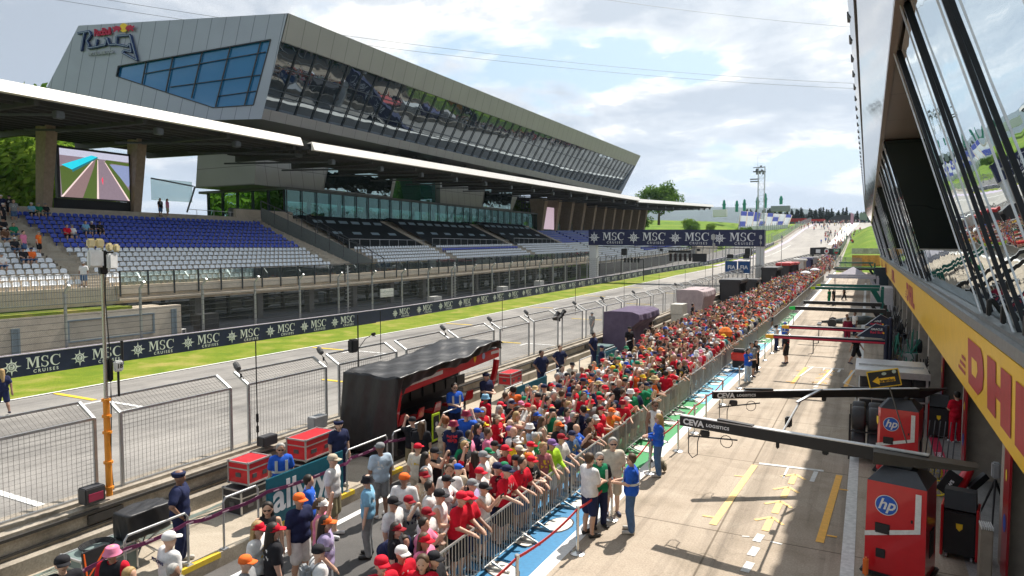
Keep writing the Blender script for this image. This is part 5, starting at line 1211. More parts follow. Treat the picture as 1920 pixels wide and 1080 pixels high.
def shirt_print():
    N = shirt_m.node_tree.nodes; L = shirt_m.node_tree.links; b = N['Principled BSDF']; src = b.inputs['Base Color'].links[0].from_socket
    oi = N.new('ShaderNodeObjectInfo'); tc = N.new('ShaderNodeTexCoord'); ad = N.new('ShaderNodeVectorMath'); ad.operation = 'MULTIPLY_ADD'; L.new(oi.outputs['Random'], ad.inputs[0]); ad.inputs[1].default_value = (37, 53, 71); L.new(tc.outputs['Object'], ad.inputs[2])
    n = N.new('ShaderNodeTexNoise'); n.inputs['Scale'].default_value = 16; n.inputs['Detail'].default_value = 1; L.new(ad.outputs[0], n.inputs[0])
    sx = N.new('ShaderNodeSeparateXYZ'); L.new(tc.outputs['Object'], sx.inputs[0])
    def m(op, a, c):
        q = N.new('ShaderNodeMath'); q.operation = op
        for i, v in enumerate((a, c)):
            if isinstance(v, (int, float)): q.inputs[i].default_value = v
            else: L.new(v, q.inputs[i])
        return q.outputs[0]
    band = m('MULTIPLY', m('LESS_THAN', m('ABSOLUTE', m('SUBTRACT', sx.outputs[2], 1.27), 0), .10), m('LESS_THAN', m('ABSOLUTE', sx.outputs[1], 0), .12))
    f = m('MULTIPLY', m('MULTIPLY', band, m('GREATER_THAN', n.outputs[0], .55)), m('GREATER_THAN', oi.outputs['Random'], .45))
    cr = N.new('ShaderNodeValToRGB'); cr.color_ramp.interpolation = 'CONSTANT'; L.new(oi.outputs['Random'], cr.inputs[0]); e = cr.color_ramp.elements; e[0].color = (.7, .7, .68, 1)
    for p, c in ((.6, (.75, .5, .04)), (.72, (.6, .6, .6)), (.85, (.02, .02, .05)), (.93, (.5, .03, .05))): q = e.new(p); q.color = (*c, 1)
    mx = N.new('ShaderNodeMixRGB'); L.new(f, mx.inputs[0]); L.new(src, mx.inputs[1]); L.new(cr.outputs[0], mx.inputs[2]); L.new(mx.outputs[0], b.inputs['Base Color'])
shirt_print()
skin = M('skin', rough=.55, var=.06, scale=10, obj=True); hairm = M('hair', rough=.6, var=.3, scale=30, obj=True)
shoe_m = M('shoe', rough=.6, obj=True); cap_m = M('cap_cloth', rough=.8, var=.06, obj=True, spec=.2)
def garment(pose, kind, vox):
    key = (pose, kind, vox)
    if key in MESH: return MESH[key]
    J = skeleton(pose); hd = J['hd']; up = J['up']; pel = J['pel']
    if kind == 'body':
        V, F = surfnet(body_caps(J, vox < .025), vox, k=.022); me = npmesh('person', V, F, skin)
        if vox < .03:
            e = MB()
            for s in (1, -1): e.bbox(tuple(hd+V3(.086, s*.034, .012)), (.010, .026, .012), .004)
            e.bbox(tuple(hd+V3(.084, 0, -.062)), (.012, .045, .010), .004)
            b = bmesh.new(); b.from_mesh(me); me.materials.append(M('eye_dark', (.05, .02, .02), .4)); m0 = len(b.verts); vs = [b.verts.new(v) for v in e.v]
            for f in e.f:
                q = b.faces.new([vs[i] for i in f]); q.material_index = 1
            b.to_mesh(me); b.free()
    elif kind in ('tee', 'tank', 'long'):
        c = torso(J, .024); low = -.10 if kind != 'tank' else -.06
        for n in 'LR':
            sh, el, ha = J['sh'+n], J['el'+n], J['ha'+n]
            if kind != 'tank': c.append((sh, sh*.30+el*.70, .082, .082))
            if kind == 'long': c += [(sh, el, .07, .056), (el, el*.12+ha*.88, .056, .042)]
        nk = J['nk']
        armpit = [(J['sh'+n], J['el'+n]) for n in 'LR']
        def cut(P):
            a = -((P-pel)@up)+low-.05                       # hem
            if J['hd'][2] > 1.3 or True:
                near = np.minimum(*[capdist(P, J['sh'+n], J['ha'+n], .0, .0) for n in 'LR'])
                a = np.where(near < .10, np.minimum(a, -.02), a)
            b = .066-np.linalg.norm(P-(nk+up*.015), axis=1)      # neck opening
            if kind == 'tank': b = np.maximum(b, np.abs(P[:, 1])-.155)
            return np.maximum(a, b)
        V, F = surfnet(c, vox, cut, k=.03); me = npmesh(kind, V, F, shirt_m)
    elif kind in ('trousers', 'shorts', 'skirt'):
        c = [(pel-V3(0, .075, 0), pel+V3(0, .075, 0), .124, .124)]
        for n in 'LR':
            h, k_, a = J['hp'+n], J['kn'+n], J['an'+n]
            if kind == 'trousers': c += [(h, k_, .115, .090), (k_, a, .088, .072)]
            elif kind == 'shorts': c += [(h, h*.10+k_*.90, .118, .108)]
            else: c += [(h, h*.4+k_*.6, .118, .125)]
        def cut(P): return ((P-pel)@up)-.055
        V, F = surfnet(c, vox, cut, k=.02); me = npmesh(kind, V, F, cloth)
    elif kind == 'shoes':
        c = [(J['an'+n]+V3(-.035, 0, -.035), J['to'+n]+V3(.02, 0, .0), .048, .042) for n in 'LR']
        V, F = surfnet(c, vox, None, k=.005); me = npmesh('shoes', V, F, shoe_m)
    elif kind in ('short_hair', 'long_hair', 'bun_hair'):
        c = [(hd+V3(-.012, 0, .01), hd+V3(-.02, 0, .052), .103, .108)]
        if kind == 'long_hair': c += [(hd+V3(-.06, 0, -.02), J['nk']+V3(-.085, 0, -.16), .085, .070), (hd+V3(-.02, .07, -.03), J['nk']+V3(-.0, .10, -.08), .045, .035), (hd+V3(-.02, -.07, -.03), J['nk']+V3(-.0, -.10, -.08), .045, .035)]
        if kind == 'bun_hair': c += [(hd+V3(-.12, 0, .05), hd+V3(-.17, 0, -.12), .045, .03)]
        def cut(P): q = P-hd; return np.maximum(q[:, 0]-.055+np.clip(.055-q[:, 2], 0, .09)*.9, (-q[:, 2]-.06) if kind != 'long_hair' else -9)
        V, F = surfnet(c, vox*.8, cut, k=.02); me = npmesh('hair', V, F, hairm)
    elif kind == 'cap':
        b_ = MB(); H = hd+V3(-.012, 0, .055)
        pr = [(.111, -.03), (.110, .0), (.103, .035), (.084, .062), (.052, .078), (.012, .084)]; b_.lathe(pr, tuple(H), 14)
        n = 8; top = [(H[0]+math.cos(-.95+1.9*i/n)*.112, math.sin(-.95+1.9*i/n)*.112, H[2]-.012) for i in range(n+1)]; out = [(H[0]+.05+math.cos(-.75+1.5*i/n)*.155, math.sin(-1.05+2.1*i/n)*.10, H[2]-.035+.012*math.cos((i/n-.5)*PI)) for i in range(n+1)]
        b_.add(top+out+[(p[0], p[1], p[2]-.008) for p in top+out], [(i, i+1, n+1+i+1, n+1+i) for i in range(n)]+[(2*n+2+i+1, 2*n+2+i, 3*n+3+i, 3*n+3+i+1) for i in range(n)]+[(n+1+i, n+2+i, 3*n+4+i, 3*n+3+i) for i in range(n)])
        me = b_.mesh('cap', cap_m, True)
    elif kind in ('sun_hat', 'bucket_hat'):
        b_ = MB(); H = hd+V3(-.012, 0, .05); w = .20 if kind == 'sun_hat' else .155
        b_.lathe([(w, -.03), (w*.98, -.022), (.116, .0), (.110, .04), (.095, .075), (.02, .085)] if kind == 'sun_hat' else [(w, -.055), (w*.97, -.05), (.116, .0), (.108, .06), (.09, .075), (.02, .08)], tuple(H), 14); me = b_.mesh('hat', cap_m, True)
    elif kind == 'beret':
        b_ = MB(); H = hd+V3(-.02, 0, .055); b_.lathe([(.110, -.03), (.125, .01), (.13, .035), (.10, .055), (.02, .06)], tuple(H), 14); me = b_.mesh('beret', cap_m, True)
    elif kind == 'backpack':
        b_ = MB(); ch = J['ch']; b_.bbox(tuple(ch+V3(-.20, 0, -.06)), (.16, .30, .42), .05)
        for s in (1, -1): b_.path([tuple(ch+V3(-.12, s*.10, .10)), tuple(ch+V3(-.03, s*.115, .185)), tuple(ch+V3(.10, s*.11, .10)), tuple(ch+V3(.13, s*.10, -.05)), tuple(ch+V3(-.05, s*.15, -.20))], .017, 5)
        me = b_.mesh('backpack', cloth)
    elif kind == 'sunglasses':
        b_ = MB()
        for s in (1, -1): b_.bbox(tuple(hd+V3(.094, s*.034, .012)), (.012, .052, .030), .006); b_.bar(tuple(hd+V3(.09, s*.062, .018)), tuple(hd+V3(.0, s*.094, .018)), .006, .010)
        b_.bar(tuple(hd+V3(.098, -.03, .018)), tuple(hd+V3(.098, .03, .018)), .006, .008); me = b_.mesh('sunglasses', M('lens_black', (.01, .01, .012), .15))
    elif kind == 'vest':
        c = torso(J, .038)
        def cut(P):
            a = -((P-pel)@up)-.10; b = .085-np.linalg.norm(P-(J['nk']+up*.02), axis=1); return np.maximum(np.maximum(a, b), np.abs(P[:, 1])-.175)
        V, F = surfnet(c, vox, cut, k=.03); me = npmesh('vest', V, F, cloth)
    elif kind == 'vest_bands':
        b_ = MB(); ch = J['ch']
        m_ = (pel+ch)/2
        b_.lathe([(.176, -.025), (.176, .025)], (float(m_[0]), 0, float(m_[2])), 16)
        for s in (1, -1):
            for f in (1, -1): b_.bar(tuple(ch+V3(f*.168, s*.09, .10)), tuple(m_+V3(f*.176, s*.09, 0)), .05, .012, up=(1, 0, 0))
        b_.v = [(x, y*(1.28 if True else 1), z) for x, y, z in b_.v]; me = b_.mesh('reflective_bands', M('reflective', (.55, .57, .55), .4))
    elif kind == 'phone_item': raise KeyError
    MESH[key] = me; return me
SKINS = [(.60, .37, .26), (.56, .34, .24), (.64, .42, .31), (.50, .29, .20), (.54, .33, .23), (.66, .42, .31), (.58, .35, .26), (.28, .16, .11)]
HAIRC = {'dark': (.02, .014, .010), 'brown': (.08, .045, .022), 'blonde': (.36, .24, .10), 'grey': (.35, .34, .32), 'ginger': (.25, .09, .03)}
COLS = {'red': (.58, .010, .030), 'dark red': (.26, .01, .02), 'white': (.70, .69, .68), 'black': (.018, .018, .022), 'navy': (.018, .024, .07), 'blue': (.02, .10, .50), 'light blue': (.20, .42, .60), 'orange': (.82, .16, .03),
        'yellow': (.80, .55, .03), 'grey': (.24, .25, .26), 'beige': (.48, .41, .31), 'green': (.01, .20, .09), 'teal': (.02, .26, .28), 'pink': (.72, .22, .36), 'lime': (.42, .70, .04), 'purple': (.22, .12, .32), 'lilac': (.36, .30, .48),
        'khaki': (.23, .20, .12), 'denim': (.07, .13, .25), 'maroon': (.22, .02, .05), 'cream': (.62, .56, .46), 'brown': (.14, .07, .04), 'straw': (.58, .44, .22), 'striped': (.30, .10, .12), 'pale blue': (.42, .52, .62)}
PEOPLE = []
def person(x, y, h, pose='stand', top='tee', tc='red', low='shorts', lc='navy', head='cap', hc='red', hair=None, hairc='brown', label=None, group=None, extra=(), z=None, s=None, vox=.022, cat='person', bag=None, sc_=None):
    """x, y feet on the ground; h heading in degrees (0 = towards +X, the pit lane; -90 = towards the camera end)"""
    z = zc(y) if z is None else z; s = s or random.uniform(.94, 1.05); sk = sc_ or random.choice(SKINS)
    if low == 'skirt' and pose in ('sit',): low = 'shorts'
    b = linkmesh('person', garment(pose, 'body', vox), None, (x, y, z), (0, 0, R(h)), sk, label=label, cat=cat, group=group); b.scale = (s, s, s)
    vv = max(vox, .026)
    linkmesh('shirt', garment(pose, top, vv), b, col=COLS[tc]); linkmesh(low, garment(pose, low, vv), b, col=COLS[lc])
    linkmesh('shoes', garment(pose, 'shoes', vv), b, col=random.choice([(.6, .6, .6), (.03, .03, .03), (.5, .48, .44), (.05, .05, .08)]))
    if hair: linkmesh('hair', garment(pose, hair, vv), b, col=HAIRC[hairc])
    if head: linkmesh({'cap': 'cap', 'sun_hat': 'hat', 'bucket_hat': 'hat', 'beret': 'beret'}[head], garment(pose, head, vv), b, col=COLS[hc])
    for e in extra:
        if isinstance(e, tuple): linkmesh(e[0], garment(pose, e[0], vv), b, col=COLS[e[1]])
        else: linkmesh(e, garment(pose, e, vv), b)
    PEOPLE.append((x, y)); return b
HAND = [
 (-11.85, 8.63, 0.3, 35, 'hips', 'tee', 'navy', 'trousers', 'navy', 'beret', 'navy', None, 'dark', 'bearded police officer in navy uniform and beret standing at the platform railing', (('vest', 'navy'),), 1.06),
 (-11.83, 11.22, 0.3, -40, 'stand', 'tee', 'blue', 'trousers', 'navy', None, None, 'short_hair', 'grey', 'grey-haired marshal in blue vest and sunglasses behind the teal banner', (('vest', 'blue'), 'vest_bands', 'sunglasses'), None),
 (-12.05, 13.4, 0.3, -20, 'stand', 'tee', 'navy', 'trousers', 'navy', 'beret', 'navy', 'bun_hair', 'dark', 'policewoman in navy uniform and beret beside the tarp covered red stand', (('vest', 'navy'),), None),
 (-11.75, 18.52, 0.3, -35, 'hold', 'tee', 'blue', 'trousers', 'navy', None, None, 'short_hair', 'dark', 'marshal in blue vest and sunglasses leaning on a rail inside the red stand', (('vest', 'blue'), 'vest_bands', 'sunglasses'), None),
 (-11.83, 20.72, 0.3, -20, 'hold', 'tee', 'navy', 'trousers', 'navy', 'beret', 'navy', 'short_hair', 'dark', 'police officer with folded hands at the far end of the red stand', (('vest', 'navy'),), None),
 (-12.25, 26.23, 0.3, -30, 'hips', 'tee', 'navy', 'trousers', 'navy', None, None, 'short_hair', 'dark', 'stout policeman in navy uniform standing alone on the platform', (('vest', 'navy'),), 1.05),
 (-12.45, 28.68, 0.3, -40, 'hips', 'tee', 'navy', 'trousers', 'navy', None, None, 'bun_hair', 'brown', 'policewoman leaning on the pit wall beside the stout policeman', (('vest', 'navy'),), None),
 (-12.51, 33.16, 0.3, -10, 'hips', 'tee', 'navy', 'trousers', 'navy', None, None, 'short_hair', 'dark', 'tall dark-haired policeman near the purple covered stand', (('vest', 'navy'),), 1.05),
 (-10.93, 25.4, 0.0, -40, 'stand', 'tee', 'white', 'shorts', 'black', None, None, 'short_hair', 'dark', 'young man in white tee with backpack straps on the platform by the railing', (('backpack', 'black'),), None),
 (-10.91, 26.42, 0.0, -40, 'cross', 'tee', 'cream', 'shorts', 'black', 'cap', 'black', None, 'dark', 'man in cream tee with crossed arms and black cap on the platform', (), None),
 (-11.75, 36.79, 0.3, -30, 'stand', 'tee', 'black', 'trousers', 'black', 'cap', 'black', None, 'dark', 'man in black sitting low in front of the purple covered stand', (), None),
 (-12.58, 43.4, 0.3, -30, 'hold', 'tee', 'black', 'trousers', 'black', None, None, 'short_hair', 'dark', 'man in black standing at the right end of the purple covered stand', (), None),
 (-12.05, 53.72, 0.3, 10, 'stand', 'tee', 'black', 'trousers', 'black', None, None, 'short_hair', 'dark', 'man in black beside the pale pink covered stand', (), None),
 (-11.28, 31.0, 0.0, 20, 'stand', 'tee', 'navy', 'trousers', 'teal', 'cap', 'navy', None, 'dark', 'team member in navy and teal with lime lining on the platform edge', (), None),
 (-10.53, 11.49, 0, 20, 'stand', 'tee', 'white', 'shorts', 'khaki', 'cap', 'beige', None, 'brown', 'man in white tee, khaki shorts and beige cap standing before the teal banner', (), 1.08),
 (-10.33, 10.54, 0.0, 40, 'hold', 'tee', 'blue', 'shorts', 'navy', None, None, 'short_hair', 'dark', 'dark-haired man in bright blue tee standing before the teal banner', (), None),
 (-9.53, 9.47, 0.0, -10, 'stand', 'tee', 'navy', 'shorts', 'white', 'cap', 'orange', None, 'brown', 'woman in navy tee, white shorts and orange cap carrying a black waist bag', (), None),
 (-9.93, 9.07, 0.0, -50, 'stand', 'tank', 'black', 'trousers', 'black', None, None, 'long_hair', 'dark', 'long-haired woman in black top and sunglasses by the curb', ('sunglasses',), None),
 (-9.25, 8.22, 0.0, 15, 'stand', 'tee', 'white', 'shorts', 'black', 'cap', 'red', 'long_hair', 'blonde', 'blonde woman in white tee and red cap with her back turned, near the curb', (), None),
 (-8.84, 8.18, 0.0, 60, 'stand', 'tee', 'black', 'trousers', 'black', 'cap', 'red', 'long_hair', 'dark', 'long dark-haired woman in black tee and red cap seen from behind', (), None),
 (-8.56, 7.34, 0.0, 25, 'stand', 'tee', 'grey', 'shorts', 'navy', 'cap', 'orange', None, 'brown', 'person in grey tee and orange cap at the bottom edge beside the curb', (), None),
 (-8.96, 9.46, 0.0, 30, 'stand', 'tank', 'pink', 'skirt', 'beige', 'cap', 'white', 'bun_hair', 'brown', 'woman in pink lattice top and white cap in the group by the curb', (), None),
 (-8.36, 8.92, 0.0, 40, 'wave', 'tee', 'lilac', 'trousers', 'grey', 'cap', 'orange', 'long_hair', 'dark', 'woman in lilac top waving one arm high beside the curb', (), None),
 (-7.73, 8.07, 0.0, 60, 'stand', 'tee', 'white', 'shorts', 'navy', 'cap', 'black', None, 'dark', 'man in white tee and navy cap with backpack at the bottom of the photo', (('backpack', 'grey'),), None),
 (-10.27, 12.86, 0, 150, 'stand', 'tee', 'pale blue', 'shorts', 'grey', 'cap', 'grey', None, 'brown', 'man in pale checked shirt and grey cap standing alone on the lane', (), 1.05),
 (-9.18, 11.07, 0, -150, 'stand', 'tee', 'light blue', 'trousers', 'grey', 'bucket_hat', 'black', None, 'dark', 'man in light blue shirt, grey trousers and black bush hat', (), 1.0),
 (-8.45, 11.35, 0, 110, 'stand', 'tee', 'white', 'shorts', 'navy', 'cap', 'orange', None, 'brown', 'man in plain white tee and orange cap seen from behind', (), 1.04),
 (-9.69, 13.58, 0.0, 90, 'stand', 'tee', 'cream', 'shorts', 'beige', 'cap', 'red', None, 'brown', 'man in cream tee and red cap seen from behind near the red stand', (), None),
 (-8.93, 12.83, 0.0, 30, 'stand', 'tank', 'white', 'shorts', 'denim', None, None, 'long_hair', 'dark', 'woman with very long dark hair in a white tank top', (), None),
 (-9.02, 13.33, 0.0, 0, 'phone', 'tank', 'black', 'shorts', 'black', 'cap', 'black', None, 'dark', 'person in black top and black cap raising a phone near the long-haired woman', (), None),
 (-11.27, 15.55, 0.0, 150, 'phone', 'tee', 'black', 'shorts', 'khaki', 'cap', 'black', None, 'dark', 'man with black backpack and cap photographing the red stand', (('backpack', 'black'),), None),
 (-10.88, 15.43, 0.0, 120, 'stand', 'tee', 'black', 'trousers', 'beige', None, None, 'long_hair', 'brown', 'brown-haired woman beside the man photographing the red stand', (), None),
 (-10.34, 15.82, 0, 130, 'phone', 'tee', 'beige', 'trousers', 'beige', None, None, 'short_hair', 'ginger', 'man in beige tee holding up a phone toward the red stand', (), 1.03),
 (-9.96, 15.64, 0, 110, 'stand', 'tee', 'navy', 'trousers', 'denim', 'bucket_hat', 'maroon', None, 'brown', 'man in navy team tee and maroon hat seen from behind', (), 1.02),
 (-10.07, 16.49, 0, 100, 'phone', 'tee', 'blue', 'shorts', 'denim', 'bucket_hat', 'maroon', None, 'brown', 'tall man in royal blue tee and maroon hat filming with raised arms', (), 1.07),
 (-7.66, 9.87, 0, -20, 'bend', 'tee', 'navy', 'trousers', 'denim', None, None, 'short_hair', 'dark', 'man in navy tee and jeans bending over beside the crowd', (), None),
 (-7.39, 10.29, 0, -10, 'bend', 'tee', 'black', 'shorts', 'black', 'cap', 'red', None, 'brown', 'man in black with a bright red cap bending forward', (), None),
 (-7.3, 9.55, 0, 20, 'stand', 'tee', 'black', 'shorts', 'black', 'cap', 'dark red', 'long_hair', 'dark', 'person with dark hair and crimson cap behind the bending man', (), 0.93),
 (-6.54, 8.69, 0.0, -20, 'stand', 'tee', 'red', 'shorts', 'navy', 'cap', 'white', None, 'brown', 'man in red shirt and white fronted cap in the bottom row', (), None),
 (-6.5, 8.13, 0.0, -30, 'stand', 'tee', 'red', 'shorts', 'black', 'cap', 'red', None, 'brown', 'man in red shirt and red cap cut by the bottom edge', (), None),
 (-6.47, 9.23, 0.0, 0, 'hold', 'tee', 'pink', 'shorts', 'denim', 'cap', 'red', 'long_hair', 'brown', 'woman in pink and red with red cap looking down', (), None),
 (-6.06, 8.6, 0.0, -70, 'stand', 'tee', 'red', 'shorts', 'navy', None, None, 'long_hair', 'brown', 'long-haired girl in red shirt facing the camera at the bottom edge', (), None),
 (-5.99, 8.8, 0.0, 0, 'hold', 'tee', 'black', 'shorts', 'black', 'cap', 'black', None, 'dark', 'man in black cap holding a camera above the barrier, bottom row', (), None),
 (-7.99, 12.38, 0.0, -60, 'stand', 'tee', 'white', 'shorts', 'denim', None, None, 'long_hair', 'brown', 'girl with long brown hair facing the camera amid the crowd', (), None),
 (-7.85, 11.95, 0.0, 15, 'phone2', 'tee', 'white', 'shorts', 'grey', 'cap', 'black', None, 'dark', 'man in white tee and black cap holding a phone high with both hands', (), None),
 (-7.85, 11.4, 0.0, 20, 'stand', 'tee', 'white', 'shorts', 'grey', None, None, 'short_hair', 'dark', 'black-haired man in white tee behind the striped shirt man', (), None),
 (-7.26, 10.87, 0.0, 15, 'hold', 'tank', 'white', 'shorts', 'beige', 'cap', 'black', None, 'dark', 'man in sleeveless white top and black cap in the crowd', (), None),
 (-7.21, 10.37, 0.0, -5, 'hold', 'tee', 'white', 'shorts', 'beige', 'cap', 'dark red', None, 'grey', 'older man in white pinstripe shirt and dark red cap reaching to the barrier', (), None),
 (-6.93, 11.0, 0, -5, 'rail', 'tee', 'red', 'shorts', 'black', 'cap', 'red', None, 'grey', 'man in plain red tee and red cap using his phone over the barrier', (), 1.04),
 (-6.93, 11.29, 0.0, -5, 'rail', 'tee', 'red', 'shorts', 'navy', 'cap', 'red', None, 'brown', 'man in bright red team shirt with both forearms on the barrier', ('sunglasses',), None),
 (-6.93, 11.95, 0.0, 0, 'phone2', 'tank', 'white', 'shorts', 'denim', 'cap', 'black', None, 'dark', 'woman in white tank top and black cap clapping at the barrier', (), None),
 (-6.93, 12.87, 0, -5, 'rail', 'tee', 'red', 'shorts', 'black', 'cap', 'navy', None, 'brown', 'man in red team shirt and navy cap with lanyard leaning on the barrier', (('backpack', 'black'),), 1.03),
 (-6.93, 13.64, 0.0, -10, 'rail', 'tee', 'red', 'shorts', 'denim', None, None, 'short_hair', 'dark', 'dark-haired boy in red tee holding a pad over the barrier', (), None),
 (-6.93, 14.11, 0.0, -10, 'rail', 'tee', 'black', 'shorts', 'denim', 'cap', 'red', None, 'brown', 'person in dark tee and red cap with arms over the barrier', (), None),
 (-6.93, 14.82, 0.0, -30, 'rail', 'tank', 'striped', 'skirt', 'striped', None, None, 'short_hair', 'blonde', 'fair-haired woman in a dark striped dress at the barrier', (), None),
 (-6.93, 15.29, 0.0, -20, 'rail', 'long', 'lime', 'shorts', 'white', 'cap', 'purple', None, 'brown', 'person in neon yellow jacket and purple cap at the barrier', (), None),
 (-6.93, 15.85, 0.0, -10, 'rail', 'tee', 'white', 'shorts', 'beige', 'cap', 'dark red', None, 'brown', 'person in white tee and crimson cap beside the neon yellow jacket', (), None),
 (-6.93, 16.59, 0.0, -10, 'rail', 'tee', 'denim', 'shorts', 'denim', 'cap', 'navy', None, 'brown', 'woman in denim shirt and navy cap at the barrier', (), None),
 (-6.93, 17.89, 0.0, 0, 'rail', 'tee', 'brown', 'shorts', 'denim', None, None, 'short_hair', 'dark', 'dark-haired man in brown shirt bent over the barrier next to the photographer', (), None),
 (-7.22, 14.04, 0.0, 0, 'hold', 'tee', 'grey', 'shorts', 'grey', 'cap', 'black', None, 'dark', 'person in pale grey top and black cap in the second row', (), None),
 (-6.94, 14.18, 0.0, 0, 'hold', 'tee', 'green', 'shorts', 'beige', 'cap', 'orange', None, 'brown', 'person in green tee and orange cap in the second row', (), None),
 (-7.68, 14.37, 0.0, 5, 'hold', 'tee', 'dark red', 'shorts', 'navy', 'cap', 'red', None, 'brown', 'young man in dark red shirt and red cap in the crowd', (), None),
 (-7.25, 13.44, 0.0, 5, 'phone2', 'tank', 'cream', 'shorts', 'navy', 'cap', 'green', None, 'brown', 'person with green and white cap holding a phone in the crowd', (), None),
 (-8.22, 14.81, 0.0, 10, 'hold', 'tee', 'grey', 'shorts', 'navy', 'cap', 'black', None, 'brown', 'bearded man in grey tee and black cap with orange badge', (), None),
 (-7.78, 13.47, 0.0, 10, 'hold', 'tee', 'white', 'shorts', 'navy', 'cap', 'grey', None, 'brown', 'man in white shirt and light grey cap in the third row', (), None),
 (-7.49, 12.72, 0.0, 5, 'phone2', 'tee', 'white', 'shorts', 'denim', 'cap', 'red', None, 'brown', 'man in white shirt and red cap filming over the row in front', (), None),
 (-7.21, 12.02, 0.0, 5, 'hold', 'tee', 'lilac', 'shorts', 'navy', 'cap', 'grey', None, 'brown', 'person with grey cap and lilac shirt behind the red shirts', (), None),
 (-7.13, 12.97, 0.0, 5, 'hold', 'tee', 'dark red', 'shorts', 'navy', 'cap', 'navy', None, 'brown', 'person in dark red shirt and navy cap near the barrier', (), None),
 (-8.5, 16.16, 0.0, 10, 'hold', 'tee', 'navy', 'shorts', 'navy', 'cap', 'purple', None, 'brown', 'person in navy shirt and purple cap in mid crowd', (), None),
 (-9.37, 16.21, 0.0, 60, 'stand', 'tank', 'cream', 'skirt', 'striped', 'cap', 'yellow', 'long_hair', 'dark', 'dark-haired woman in cream top and yellow and black cap near the red stand', (), None),
 (-8.7, 15.34, 0.0, 20, 'hold', 'tee', 'pink', 'shorts', 'grey', None, None, 'short_hair', 'brown', 'young person in grey and pink hooded top', (), None),
 (-7.48, 15.69, 0.0, 0, 'hold', 'tee', 'green', 'shorts', 'grey', None, None, 'short_hair', 'grey', 'grey-haired man in green polo shirt in the crowd', (), None),
 (-7.52, 14.71, 0.0, 10, 'phone2', 'tee', 'cream', 'shorts', 'grey', 'cap', 'cream', None, 'brown', 'person in cream tee and cream cap raising both arms', (), None),
 (-10.79, 18.85, 0.0, 60, 'stand', 'long', 'red', 'trousers', 'black', 'bucket_hat', 'light blue', None, 'brown', 'person wrapped in a red flag with a pale blue bucket hat by the red stand', (), None),
 (-10.32, 19.36, 0.0, 30, 'stand', 'tee', 'black', 'shorts', 'black', None, None, 'short_hair', 'brown', 'broad man in black tee with short hair near the red stand', (), None),
 (-10.51, 20.28, 0.0, 120, 'phone2', 'tee', 'orange', 'shorts', 'orange', None, None, 'short_hair', 'dark', 'man in orange tee with raised arms beside the teal board', (), None),
 (-10.29, 21.5, 0.0, 60, 'stand', 'tee', 'navy', 'shorts', 'grey', 'sun_hat', 'straw', None, 'brown', 'man in navy tee and straw hat beside the teal board', (), None),
 (-9.85, 19.78, 0.0, 40, 'stand', 'tee', 'navy', 'shorts', 'grey', 'cap', 'green', None, 'dark', 'man in navy tee and bright green cap near the teal board', (), None),
 (-9.0, 20.88, 0.0, 70, 'head', 'tee', 'beige', 'shorts', 'beige', None, None, 'short_hair', 'brown', 'man in beige shirt with one hand on his head', (), None),
 (-5.43, 14.19, 0, 60, 'hold', 'tee', 'white', 'shorts', 'navy', None, None, 'short_hair', 'brown', 'curly-haired photographer in white tee and navy shorts outside the barrier', ('sunglasses',), 1.08),
 (-5.4, 14.76, 0, -50, 'stand', 'tee', 'black', 'trousers', 'navy', None, None, 'short_hair', 'grey', 'person in green vest and sunglasses between the photographer and the old man', (('vest', 'green'), 'vest_bands', 'sunglasses'), 1.0),
 (-5.38, 15.63, 0, -60, 'stand', 'tee', 'cream', 'shorts', 'beige', None, None, 'short_hair', 'grey', 'grey-haired man in cream tee and beige shorts outside the barrier', ('sunglasses',), 1.08),
 (-4.65, 14.82, 0, -165, 'hold', 'tee', 'blue', 'trousers', 'denim', None, None, 'short_hair', 'brown', 'marshal in blue vest and jeans standing on the open concrete', (('vest', 'blue'), 'vest_bands', 'sunglasses'), 1.04),
 (-5.16, 18.93, 0, -160, 'hold', 'long', 'blue', 'trousers', 'denim', None, None, 'long_hair', 'blonde', 'blonde marshal in long blue vest holding a camera by the rope', ('sunglasses',), 1.02),
 (-5.65, 20.29, 0.0, -50, 'stand', 'tank', 'white', 'shorts', 'denim', None, None, 'short_hair', 'brown', 'woman in white sleeveless top and shorts behind the blonde marshal', ('sunglasses',), None),
 (-5.0, 34.27, 0.0, -40, 'cross', 'tee', 'blue', 'trousers', 'pale blue', None, None, 'long_hair', 'dark', 'dark-haired woman in blue tee and pale jeans with crossed arms by the post', (), None),
 (-5.07, 37.42, 0.0, -40, 'cross', 'tee', 'black', 'trousers', 'black', None, None, 'long_hair', 'dark', 'woman in black with crossed arms behind the one in blue', (), None),
 (-5.08, 35.86, 0.0, -60, 'stand', 'tee', 'grey', 'shorts', 'black', None, None, 'short_hair', 'dark', 'man in grey tee between the two women with crossed arms', (), None),
 (-3.94, 40.98, 0.0, 160, 'stand', 'tee', 'black', 'shorts', 'black', 'cap', 'black', None, 'dark', 'man in black tee and shorts walking on the lane under the red boom', (), None),
 (-1.23, 54.68, 0.0, -80, 'stand', 'tee', 'white', 'trousers', 'navy', None, None, 'short_hair', 'brown', 'man in white shirt and navy trousers talking in the pit lane', (), None),
 (-0.73, 55.83, 0.0, -150, 'stand', 'tee', 'white', 'trousers', 'navy', None, None, 'short_hair', 'brown', 'second man in white shirt gesturing in the pit lane', (), None),
 (-1.11, 52.24, 0.0, 100, 'stand', 'long', 'maroon', 'trousers', 'maroon', None, None, 'short_hair', 'brown', 'man in maroon jacket between the two white shirts', (), None),
 (-0.45, 42.28, 0.0, -20, 'walk', 'tee', 'black', 'shorts', 'black', None, None, 'short_hair', 'dark', 'man in black shorts striding beside the red and navy booms', (), None),
 (-5.01, 45.81, 0.0, 30, 'stand', 'tank', 'white', 'trousers', 'navy', None, None, 'bun_hair', 'dark', 'woman in white top outside the far barrier, seen from behind', (), None),
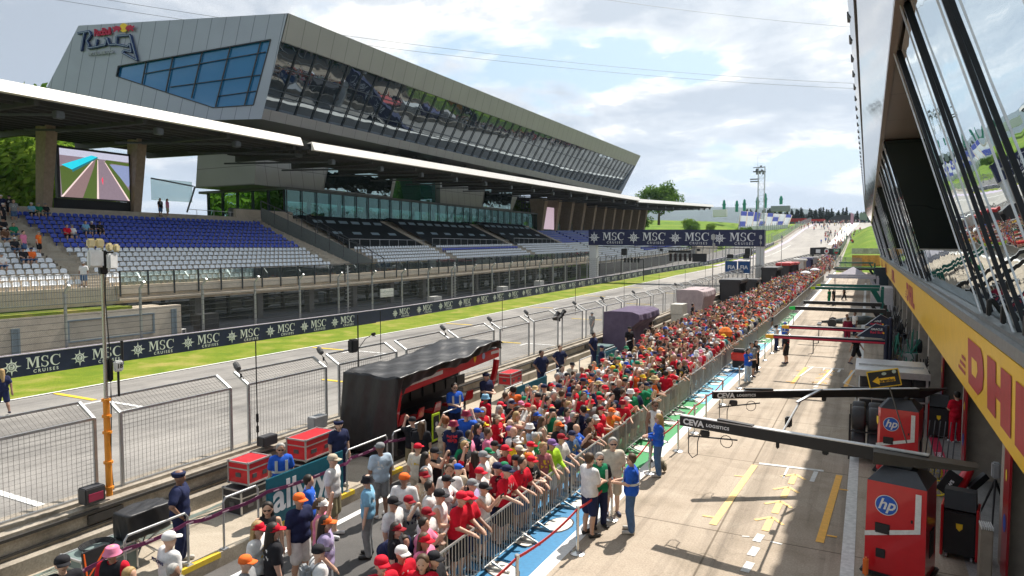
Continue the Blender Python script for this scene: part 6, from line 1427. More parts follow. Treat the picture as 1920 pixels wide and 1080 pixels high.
 (-4.7, 47.71, 0.0, 60, 'stand', 'tee', 'blue', 'trousers', 'navy', 'cap', 'blue', None, 'dark', 'marshal in bright blue jacket outside the far barrier', (('vest', 'blue'), 'vest_bands'), None),
 (1.2, 33.8, 0, -160, 'hold', 'tee', 'navy', 'trousers', 'navy', 'cap', 'navy', None, 'dark', 'crew member in navy tee and cap bending behind the tyre rack', (), None),
 (2.76, 26.82, 0, 120, 'hold', 'tee', 'red', 'trousers', 'red', None, None, 'short_hair', 'dark', 'mechanic in red team shirt standing in the garage doorway', (), None),
 (-3.59, 80.95, 0.0, 150, 'stand', 'tee', 'green', 'trousers', 'green', None, None, 'short_hair', 'dark', 'man in green tee standing by the far barrier', (), None),
 (-2.31, 86.82, 0.0, 20, 'walk', 'tee', 'black', 'trousers', 'black', None, None, 'short_hair', 'dark', 'figure in black walking across the far pit lane', (), None),
 (-3.14, 80.22, 0.0, -20, 'stand', 'tee', 'black', 'trousers', 'black', None, None, 'short_hair', 'dark', 'figure in dark clothes beside the lime boom tip', (), None),
 (-29.85, 14.2, 0.0, 170, 'walk', 'tee', 'navy', 'shorts', 'navy', None, None, 'long_hair', 'blonde', 'person in navy with long hair walking on the track, cut by the left edge', (), None),
 (-17.83, 46.93, 0.0, -110, 'walk', 'tee', 'grey', 'trousers', 'grey', 'cap', 'grey', None, 'dark', 'man in grey striding across the track beyond the mesh panels', (), None),
 (-10.09, 7.13, 0, 80, 'stand', 'tee', 'white', 'shorts', 'navy', 'cap', 'white', None, 'brown', 'man in white team shirt with sponsor lettering and white cap, bottom left', (), 1.05),
 (-10.75, 6.59, 0.0, -60, 'stand', 'tee', 'red', 'shorts', 'black', 'bucket_hat', 'pink', None, 'dark', 'man in red shirt and black body warmer with pink bucket hat', (('vest', 'black'),), None),
 (-10.92, 5.91, 0.0, -20, 'stand', 'tee', 'black', 'shorts', 'black', 'cap', 'black', None, 'brown', 'man in dark cap at the bottom left corner', (), None),
 (-9.37, 6.68, 0, 20, 'stand', 'tee', 'grey', 'shorts', 'black', None, None, 'short_hair', 'grey', 'grey-haired head at the bottom edge beside the white cap man', (), 0.93),
 (-9.79, 6.25, 0, 20, 'stand', 'tee', 'grey', 'shorts', 'black', None, None, 'short_hair', 'blonde', 'blond head at the bottom edge left of the white team shirt', (), 0.95),
]
SIT = [(-52.95, 29.91, 7.0, 1, 'red'), (-52.95, 30.29, 7.0, 1, 'white'), (-53.75, 31.76, 7.35, 1, 'light blue'), (-53.75, 32.24, 7.35, 1, 'black'), (-53.75, 32.86, 7.35, 1, 'black'), (-52.95, 26.33, 7.0, 1, 'green'), (-53.75, 26.07, 7.35, 1, 'black'), (-52.15, 25.37, 6.66, 1, 'brown'), (-50.55, 25.15, 5.97, 1, 'black'), (-50.55, 25.71, 5.97, 0, 'pink'), (-50.55, 26.66, 5.97, 0, 'orange'), (-48.95, 24.85, 5.28, 1, 'black'), (-48.95, 25.33, 5.28, 1, 'orange'), (-48.15, 23.19, 4.93, 1, 'white'), (-45.75, 26.8, 3.9, 0, 'white'), (-58.55, 41.52, 9.42, 0, 'black'), (-58.55, 42.25, 9.42, 0, 'pink'), (-56.15, 27.99, 8.38, 0, 'grey'), (-55.35, 26.89, 8.04, 0, 'black'), (-56.95, 29.61, 8.73, 1, 'light blue'), (-56.95, 30.12, 8.73, 1, 'green'), (-56.95, 30.62, 8.73, 1, 'black'), (-56.95, 28.1, 8.73, 0, 'black'), (-56.95, 27.56, 8.73, 0, 'navy')]
for (x, y, zb, h, pose, top, tc, low, lc, head, hc, hair, hairc, label, xtra, s) in HAND:
    person(x, y, h, pose, top, tc, low, lc, head, hc, hair, hairc, label, None, xtra, zc(y)+zb, s)
ph = MB(); ph.bbox((0, 0, 0), (.012, .15, .078), .004); ph = ph.mesh('phone', M('phone_black', (.015, .015, .018), .25))
n_ph = 0
for (x, y, zb, h, pose, top, tc, low, lc, head, hc, hair, hairc, label, xtra, s) in HAND:
    if pose in ('phone', 'phone2'):
        J = skeleton(pose); q = (J['haL']+J['haR'])/2+V3(.07, 0, .05); a = R(h); s = s or 1
        linkmesh('phone', ph, None, (x+(q[0]*math.cos(a)-q[1]*math.sin(a))*s, y+(q[0]*math.sin(a)+q[1]*math.cos(a))*s, zc(y)+zb+q[2]*s), (0, 0, a), label='phone held up by the '+' '.join(label.split()[:11]), cat='phone')
# lettering on a few shirts
def back_text(idx, words, colr, hgt=1.36, size=.085, d=-.155):
    for o in list(COL.objects):
        if o.get('label', '').startswith(idx) and o.name.startswith('person'):
            mb = MB()
            for k, w in enumerate(words): text(mb, w, size, (d-.03, 0, hgt-.11*k), (0, -1, 0), (0, 0, 1), .002, bold=.004)
            mb.build('shirt_print', M('print_'+colr, {'navy': (.02, .03, .08), 'red': (.6, .03, .05), 'white': (.7, .7, .7)}[colr], .7), o); return
bpy.context.view_layer.update()
back_text('man in white team shirt', ['PETRONAS'], 'navy', 1.34, .075); back_text('man in navy team tee', ['Red Bull', 'MAX 1'], 'red', 1.36, .085)
# spectators in the stand
SEATN = ['sitting', 'standing']
for k, (x, y, z, sit, c) in enumerate(SIT):
    hd_ = random.choice(['cap', None, 'cap']); hcol = random.choice(['red', 'black', 'navy', 'white', 'grey']); hr = random.choice(['short_hair', 'long_hair'])
    where = 'on the blue seats' if z > 6.4 and y > 27.5 else 'left of the pale stairs' if z < 9 else 'on the top walkway of the stand'
    lab = 'spectator in %s top %s %s of the grandstand%s' % (c, 'sitting' if sit else 'standing', where.replace(' of the stand', ''), (', %s cap' % hcol) if hd_ else ', bareheaded')
    person(x, y, -8 if sit else random.uniform(-60, 40), 'sit' if sit else 'stand', 'tee', c, 'shorts', random.choice(['denim', 'black', 'beige']), hd_, hcol, hr if not hd_ else None, random.choice(['dark', 'brown', 'blonde']), lab, 'spectators in the grandstand', (), z, .97, .035)
# the crowd behind the barrier
TOPS = ['white']*24+['red']*17+['black']*20+['navy']*11+['orange']*4+['beige']*6+['grey']*6+['blue']*4+['green']*4+['pink']*3+['yellow']*2+['pale blue']*3+['teal']*2+['dark red']*3+['cream']*3
HEADS = ['red']*20+['black']*16+['white']*14+['navy']*13+['orange']*4+['grey']*5+['yellow']*3+['green']*3+['dark red']*5+['blue']*3+['pink']*2+['beige']*3
LOWC = ['denim', 'navy', 'black', 'beige', 'khaki', 'grey', 'white']
def crowd_x(y):
    if y < 11.8: return -8.0
    if y < 13: return -8.4
    if y < 17: return -8.4-1.6*(y-13)/4
    if y < 34: return -10.3
    if y < 38: return -10.3-.95*(y-34)/4
    return -11.25+ex(y)
cells = {}
for p in PEOPLE: cells.setdefault((int(p[0]//1), int(p[1]//1)), []).append(p)
def free(x, y, r):
    for i in (-1, 0, 1):
        for j in (-1, 0, 1):
            for q in cells.get((int(x//1)+i, int(y//1)+j), ()):
                if (q[0]-x)**2+(q[1]-y)**2 < r*r: return False
    return True
pts = []
rc = random.Random(21)
def throw(n, y0, y1, r, x1=-6.98, xf=crowd_x):
    for _ in range(n):
        y = rc.uniform(y0, y1); x = rc.uniform(min(xf(y), x1-.5), x1)
        if free(x, y, r): cells.setdefault((int(x//1), int(y//1)), []).append((x, y)); pts.append((x, y))
for k in range(110):                                  # first row along the barrier
    y = 9.6+.53*k+rc.uniform(-.08, .08); x = -6.93+rc.uniform(-.05, .05)
    if free(x, y, .43): cells.setdefault((int(x//1), int(y//1)), []).append((x, y)); pts.append((x, y))
throw(9000, 9.2, 40, .47); throw(22000, 40, 122, .50); throw(2600, 118, 150, .62, -7.3); throw(900, 146, 168, .8, -6.6, lambda y: -12+ex(y))
pts.sort(key=lambda p: p[0]**2+p[1]**2)
pts = [p for p in pts if p[1] > 9.6 and p[1] > -p[0]*.62]
NIND = 297-len(HAND)-len(SIT)
used = {}
for k, (x, y) in enumerate(pts[:NIND]):
    first = x > -7.25
    pose = rc.choice(['rail', 'rail', 'rail', 'phone2', 'hold', 'reach']) if first else rc.choice(['hold', 'stand', 'phone2', 'phone', 'stand', 'hold', 'cross', 'wave', 'head'] if rc.random() < .8 else ['phone', 'phone2'])
    tc = rc.choice(TOPS); fem = rc.random() < .38; top = rc.choice(['tee', 'tank', 'tee']) if fem else 'tee'
    low = 'trousers' if rc.random() < .25 else 'shorts'; lc = rc.choice(LOWC)
    r_ = rc.random(); head = 'cap' if r_ < .50 else 'bucket_hat' if r_ < .54 else 'sun_hat' if r_ < .56 else None; hc = rc.choice(HEADS) if head != 'sun_hat' else 'straw'
    hair = 'long_hair' if fem else (None if head else rc.choice(['short_hair', 'short_hair', None])); hcol = rc.choice(['dark', 'brown', 'brown', 'blonde', 'grey', 'dark'])
    band = 'near end' if y < 13 else 'by red stand left end' if y < 17 else 'by red stand middle' if y < 20.5 else 'by red stand right end' if y < 24 else 'past the red stand'
    row_ = 'at barrier' if first else 'second row' if x > -8.4 else 'mid crowd' if x > -9.9 else 'at back'
    garb = ('%s tank top' if top == 'tank' else '%s tee') % tc
    hh = ('%s %s' % (hc, {'cap': 'cap', 'bucket_hat': 'bucket hat', 'sun_hat': 'hat'}[head])) if head else ('bald head' if not hair else '%s%s hair' % ('long ' if fem else 'short ', hcol))
    lab = '%s in %s, %s, %s %s' % ('woman' if fem else 'man', garb, hh, row_, band)
    lab = ' '.join(lab.split())
    person(x, y, rc.gauss(-12, 22) if rc.random() < .9 else rc.uniform(60, 200), pose, top, tc, low, lc, head, hc, hair, hcol, ' '.join(lab.split()[:16]), 'crowd behind the barriers', ('sunglasses',) if rc.random() < .2 else ((('backpack', rc.choice(['black', 'grey', 'navy'])),) if rc.random() < .12 else ()), None, rc.uniform(.92, 1.05), .026 if y < 20 else .032)
# the rest of the crowd: too many to tell apart, one object
cl_attr, cN, cL, cB = nodes('crowd_paint'); cB.inputs['Roughness'].default_value = .8; a_ = cN.new('ShaderNodeAttribute'); a_.attribute_name = 'tint'; cL.new(a_.outputs['Color'], cB.inputs['Base Color'])
def proto(pose, top, low, hd_, hair):
    J = skeleton(pose); vx = .055; out = []
    def addp(V, F, ch): out.append((V, F, ch))
    V, F = surfnet(body_caps(J, False), vx, k=.02); addp(V, F, 0)
    up, pel = J['up'], J['pel']
    c = torso(J, .022)
    for n in 'LR':
        if top == 'tee': c.append((J['shL' if n == 'L' else 'shR'], J['sh'+n]*.4+J['el'+n]*.6, .085, .075))
    V, F = surfnet(c, vx, lambda P: np.maximum(-((P-pel)@up)-.12, .07-np.linalg.norm(P-(J['nk']+up*.03), axis=1)), k=.03); addp(V, F, 1)
    c = [(pel-V3(0, .075, 0), pel+V3(0, .075, 0), .13, .13)]
    for n in 'LR': c.append((J['hp'+n], J['kn'+n], .115, .10 if low == 'shorts' else .085)); c += [(J['kn'+n], J['an'+n], .09, .07)] if low != 'shorts' else []
    V, F = surfnet(c, vx, lambda P: ((P-pel)@up)-.06, k=.02); addp(V, F, 2)
    if hair: m = garment(pose, 'long_hair', .055) if hair == 'long' else garment(pose, 'short_hair', .05); V = np.array([v.co[:] for v in m.vertices]); F = np.array([p.vertices[:] for p in m.polygons if len(p.vertices) == 4]); addp(V, F, 3)
    if hd_:
        b_ = MB(); H = J['hd']+V3(-.012, 0, .055); n = 8; pr = [(.125, -.03), (.118, .03), (.06, .085)]
        vs = [(H[0]+math.cos(2*PI*i/n)*r, math.sin(2*PI*i/n)*r, H[2]+z) for r, z in pr for i in range(n)]
        fs = [(j*n+i, j*n+(i+1) % n, (j+1)*n+(i+1) % n, (j+1)*n+i) for j in range(2) for i in range(n)]+[(2*n, 2*n+2, 2*n+4, 2*n+6), (2*n, 2*n+1, 2*n+2, 2*n+2)]
        vs += [(H[0]+.10, -.08, H[2]-.02), (H[0]+.10, .08, H[2]-.02), (H[0]+.21, .06, H[2]-.035), (H[0]+.21, -.06, H[2]-.035)]; k = 3*n; fs = fs[:16]+[(k, k+1, k+2, k+3), (2*n, 2*n+2, 2*n+4, 2*n+6)]
        addp(np.array(vs), np.array(fs), 4)
    Vs = []; Fs = []; Ch = []; b = 0
    for V, F, ch in out: Vs.append(V); Fs.append(F+b); Ch.append(np.full(len(V), ch)); b += len(V)
    return np.concatenate(Vs), np.concatenate(Fs), np.concatenate(Ch)
PR = [proto('stand', 'tee', 'shorts', True, None), proto('hold', 'tee', 'shorts', True, 'long'), proto('phone', 'tee', 'shorts', False, 'short'), proto('stand', 'tank', 'trousers', False, 'long'), proto('hold', 'tee', 'trousers', True, None), proto('rail', 'tee', 'shorts', True, None), proto('wave', 'tee', 'shorts', True, None), proto('walk', 'tee', 'shorts', True, 'short'), proto('hold', 'tee', 'shorts', False, 'short')]
def crowd_mesh(name, P, label, walkers=False):
    Vs = []; Fs = []; Cs = []; b = 0
    for (x, y) in P:
        k = 7 if walkers and rc.random() < .6 else (rc.choice([0, 3, 1, 2, 3, 4, 5, 6, 2, 3, 2, 8, 8]) if not walkers else rc.choice([0, 3, 4]))
        if -7.05 < x and not walkers: k = 5
        V, F, ch = PR[k]; a = R(rc.gauss(-15, 30)) if not walkers else R(rc.uniform(0, 360)); s = rc.uniform(.92, 1.06)
        X = (V[:, 0]*math.cos(a)-V[:, 1]*math.sin(a))*s+x; Y = (V[:, 0]*math.sin(a)+V[:, 1]*math.cos(a))*s+y; Vs.append(np.stack([X, Y, V[:, 2]*s+zc(y)], 1)); Fs.append(F+b); b += len(V)
        og = 40 < y < 62
        pal = np.array([rc.choice(SKINS), COLS['orange' if og and rc.random() < .07 else rc.choice(TOPS)], COLS[rc.choice(LOWC)], HAIRC[rc.choice(['dark', 'brown', 'brown', 'blonde'])], COLS['orange' if og and rc.random() < .12 else rc.choice(HEADS)]])
        Cs.append(pal[ch])
    V = np.concatenate(Vs); F = np.concatenate(Fs); C_ = np.concatenate(Cs); me = npmesh(name, V, F, cl_attr)
    at = me.color_attributes.new('tint', 'FLOAT_COLOR', 'POINT'); at.data.foreach_set('color', np.concatenate([C_, np.ones((len(C_), 1))], 1).astype(np.float32).ravel())
    return linkmesh(name, me, None, None, label=label, cat='crowd', kind='stuff')
crowd_mesh('crowd', pts[NIND:], 'dense far crowd filling the lane behind the barriers up to the arch')
wp = [(rc.uniform(-10.2, -7.2), rc.uniform(165, 262)) for _ in range(150)]+[(-6.9-rc.random()*2.2, rc.uniform(165, 250)) for _ in range(60)]+[(rc.uniform(-16, 0), rc.uniform(258, 330)) for _ in range(70)]+[(rc.uniform(-34, -8), rc.uniform(330, 402)) for _ in range(60)]+[(rc.uniform(-22, 0), rc.uniform(385, 410)) for _ in range(40)]
crowd_mesh('walking_crowd', wp, 'scattered tiny people walking on the pit exit and the far uphill track', True)
# ------------------------------------------------------------ barriers, posts, rope, railings
bf = MB(); L_ = 2.2; galv = M('barrier_steel', (.42, .43, .42), .35, .7, .1)
bf.path([(0, .04, .16), (0, .04, 1.03), (0, .10, 1.09), (0, L_-.10, 1.09), (0, L_-.04, 1.03), (0, L_-.04, .16)], .024, 6); bf.tube((0, .04, .17), (0, L_-.04, .17), .019, n=6)
bf = bf.mesh('frame', galv)
bb_ = MB()
for i in range(1, 19): y = .04+i*(L_-.08)/19; bb_.tube((0, y, .17), (0, y, 1.08), .0105, n=5, caps=False)
bb_ = bb_.mesh('bars', galv)
ff = MB()
for y in (0,): ff.bar((-.30, y, .03), (.42, y, .03), .04, .05); ff.bar((0, y, .17), (.36, y, .03), .03, .04); ff.bar((0, y, .17), (-.25, y, .03), .03, .04)
ff = ff.mesh('foot', galv)
rb = random.Random(5)
for i in range(52):
    y = 6.9+2.24*i
    lab = 'galvanised crowd barrier section %s' % ('at the very front of the crowd, under the red shirts' if y < 12 else 'opposite the photographer and marshals' if y < 17 else 'beside the green and blue mural strip' if y < 34 else 'far along the lane beside the crowd')
    t = thing('crowd_barrier', lab, 'barrier', (-6.60+rb.uniform(-.03, .03)+(.25 if y > 55 else 0), y, zc(y)), rb.uniform(-.012, .012), 'crowd barriers along the lane')
    linkmesh('frame', bf, t); linkmesh('bars', bb_, t); linkmesh('foot', ff, t, (0, .35, 0)); linkmesh('foot', ff, t, (0, L_-.35, 0))
chrome = M('chrome', (.55, .55, .54), .25, .85, .05)
st = MB(); st.tube((0, 0, .02), (0, 0, .96), .032, n=10); st.lathe([(.045, .94), (.045, 1.02), (.03, 1.03)], n=10); stp = st.mesh('pole', chrome)
st = MB(); st.lathe([(.17, 0), (.17, .015), (.12, .035), (.035, .05)], n=20); stb = st.mesh('base', chrome)
SP = [(-5.42, 10.6), (-5.32, 13.23), (-5.28, 15.3), (-5.42, 19.0), (-5.23, 21.55), (-5.25, 23.96), (-5.23, 25.81), (-5.2, 28.9), (-5.14, 32.69), (-5.14, 36.0), (-5.15, 38.9), (-5.15, 41.6), (-5.13, 44.6), (-5.1, 47.5), (-5.1, 51), (-5.1, 54.5), (-5.1, 58)]
rel = ['cut by the bottom edge', 'in front of the photographer', 'beside the green vest', 'beside the blonde marshal', 'with the first black boom tip above it', 'just beyond the first boom tip', 'between the two boom tips']
for k, (x, y) in enumerate(SP):
    t = thing('rope_post', 'shiny rope post %s on the pale lane edge' % (rel[k] if k < len(rel) else 'in the far row past the booms'), 'post', (x, y, zc(y)+.006), 0, 'rope posts along the lane edge'); linkmesh('pole', stp, t); linkmesh('base', stb, t)
mb = MB((-5.4, 9, 0)); a = [(-5.6, 8.0)]+SP[:8]
for (x0, y0), (x1, y1) in zip(a, a[1:]):
    for i in range(8):
        f0, f1 = i/8, (i+1)/8; z0, z1 = [.97-.10*4*f*(1-f)*min(1, (y1-y0)/3) for f in (f0, f1)]
        p, q = (x0+(x1-x0)*f0, y0+(y1-y0)*f0, z0), (x0+(x1-x0)*f1, y0+(y1-y0)*f1, z1); mb.bar(p, q, .010, .055)
mb.build('barrier_tape', M('rope_red', (.62, .03, .04), .6), label='long red barrier tape strung between the shiny rope posts', cat='tape')
mb = MB((-5.2, 29, 0)); a = SP[7:]
for (x0, y0), (x1, y1) in zip(a, a[1:]): mb.bar((x0, y0, .97+zc(y0)), (x1, y1, .97+zc(y1)), .008, .03)
mb.build('barrier_tape', M('tape_dark', (.08, .07, .09), .6), label='dark barrier tape between the farther rope posts', cat='tape')
# tube railings on the platform edge
RA = [(7.35, 8.62, 'at the bottom left, under the police officer\'s hand'), (9.45, 10.35, 'left of the teal banner'), (13.2, 14.85, 'left of the tarp covered red stand'), (15.1, 16.7, 'in front of the covered red stand'), (17.6, 18.9, 'where the blue vest marshal leans'), (21.7, 23.2, 'beside the second teal banner'), (25.2, 26.7, 'behind the man with crossed arms')]+[(29+3.4*k, 30.6+3.4*k, 'farther along the platform behind the crowd') for k in range(14)]
for a, b, w in RA:
    z = zc(a)+.3; mb = MB((-11.62, a, z)); mb.path([(-11.62, a, z), (-11.62, a, z+.98), (-11.62, a+.06, z+1.06), (-11.62, b-.06, z+1.06), (-11.62, b, z+.98), (-11.62, b, z)], .024, 8)
    t = mb.build('tube_railing', steel, label='grey tubular hoop railing '+w, cat='railing', group='hoop railings on the platform edge')
    p = MB((-11.62, a, z)); p.bbox((-11.62, a, z+.01), (.14, .14, .02), .004); p.bbox((-11.62, b, z+.01), (.14, .14, .02), .004); p.build('foot_plate', steel, t)
mb = MB((-11.55, 5, 1.1)); pts_ = [(-11.57, 5.0, 1.05), (-11.57, 7.35, 1.15), (-11.57, 8.6, 1.18), (-11.57, 9.45, 1.12), (-11.5, 10.5, 1.18), (-11.45, 12.9, 1.12), (-11.57, 13.3, 1.15), (-11.57, 14.8, 1.2), (-11.57, 16.3, 1.05)]
for p, q in zip(pts_, pts_[1:]):
    for i in range(6):
        f0, f1 = i/6, (i+1)/6; s_ = lambda f: Vector(p)+(Vector(q)-Vector(p))*f-Vector((0, 0, .05*4*f*(1-f))); mb.bar(s_(f0), s_(f1), .008, .075)
tp = mb.build('printed_tape', M('tape_purple', (.17, .03, .10), .5, var=.2, scale=20), label='purple printed barrier tape along the platform railings', cat='tape')
mb = MB((-11.55, 5, 1.1))
for k in range(26): y = 5.6+.42*k; z = float(np.interp(y, [p[1] for p in pts_], [p[2] for p in pts_]))-.02; mb.box(-11.56+.10*(10.5 < y < 13), -11.552+.10*(10.5 < y < 13), y, y+.16, z-.012, z+.012)
mb.build('tape_print', M('tape_pale', (.5, .35, .42), .5), tp)
# teal sponsor boards
for (y0, y1, z0, z1, w, sz, lab) in ((10.5, 12.95, .36, 1.45, 'allwyn', .92, 'big teal banner with white lowercase letters on the platform edge'), (22.4, 25.2, .45, 1.3, 'allwyn', .86, 'second teal banner half hidden behind the crowd'), (31, 34, .5, 1.3, 'allwyn', .8, 'small far teal banner left of the purple covered stand')):
    t = thing('teal_banner', lab, 'banner', (-11.5, y0, z0)); mb = MB((-11.5, y0, z0)); mb.bbox((-11.53, (y0+y1)/2, (z0+z1)/2), (.04, y1-y0, z1-z0), .01); mb.build('panel', M('teal_paint', (.008, .12, .17), .45, var=.08), t)
    mb = MB((-11.5, y0, z0)); text(mb, w, sz, (-11.5, (y0+y1)/2, (z0+z1)/2+.02), (0, 1, 0), (0, 0, 1), .003, bold=.02, sx=.92); mb.build('letters', logo_white, t)
# flight cases
red_case = M('case_red', (.58, .02, .03), .35, coat=.3, var=.08); alu_edge = M('case_aluminium', (.55, .55, .55), .35, .7)
def flight_case(x, y, z, sx, sy, sz, rz, label, m=red_case, legs=False):
    t = thing('flight_case', label, 'flight case', (x, y, z), rz, 'flight cases'); mb = MB(); mb.bbox((0, 0, sz/2), (sx, sy, sz), .015); mb.build('shell', m, t)
    mb = MB(); e = .035
    for a in (-1, 1):
        for b in (-1, 1):
            mb.box(a*sx/2-e/2, a*sx/2+e/2, b*sy/2-e/2, b*sy/2+e/2, 0, sz); mb.box(-sx/2, sx/2, b*sy/2-e/2, b*sy/2+e/2, sz*(a > 0)-e/2, sz*(a > 0)+e/2); mb.box(a*sx/2-e/2, a*sx/2+e/2, -sy/2, sy/2, sz*(b > 0)-e/2-.001, sz*(b > 0)+e/2+.001)
            for c in (0, 1): mb.bbox((a*sx/2, b*sy/2, c*sz), (.075, .075, .075), .02)
    for b in (-1, 1): mb.box(-sx/2-.006, sx/2+.006, b*sy/2-.006, b*sy/2+.006, sz*.66, sz*.66+.03)
    for b in (-1, 1): mb.box(b*sx/2-.008, b*sx/2+.008, -sy/2-.004, sy/2+.004, sz*.66+.001, sz*.66+.031)
    mb.build('edging', alu_edge, t)
    mb = MB(); mb.box(sx/2, sx/2+.014, -sy*.32, -sy*.14, sz*.25, sz*.45); mb.box(sx/2, sx/2+.014, sy*.14, sy*.32, sz*.25, sz*.45); mb.box(-.08, .08, -sy/2-.014, -sy/2, sz*.3, sz*.5); mb.build('latch', M('latch_dark', (.12, .12, .13), .4, .5), t)
    return t
flight_case(-13.0, 11.35, .98, .62, .70, .50, .06, 'red flight case with metal edges and blue sticker, left of the grey-haired marshal')
flight_case(-13.05, 13.45, 1.02, .62, 1.15, .52, .05, 'longest red flight case, right of the grey-haired marshal')
flight_case(-12.95, 24.7, .95, .55, 1.05, .46, .03, 'small red flight case on a trestle beyond the covered red stand')
flight_case(-13.0, 11.3, .30, .60, .95, .58, .0, 'black and red case standing on the platform under the left red case', M('case_black', (.03, .03, .035), .4))
flight_case(-13.0, 13.45, .30, .66, 1.25, .60, .0, 'black equipment crate under the longest red flight case', M('case_black'))
flight_case(-12.7, 7.55, .30, .62, 1.05, .56, .04, 'large grey green equipment case with coiled cable at the bottom left', M('case_grey', (.16, .21, .20), .5))
mb = MB((-12.7, 7.55, .9))
for k in range(4): mb.path([(-12.7+(.20+.02*k)*math.cos(a*PI/9), 7.5+(.24+.02*k)*math.sin(a*PI/9), .90+.018*k) for a in range(19)], .013, 5)
mb.build('cable_coil', black, label='coil of black cable lying on the grey green case', cat='cable')
for x, y, z, s_, lab in ((-12.95, 24.7, .95, 1.05, 'thin black trestle under the small far red flight case'), (-13.0, 11.35, .98, .7, 'thin black folding stand under the left red case')):
    mb = MB((x, y, .3)); [mb.bar((x+a*.25, y-s_/2*b, .3), (x-a*.2, y+s_/2*b*.8, z), .025, .025) for a in (-1, 1) for b in (-1, 1)]; mb.build('trestle', black, label=lab, cat='stand')
# covered monitor on trestle legs
t = thing('covered_monitor', 'bulky black covered monitor on crossed metal legs, bottom left of the platform', 'monitor', (-12.6, 8.35, .3)); o = (-12.6, 8.35, .3)
def crump(c, sx, sy, sz, amp, seed, nu=26):
    r = random.Random(seed); bm = bmesh.new(); bmesh.ops.create_cube(bm, size=1.); bmesh.ops.subdivide_edges(bm, edges=bm.edges[:], cuts=nu//2, use_grid_fill=True)
    ph = [(r.uniform(2, 9), r.uniform(2, 9), r.uniform(0, 6), r.uniform(3, 14)) for _ in range(7)]
    mb = MB(); vs = []
    for v in bm.verts:
        p = v.co.copy(); n = Vector((p.x**5, p.y**5, p.z**5)).normalized(); f = 1-.06*(abs(p.x)*abs(p.y)*8)**3*.2
        d = sum(math.sin(a*p.x*3+b*p.y*3+c_*2+e*p.z*.6) for a, b, c_, e in ph)/7
        q = Vector((p.x*sx, p.y*sy, p.z*sz))*f+n*amp*d; vs.append((q.x+c[0], q.y+c[1], q.z+c[2]))
    mb.add(vs, [tuple(v.index for v in f.verts) for f in bm.faces]); bm.free(); return mb
tarp = M('black_tarp', (.020, .020, .022), .42, var=.25, scale=3, bump=1., bscale=3.2, spec=.5, stretch=(1.6, .7, 1))
m_ = crump((0, 0, .85), .55, .95, .50, .03, 3); m_.build('cover', tarp, t, True)
mb = MB(); [mb.bar((a*.2, -.38*b, 0), (-a*.2, .30*b, .62), .025, .025) for a in (-1, 1) for b in (-1, 1)]; mb.build('leg_frame', steel, t)
mb = MB((-12.2, 7.1, .3)); mb.hexa([(-12.25, 7.0, .5), (-12.2, 7.0, .5), (-12.2, 7.5, .5), (-12.25, 7.5, .5)], [(-12.35, 7.0, 1.05), (-12.3, 7.0, 1.05), (-12.3, 7.45, 1.05), (-12.35, 7.45, 1.05)]); g_ = mb.build('folding_sign', black, label='black folding board with orange reflective edges beside the grey green case', cat='sign')
mb = MB((-12.2, 7.1, .3)); mb.bar((-12.22, 7.0, .55), (-12.285, 7.42, 1.0), .02, .03); mb.bar((-12.19, 7.02, .5), (-12.19, 7.48, .52), .02, .03); mb.bar((-12.19, 7.02, .5), (-12.29, 7.02, 1.03), .02, .03); mb.build('reflective_edge', M('orange_glow', (.85, .14, .02), .5), g_)
def small_box(name, x, y, z, sx, sy, sz, m, label, cat='box'): mb = MB((x, y, z)); mb.bbox((x, y, z+sz/2), (sx, sy, sz), .02); return mb.build(name, m, label=label, cat=cat)
b1 = small_box('battery_box', -14.25, 8.35, 1.2, .28, .42, .34, M('box_dark', (.05, .05, .055), .5), 'black and red box on the pit wall at the lower left')
mb = MB((-14.25, 8.35, 1.2)); mb.box(-14.11, -14.095, 8.2, 8.5, 1.26, 1.42); mb.build('front_plate', M('plate_red', (.35, .03, .08), .4), b1)
small_box('battery_box', -14.25, 13.05, 1.2, .28, .5, .26, M('box_dark'), 'black box on the pit wall left of the longest red case')
small_box('control_box', -14.3, 15.0, 1.2, .3, .55, .36, M('box_pale', (.33, .34, .35), .5), 'grey box and camera on the pit wall left of the tarp')
cb = MB((-13.9, 9, .3)); rr2 = random.Random(8)
for k in range(9):
    x = -13.8+.07*k; cb.path([(x+.06*math.sin(y*1.3+k)+.04*math.sin(y*3.1+k*2), y, .32+.008*k) for y in [5+.6*i for i in range(20)]], .011, 4)
cb.build('cable_bundle', M('cable_green', (.10, .14, .12), .6, var=.5, scale=1), label='bundle of thin cables lying along the foot of the pit wall', cat='cable')
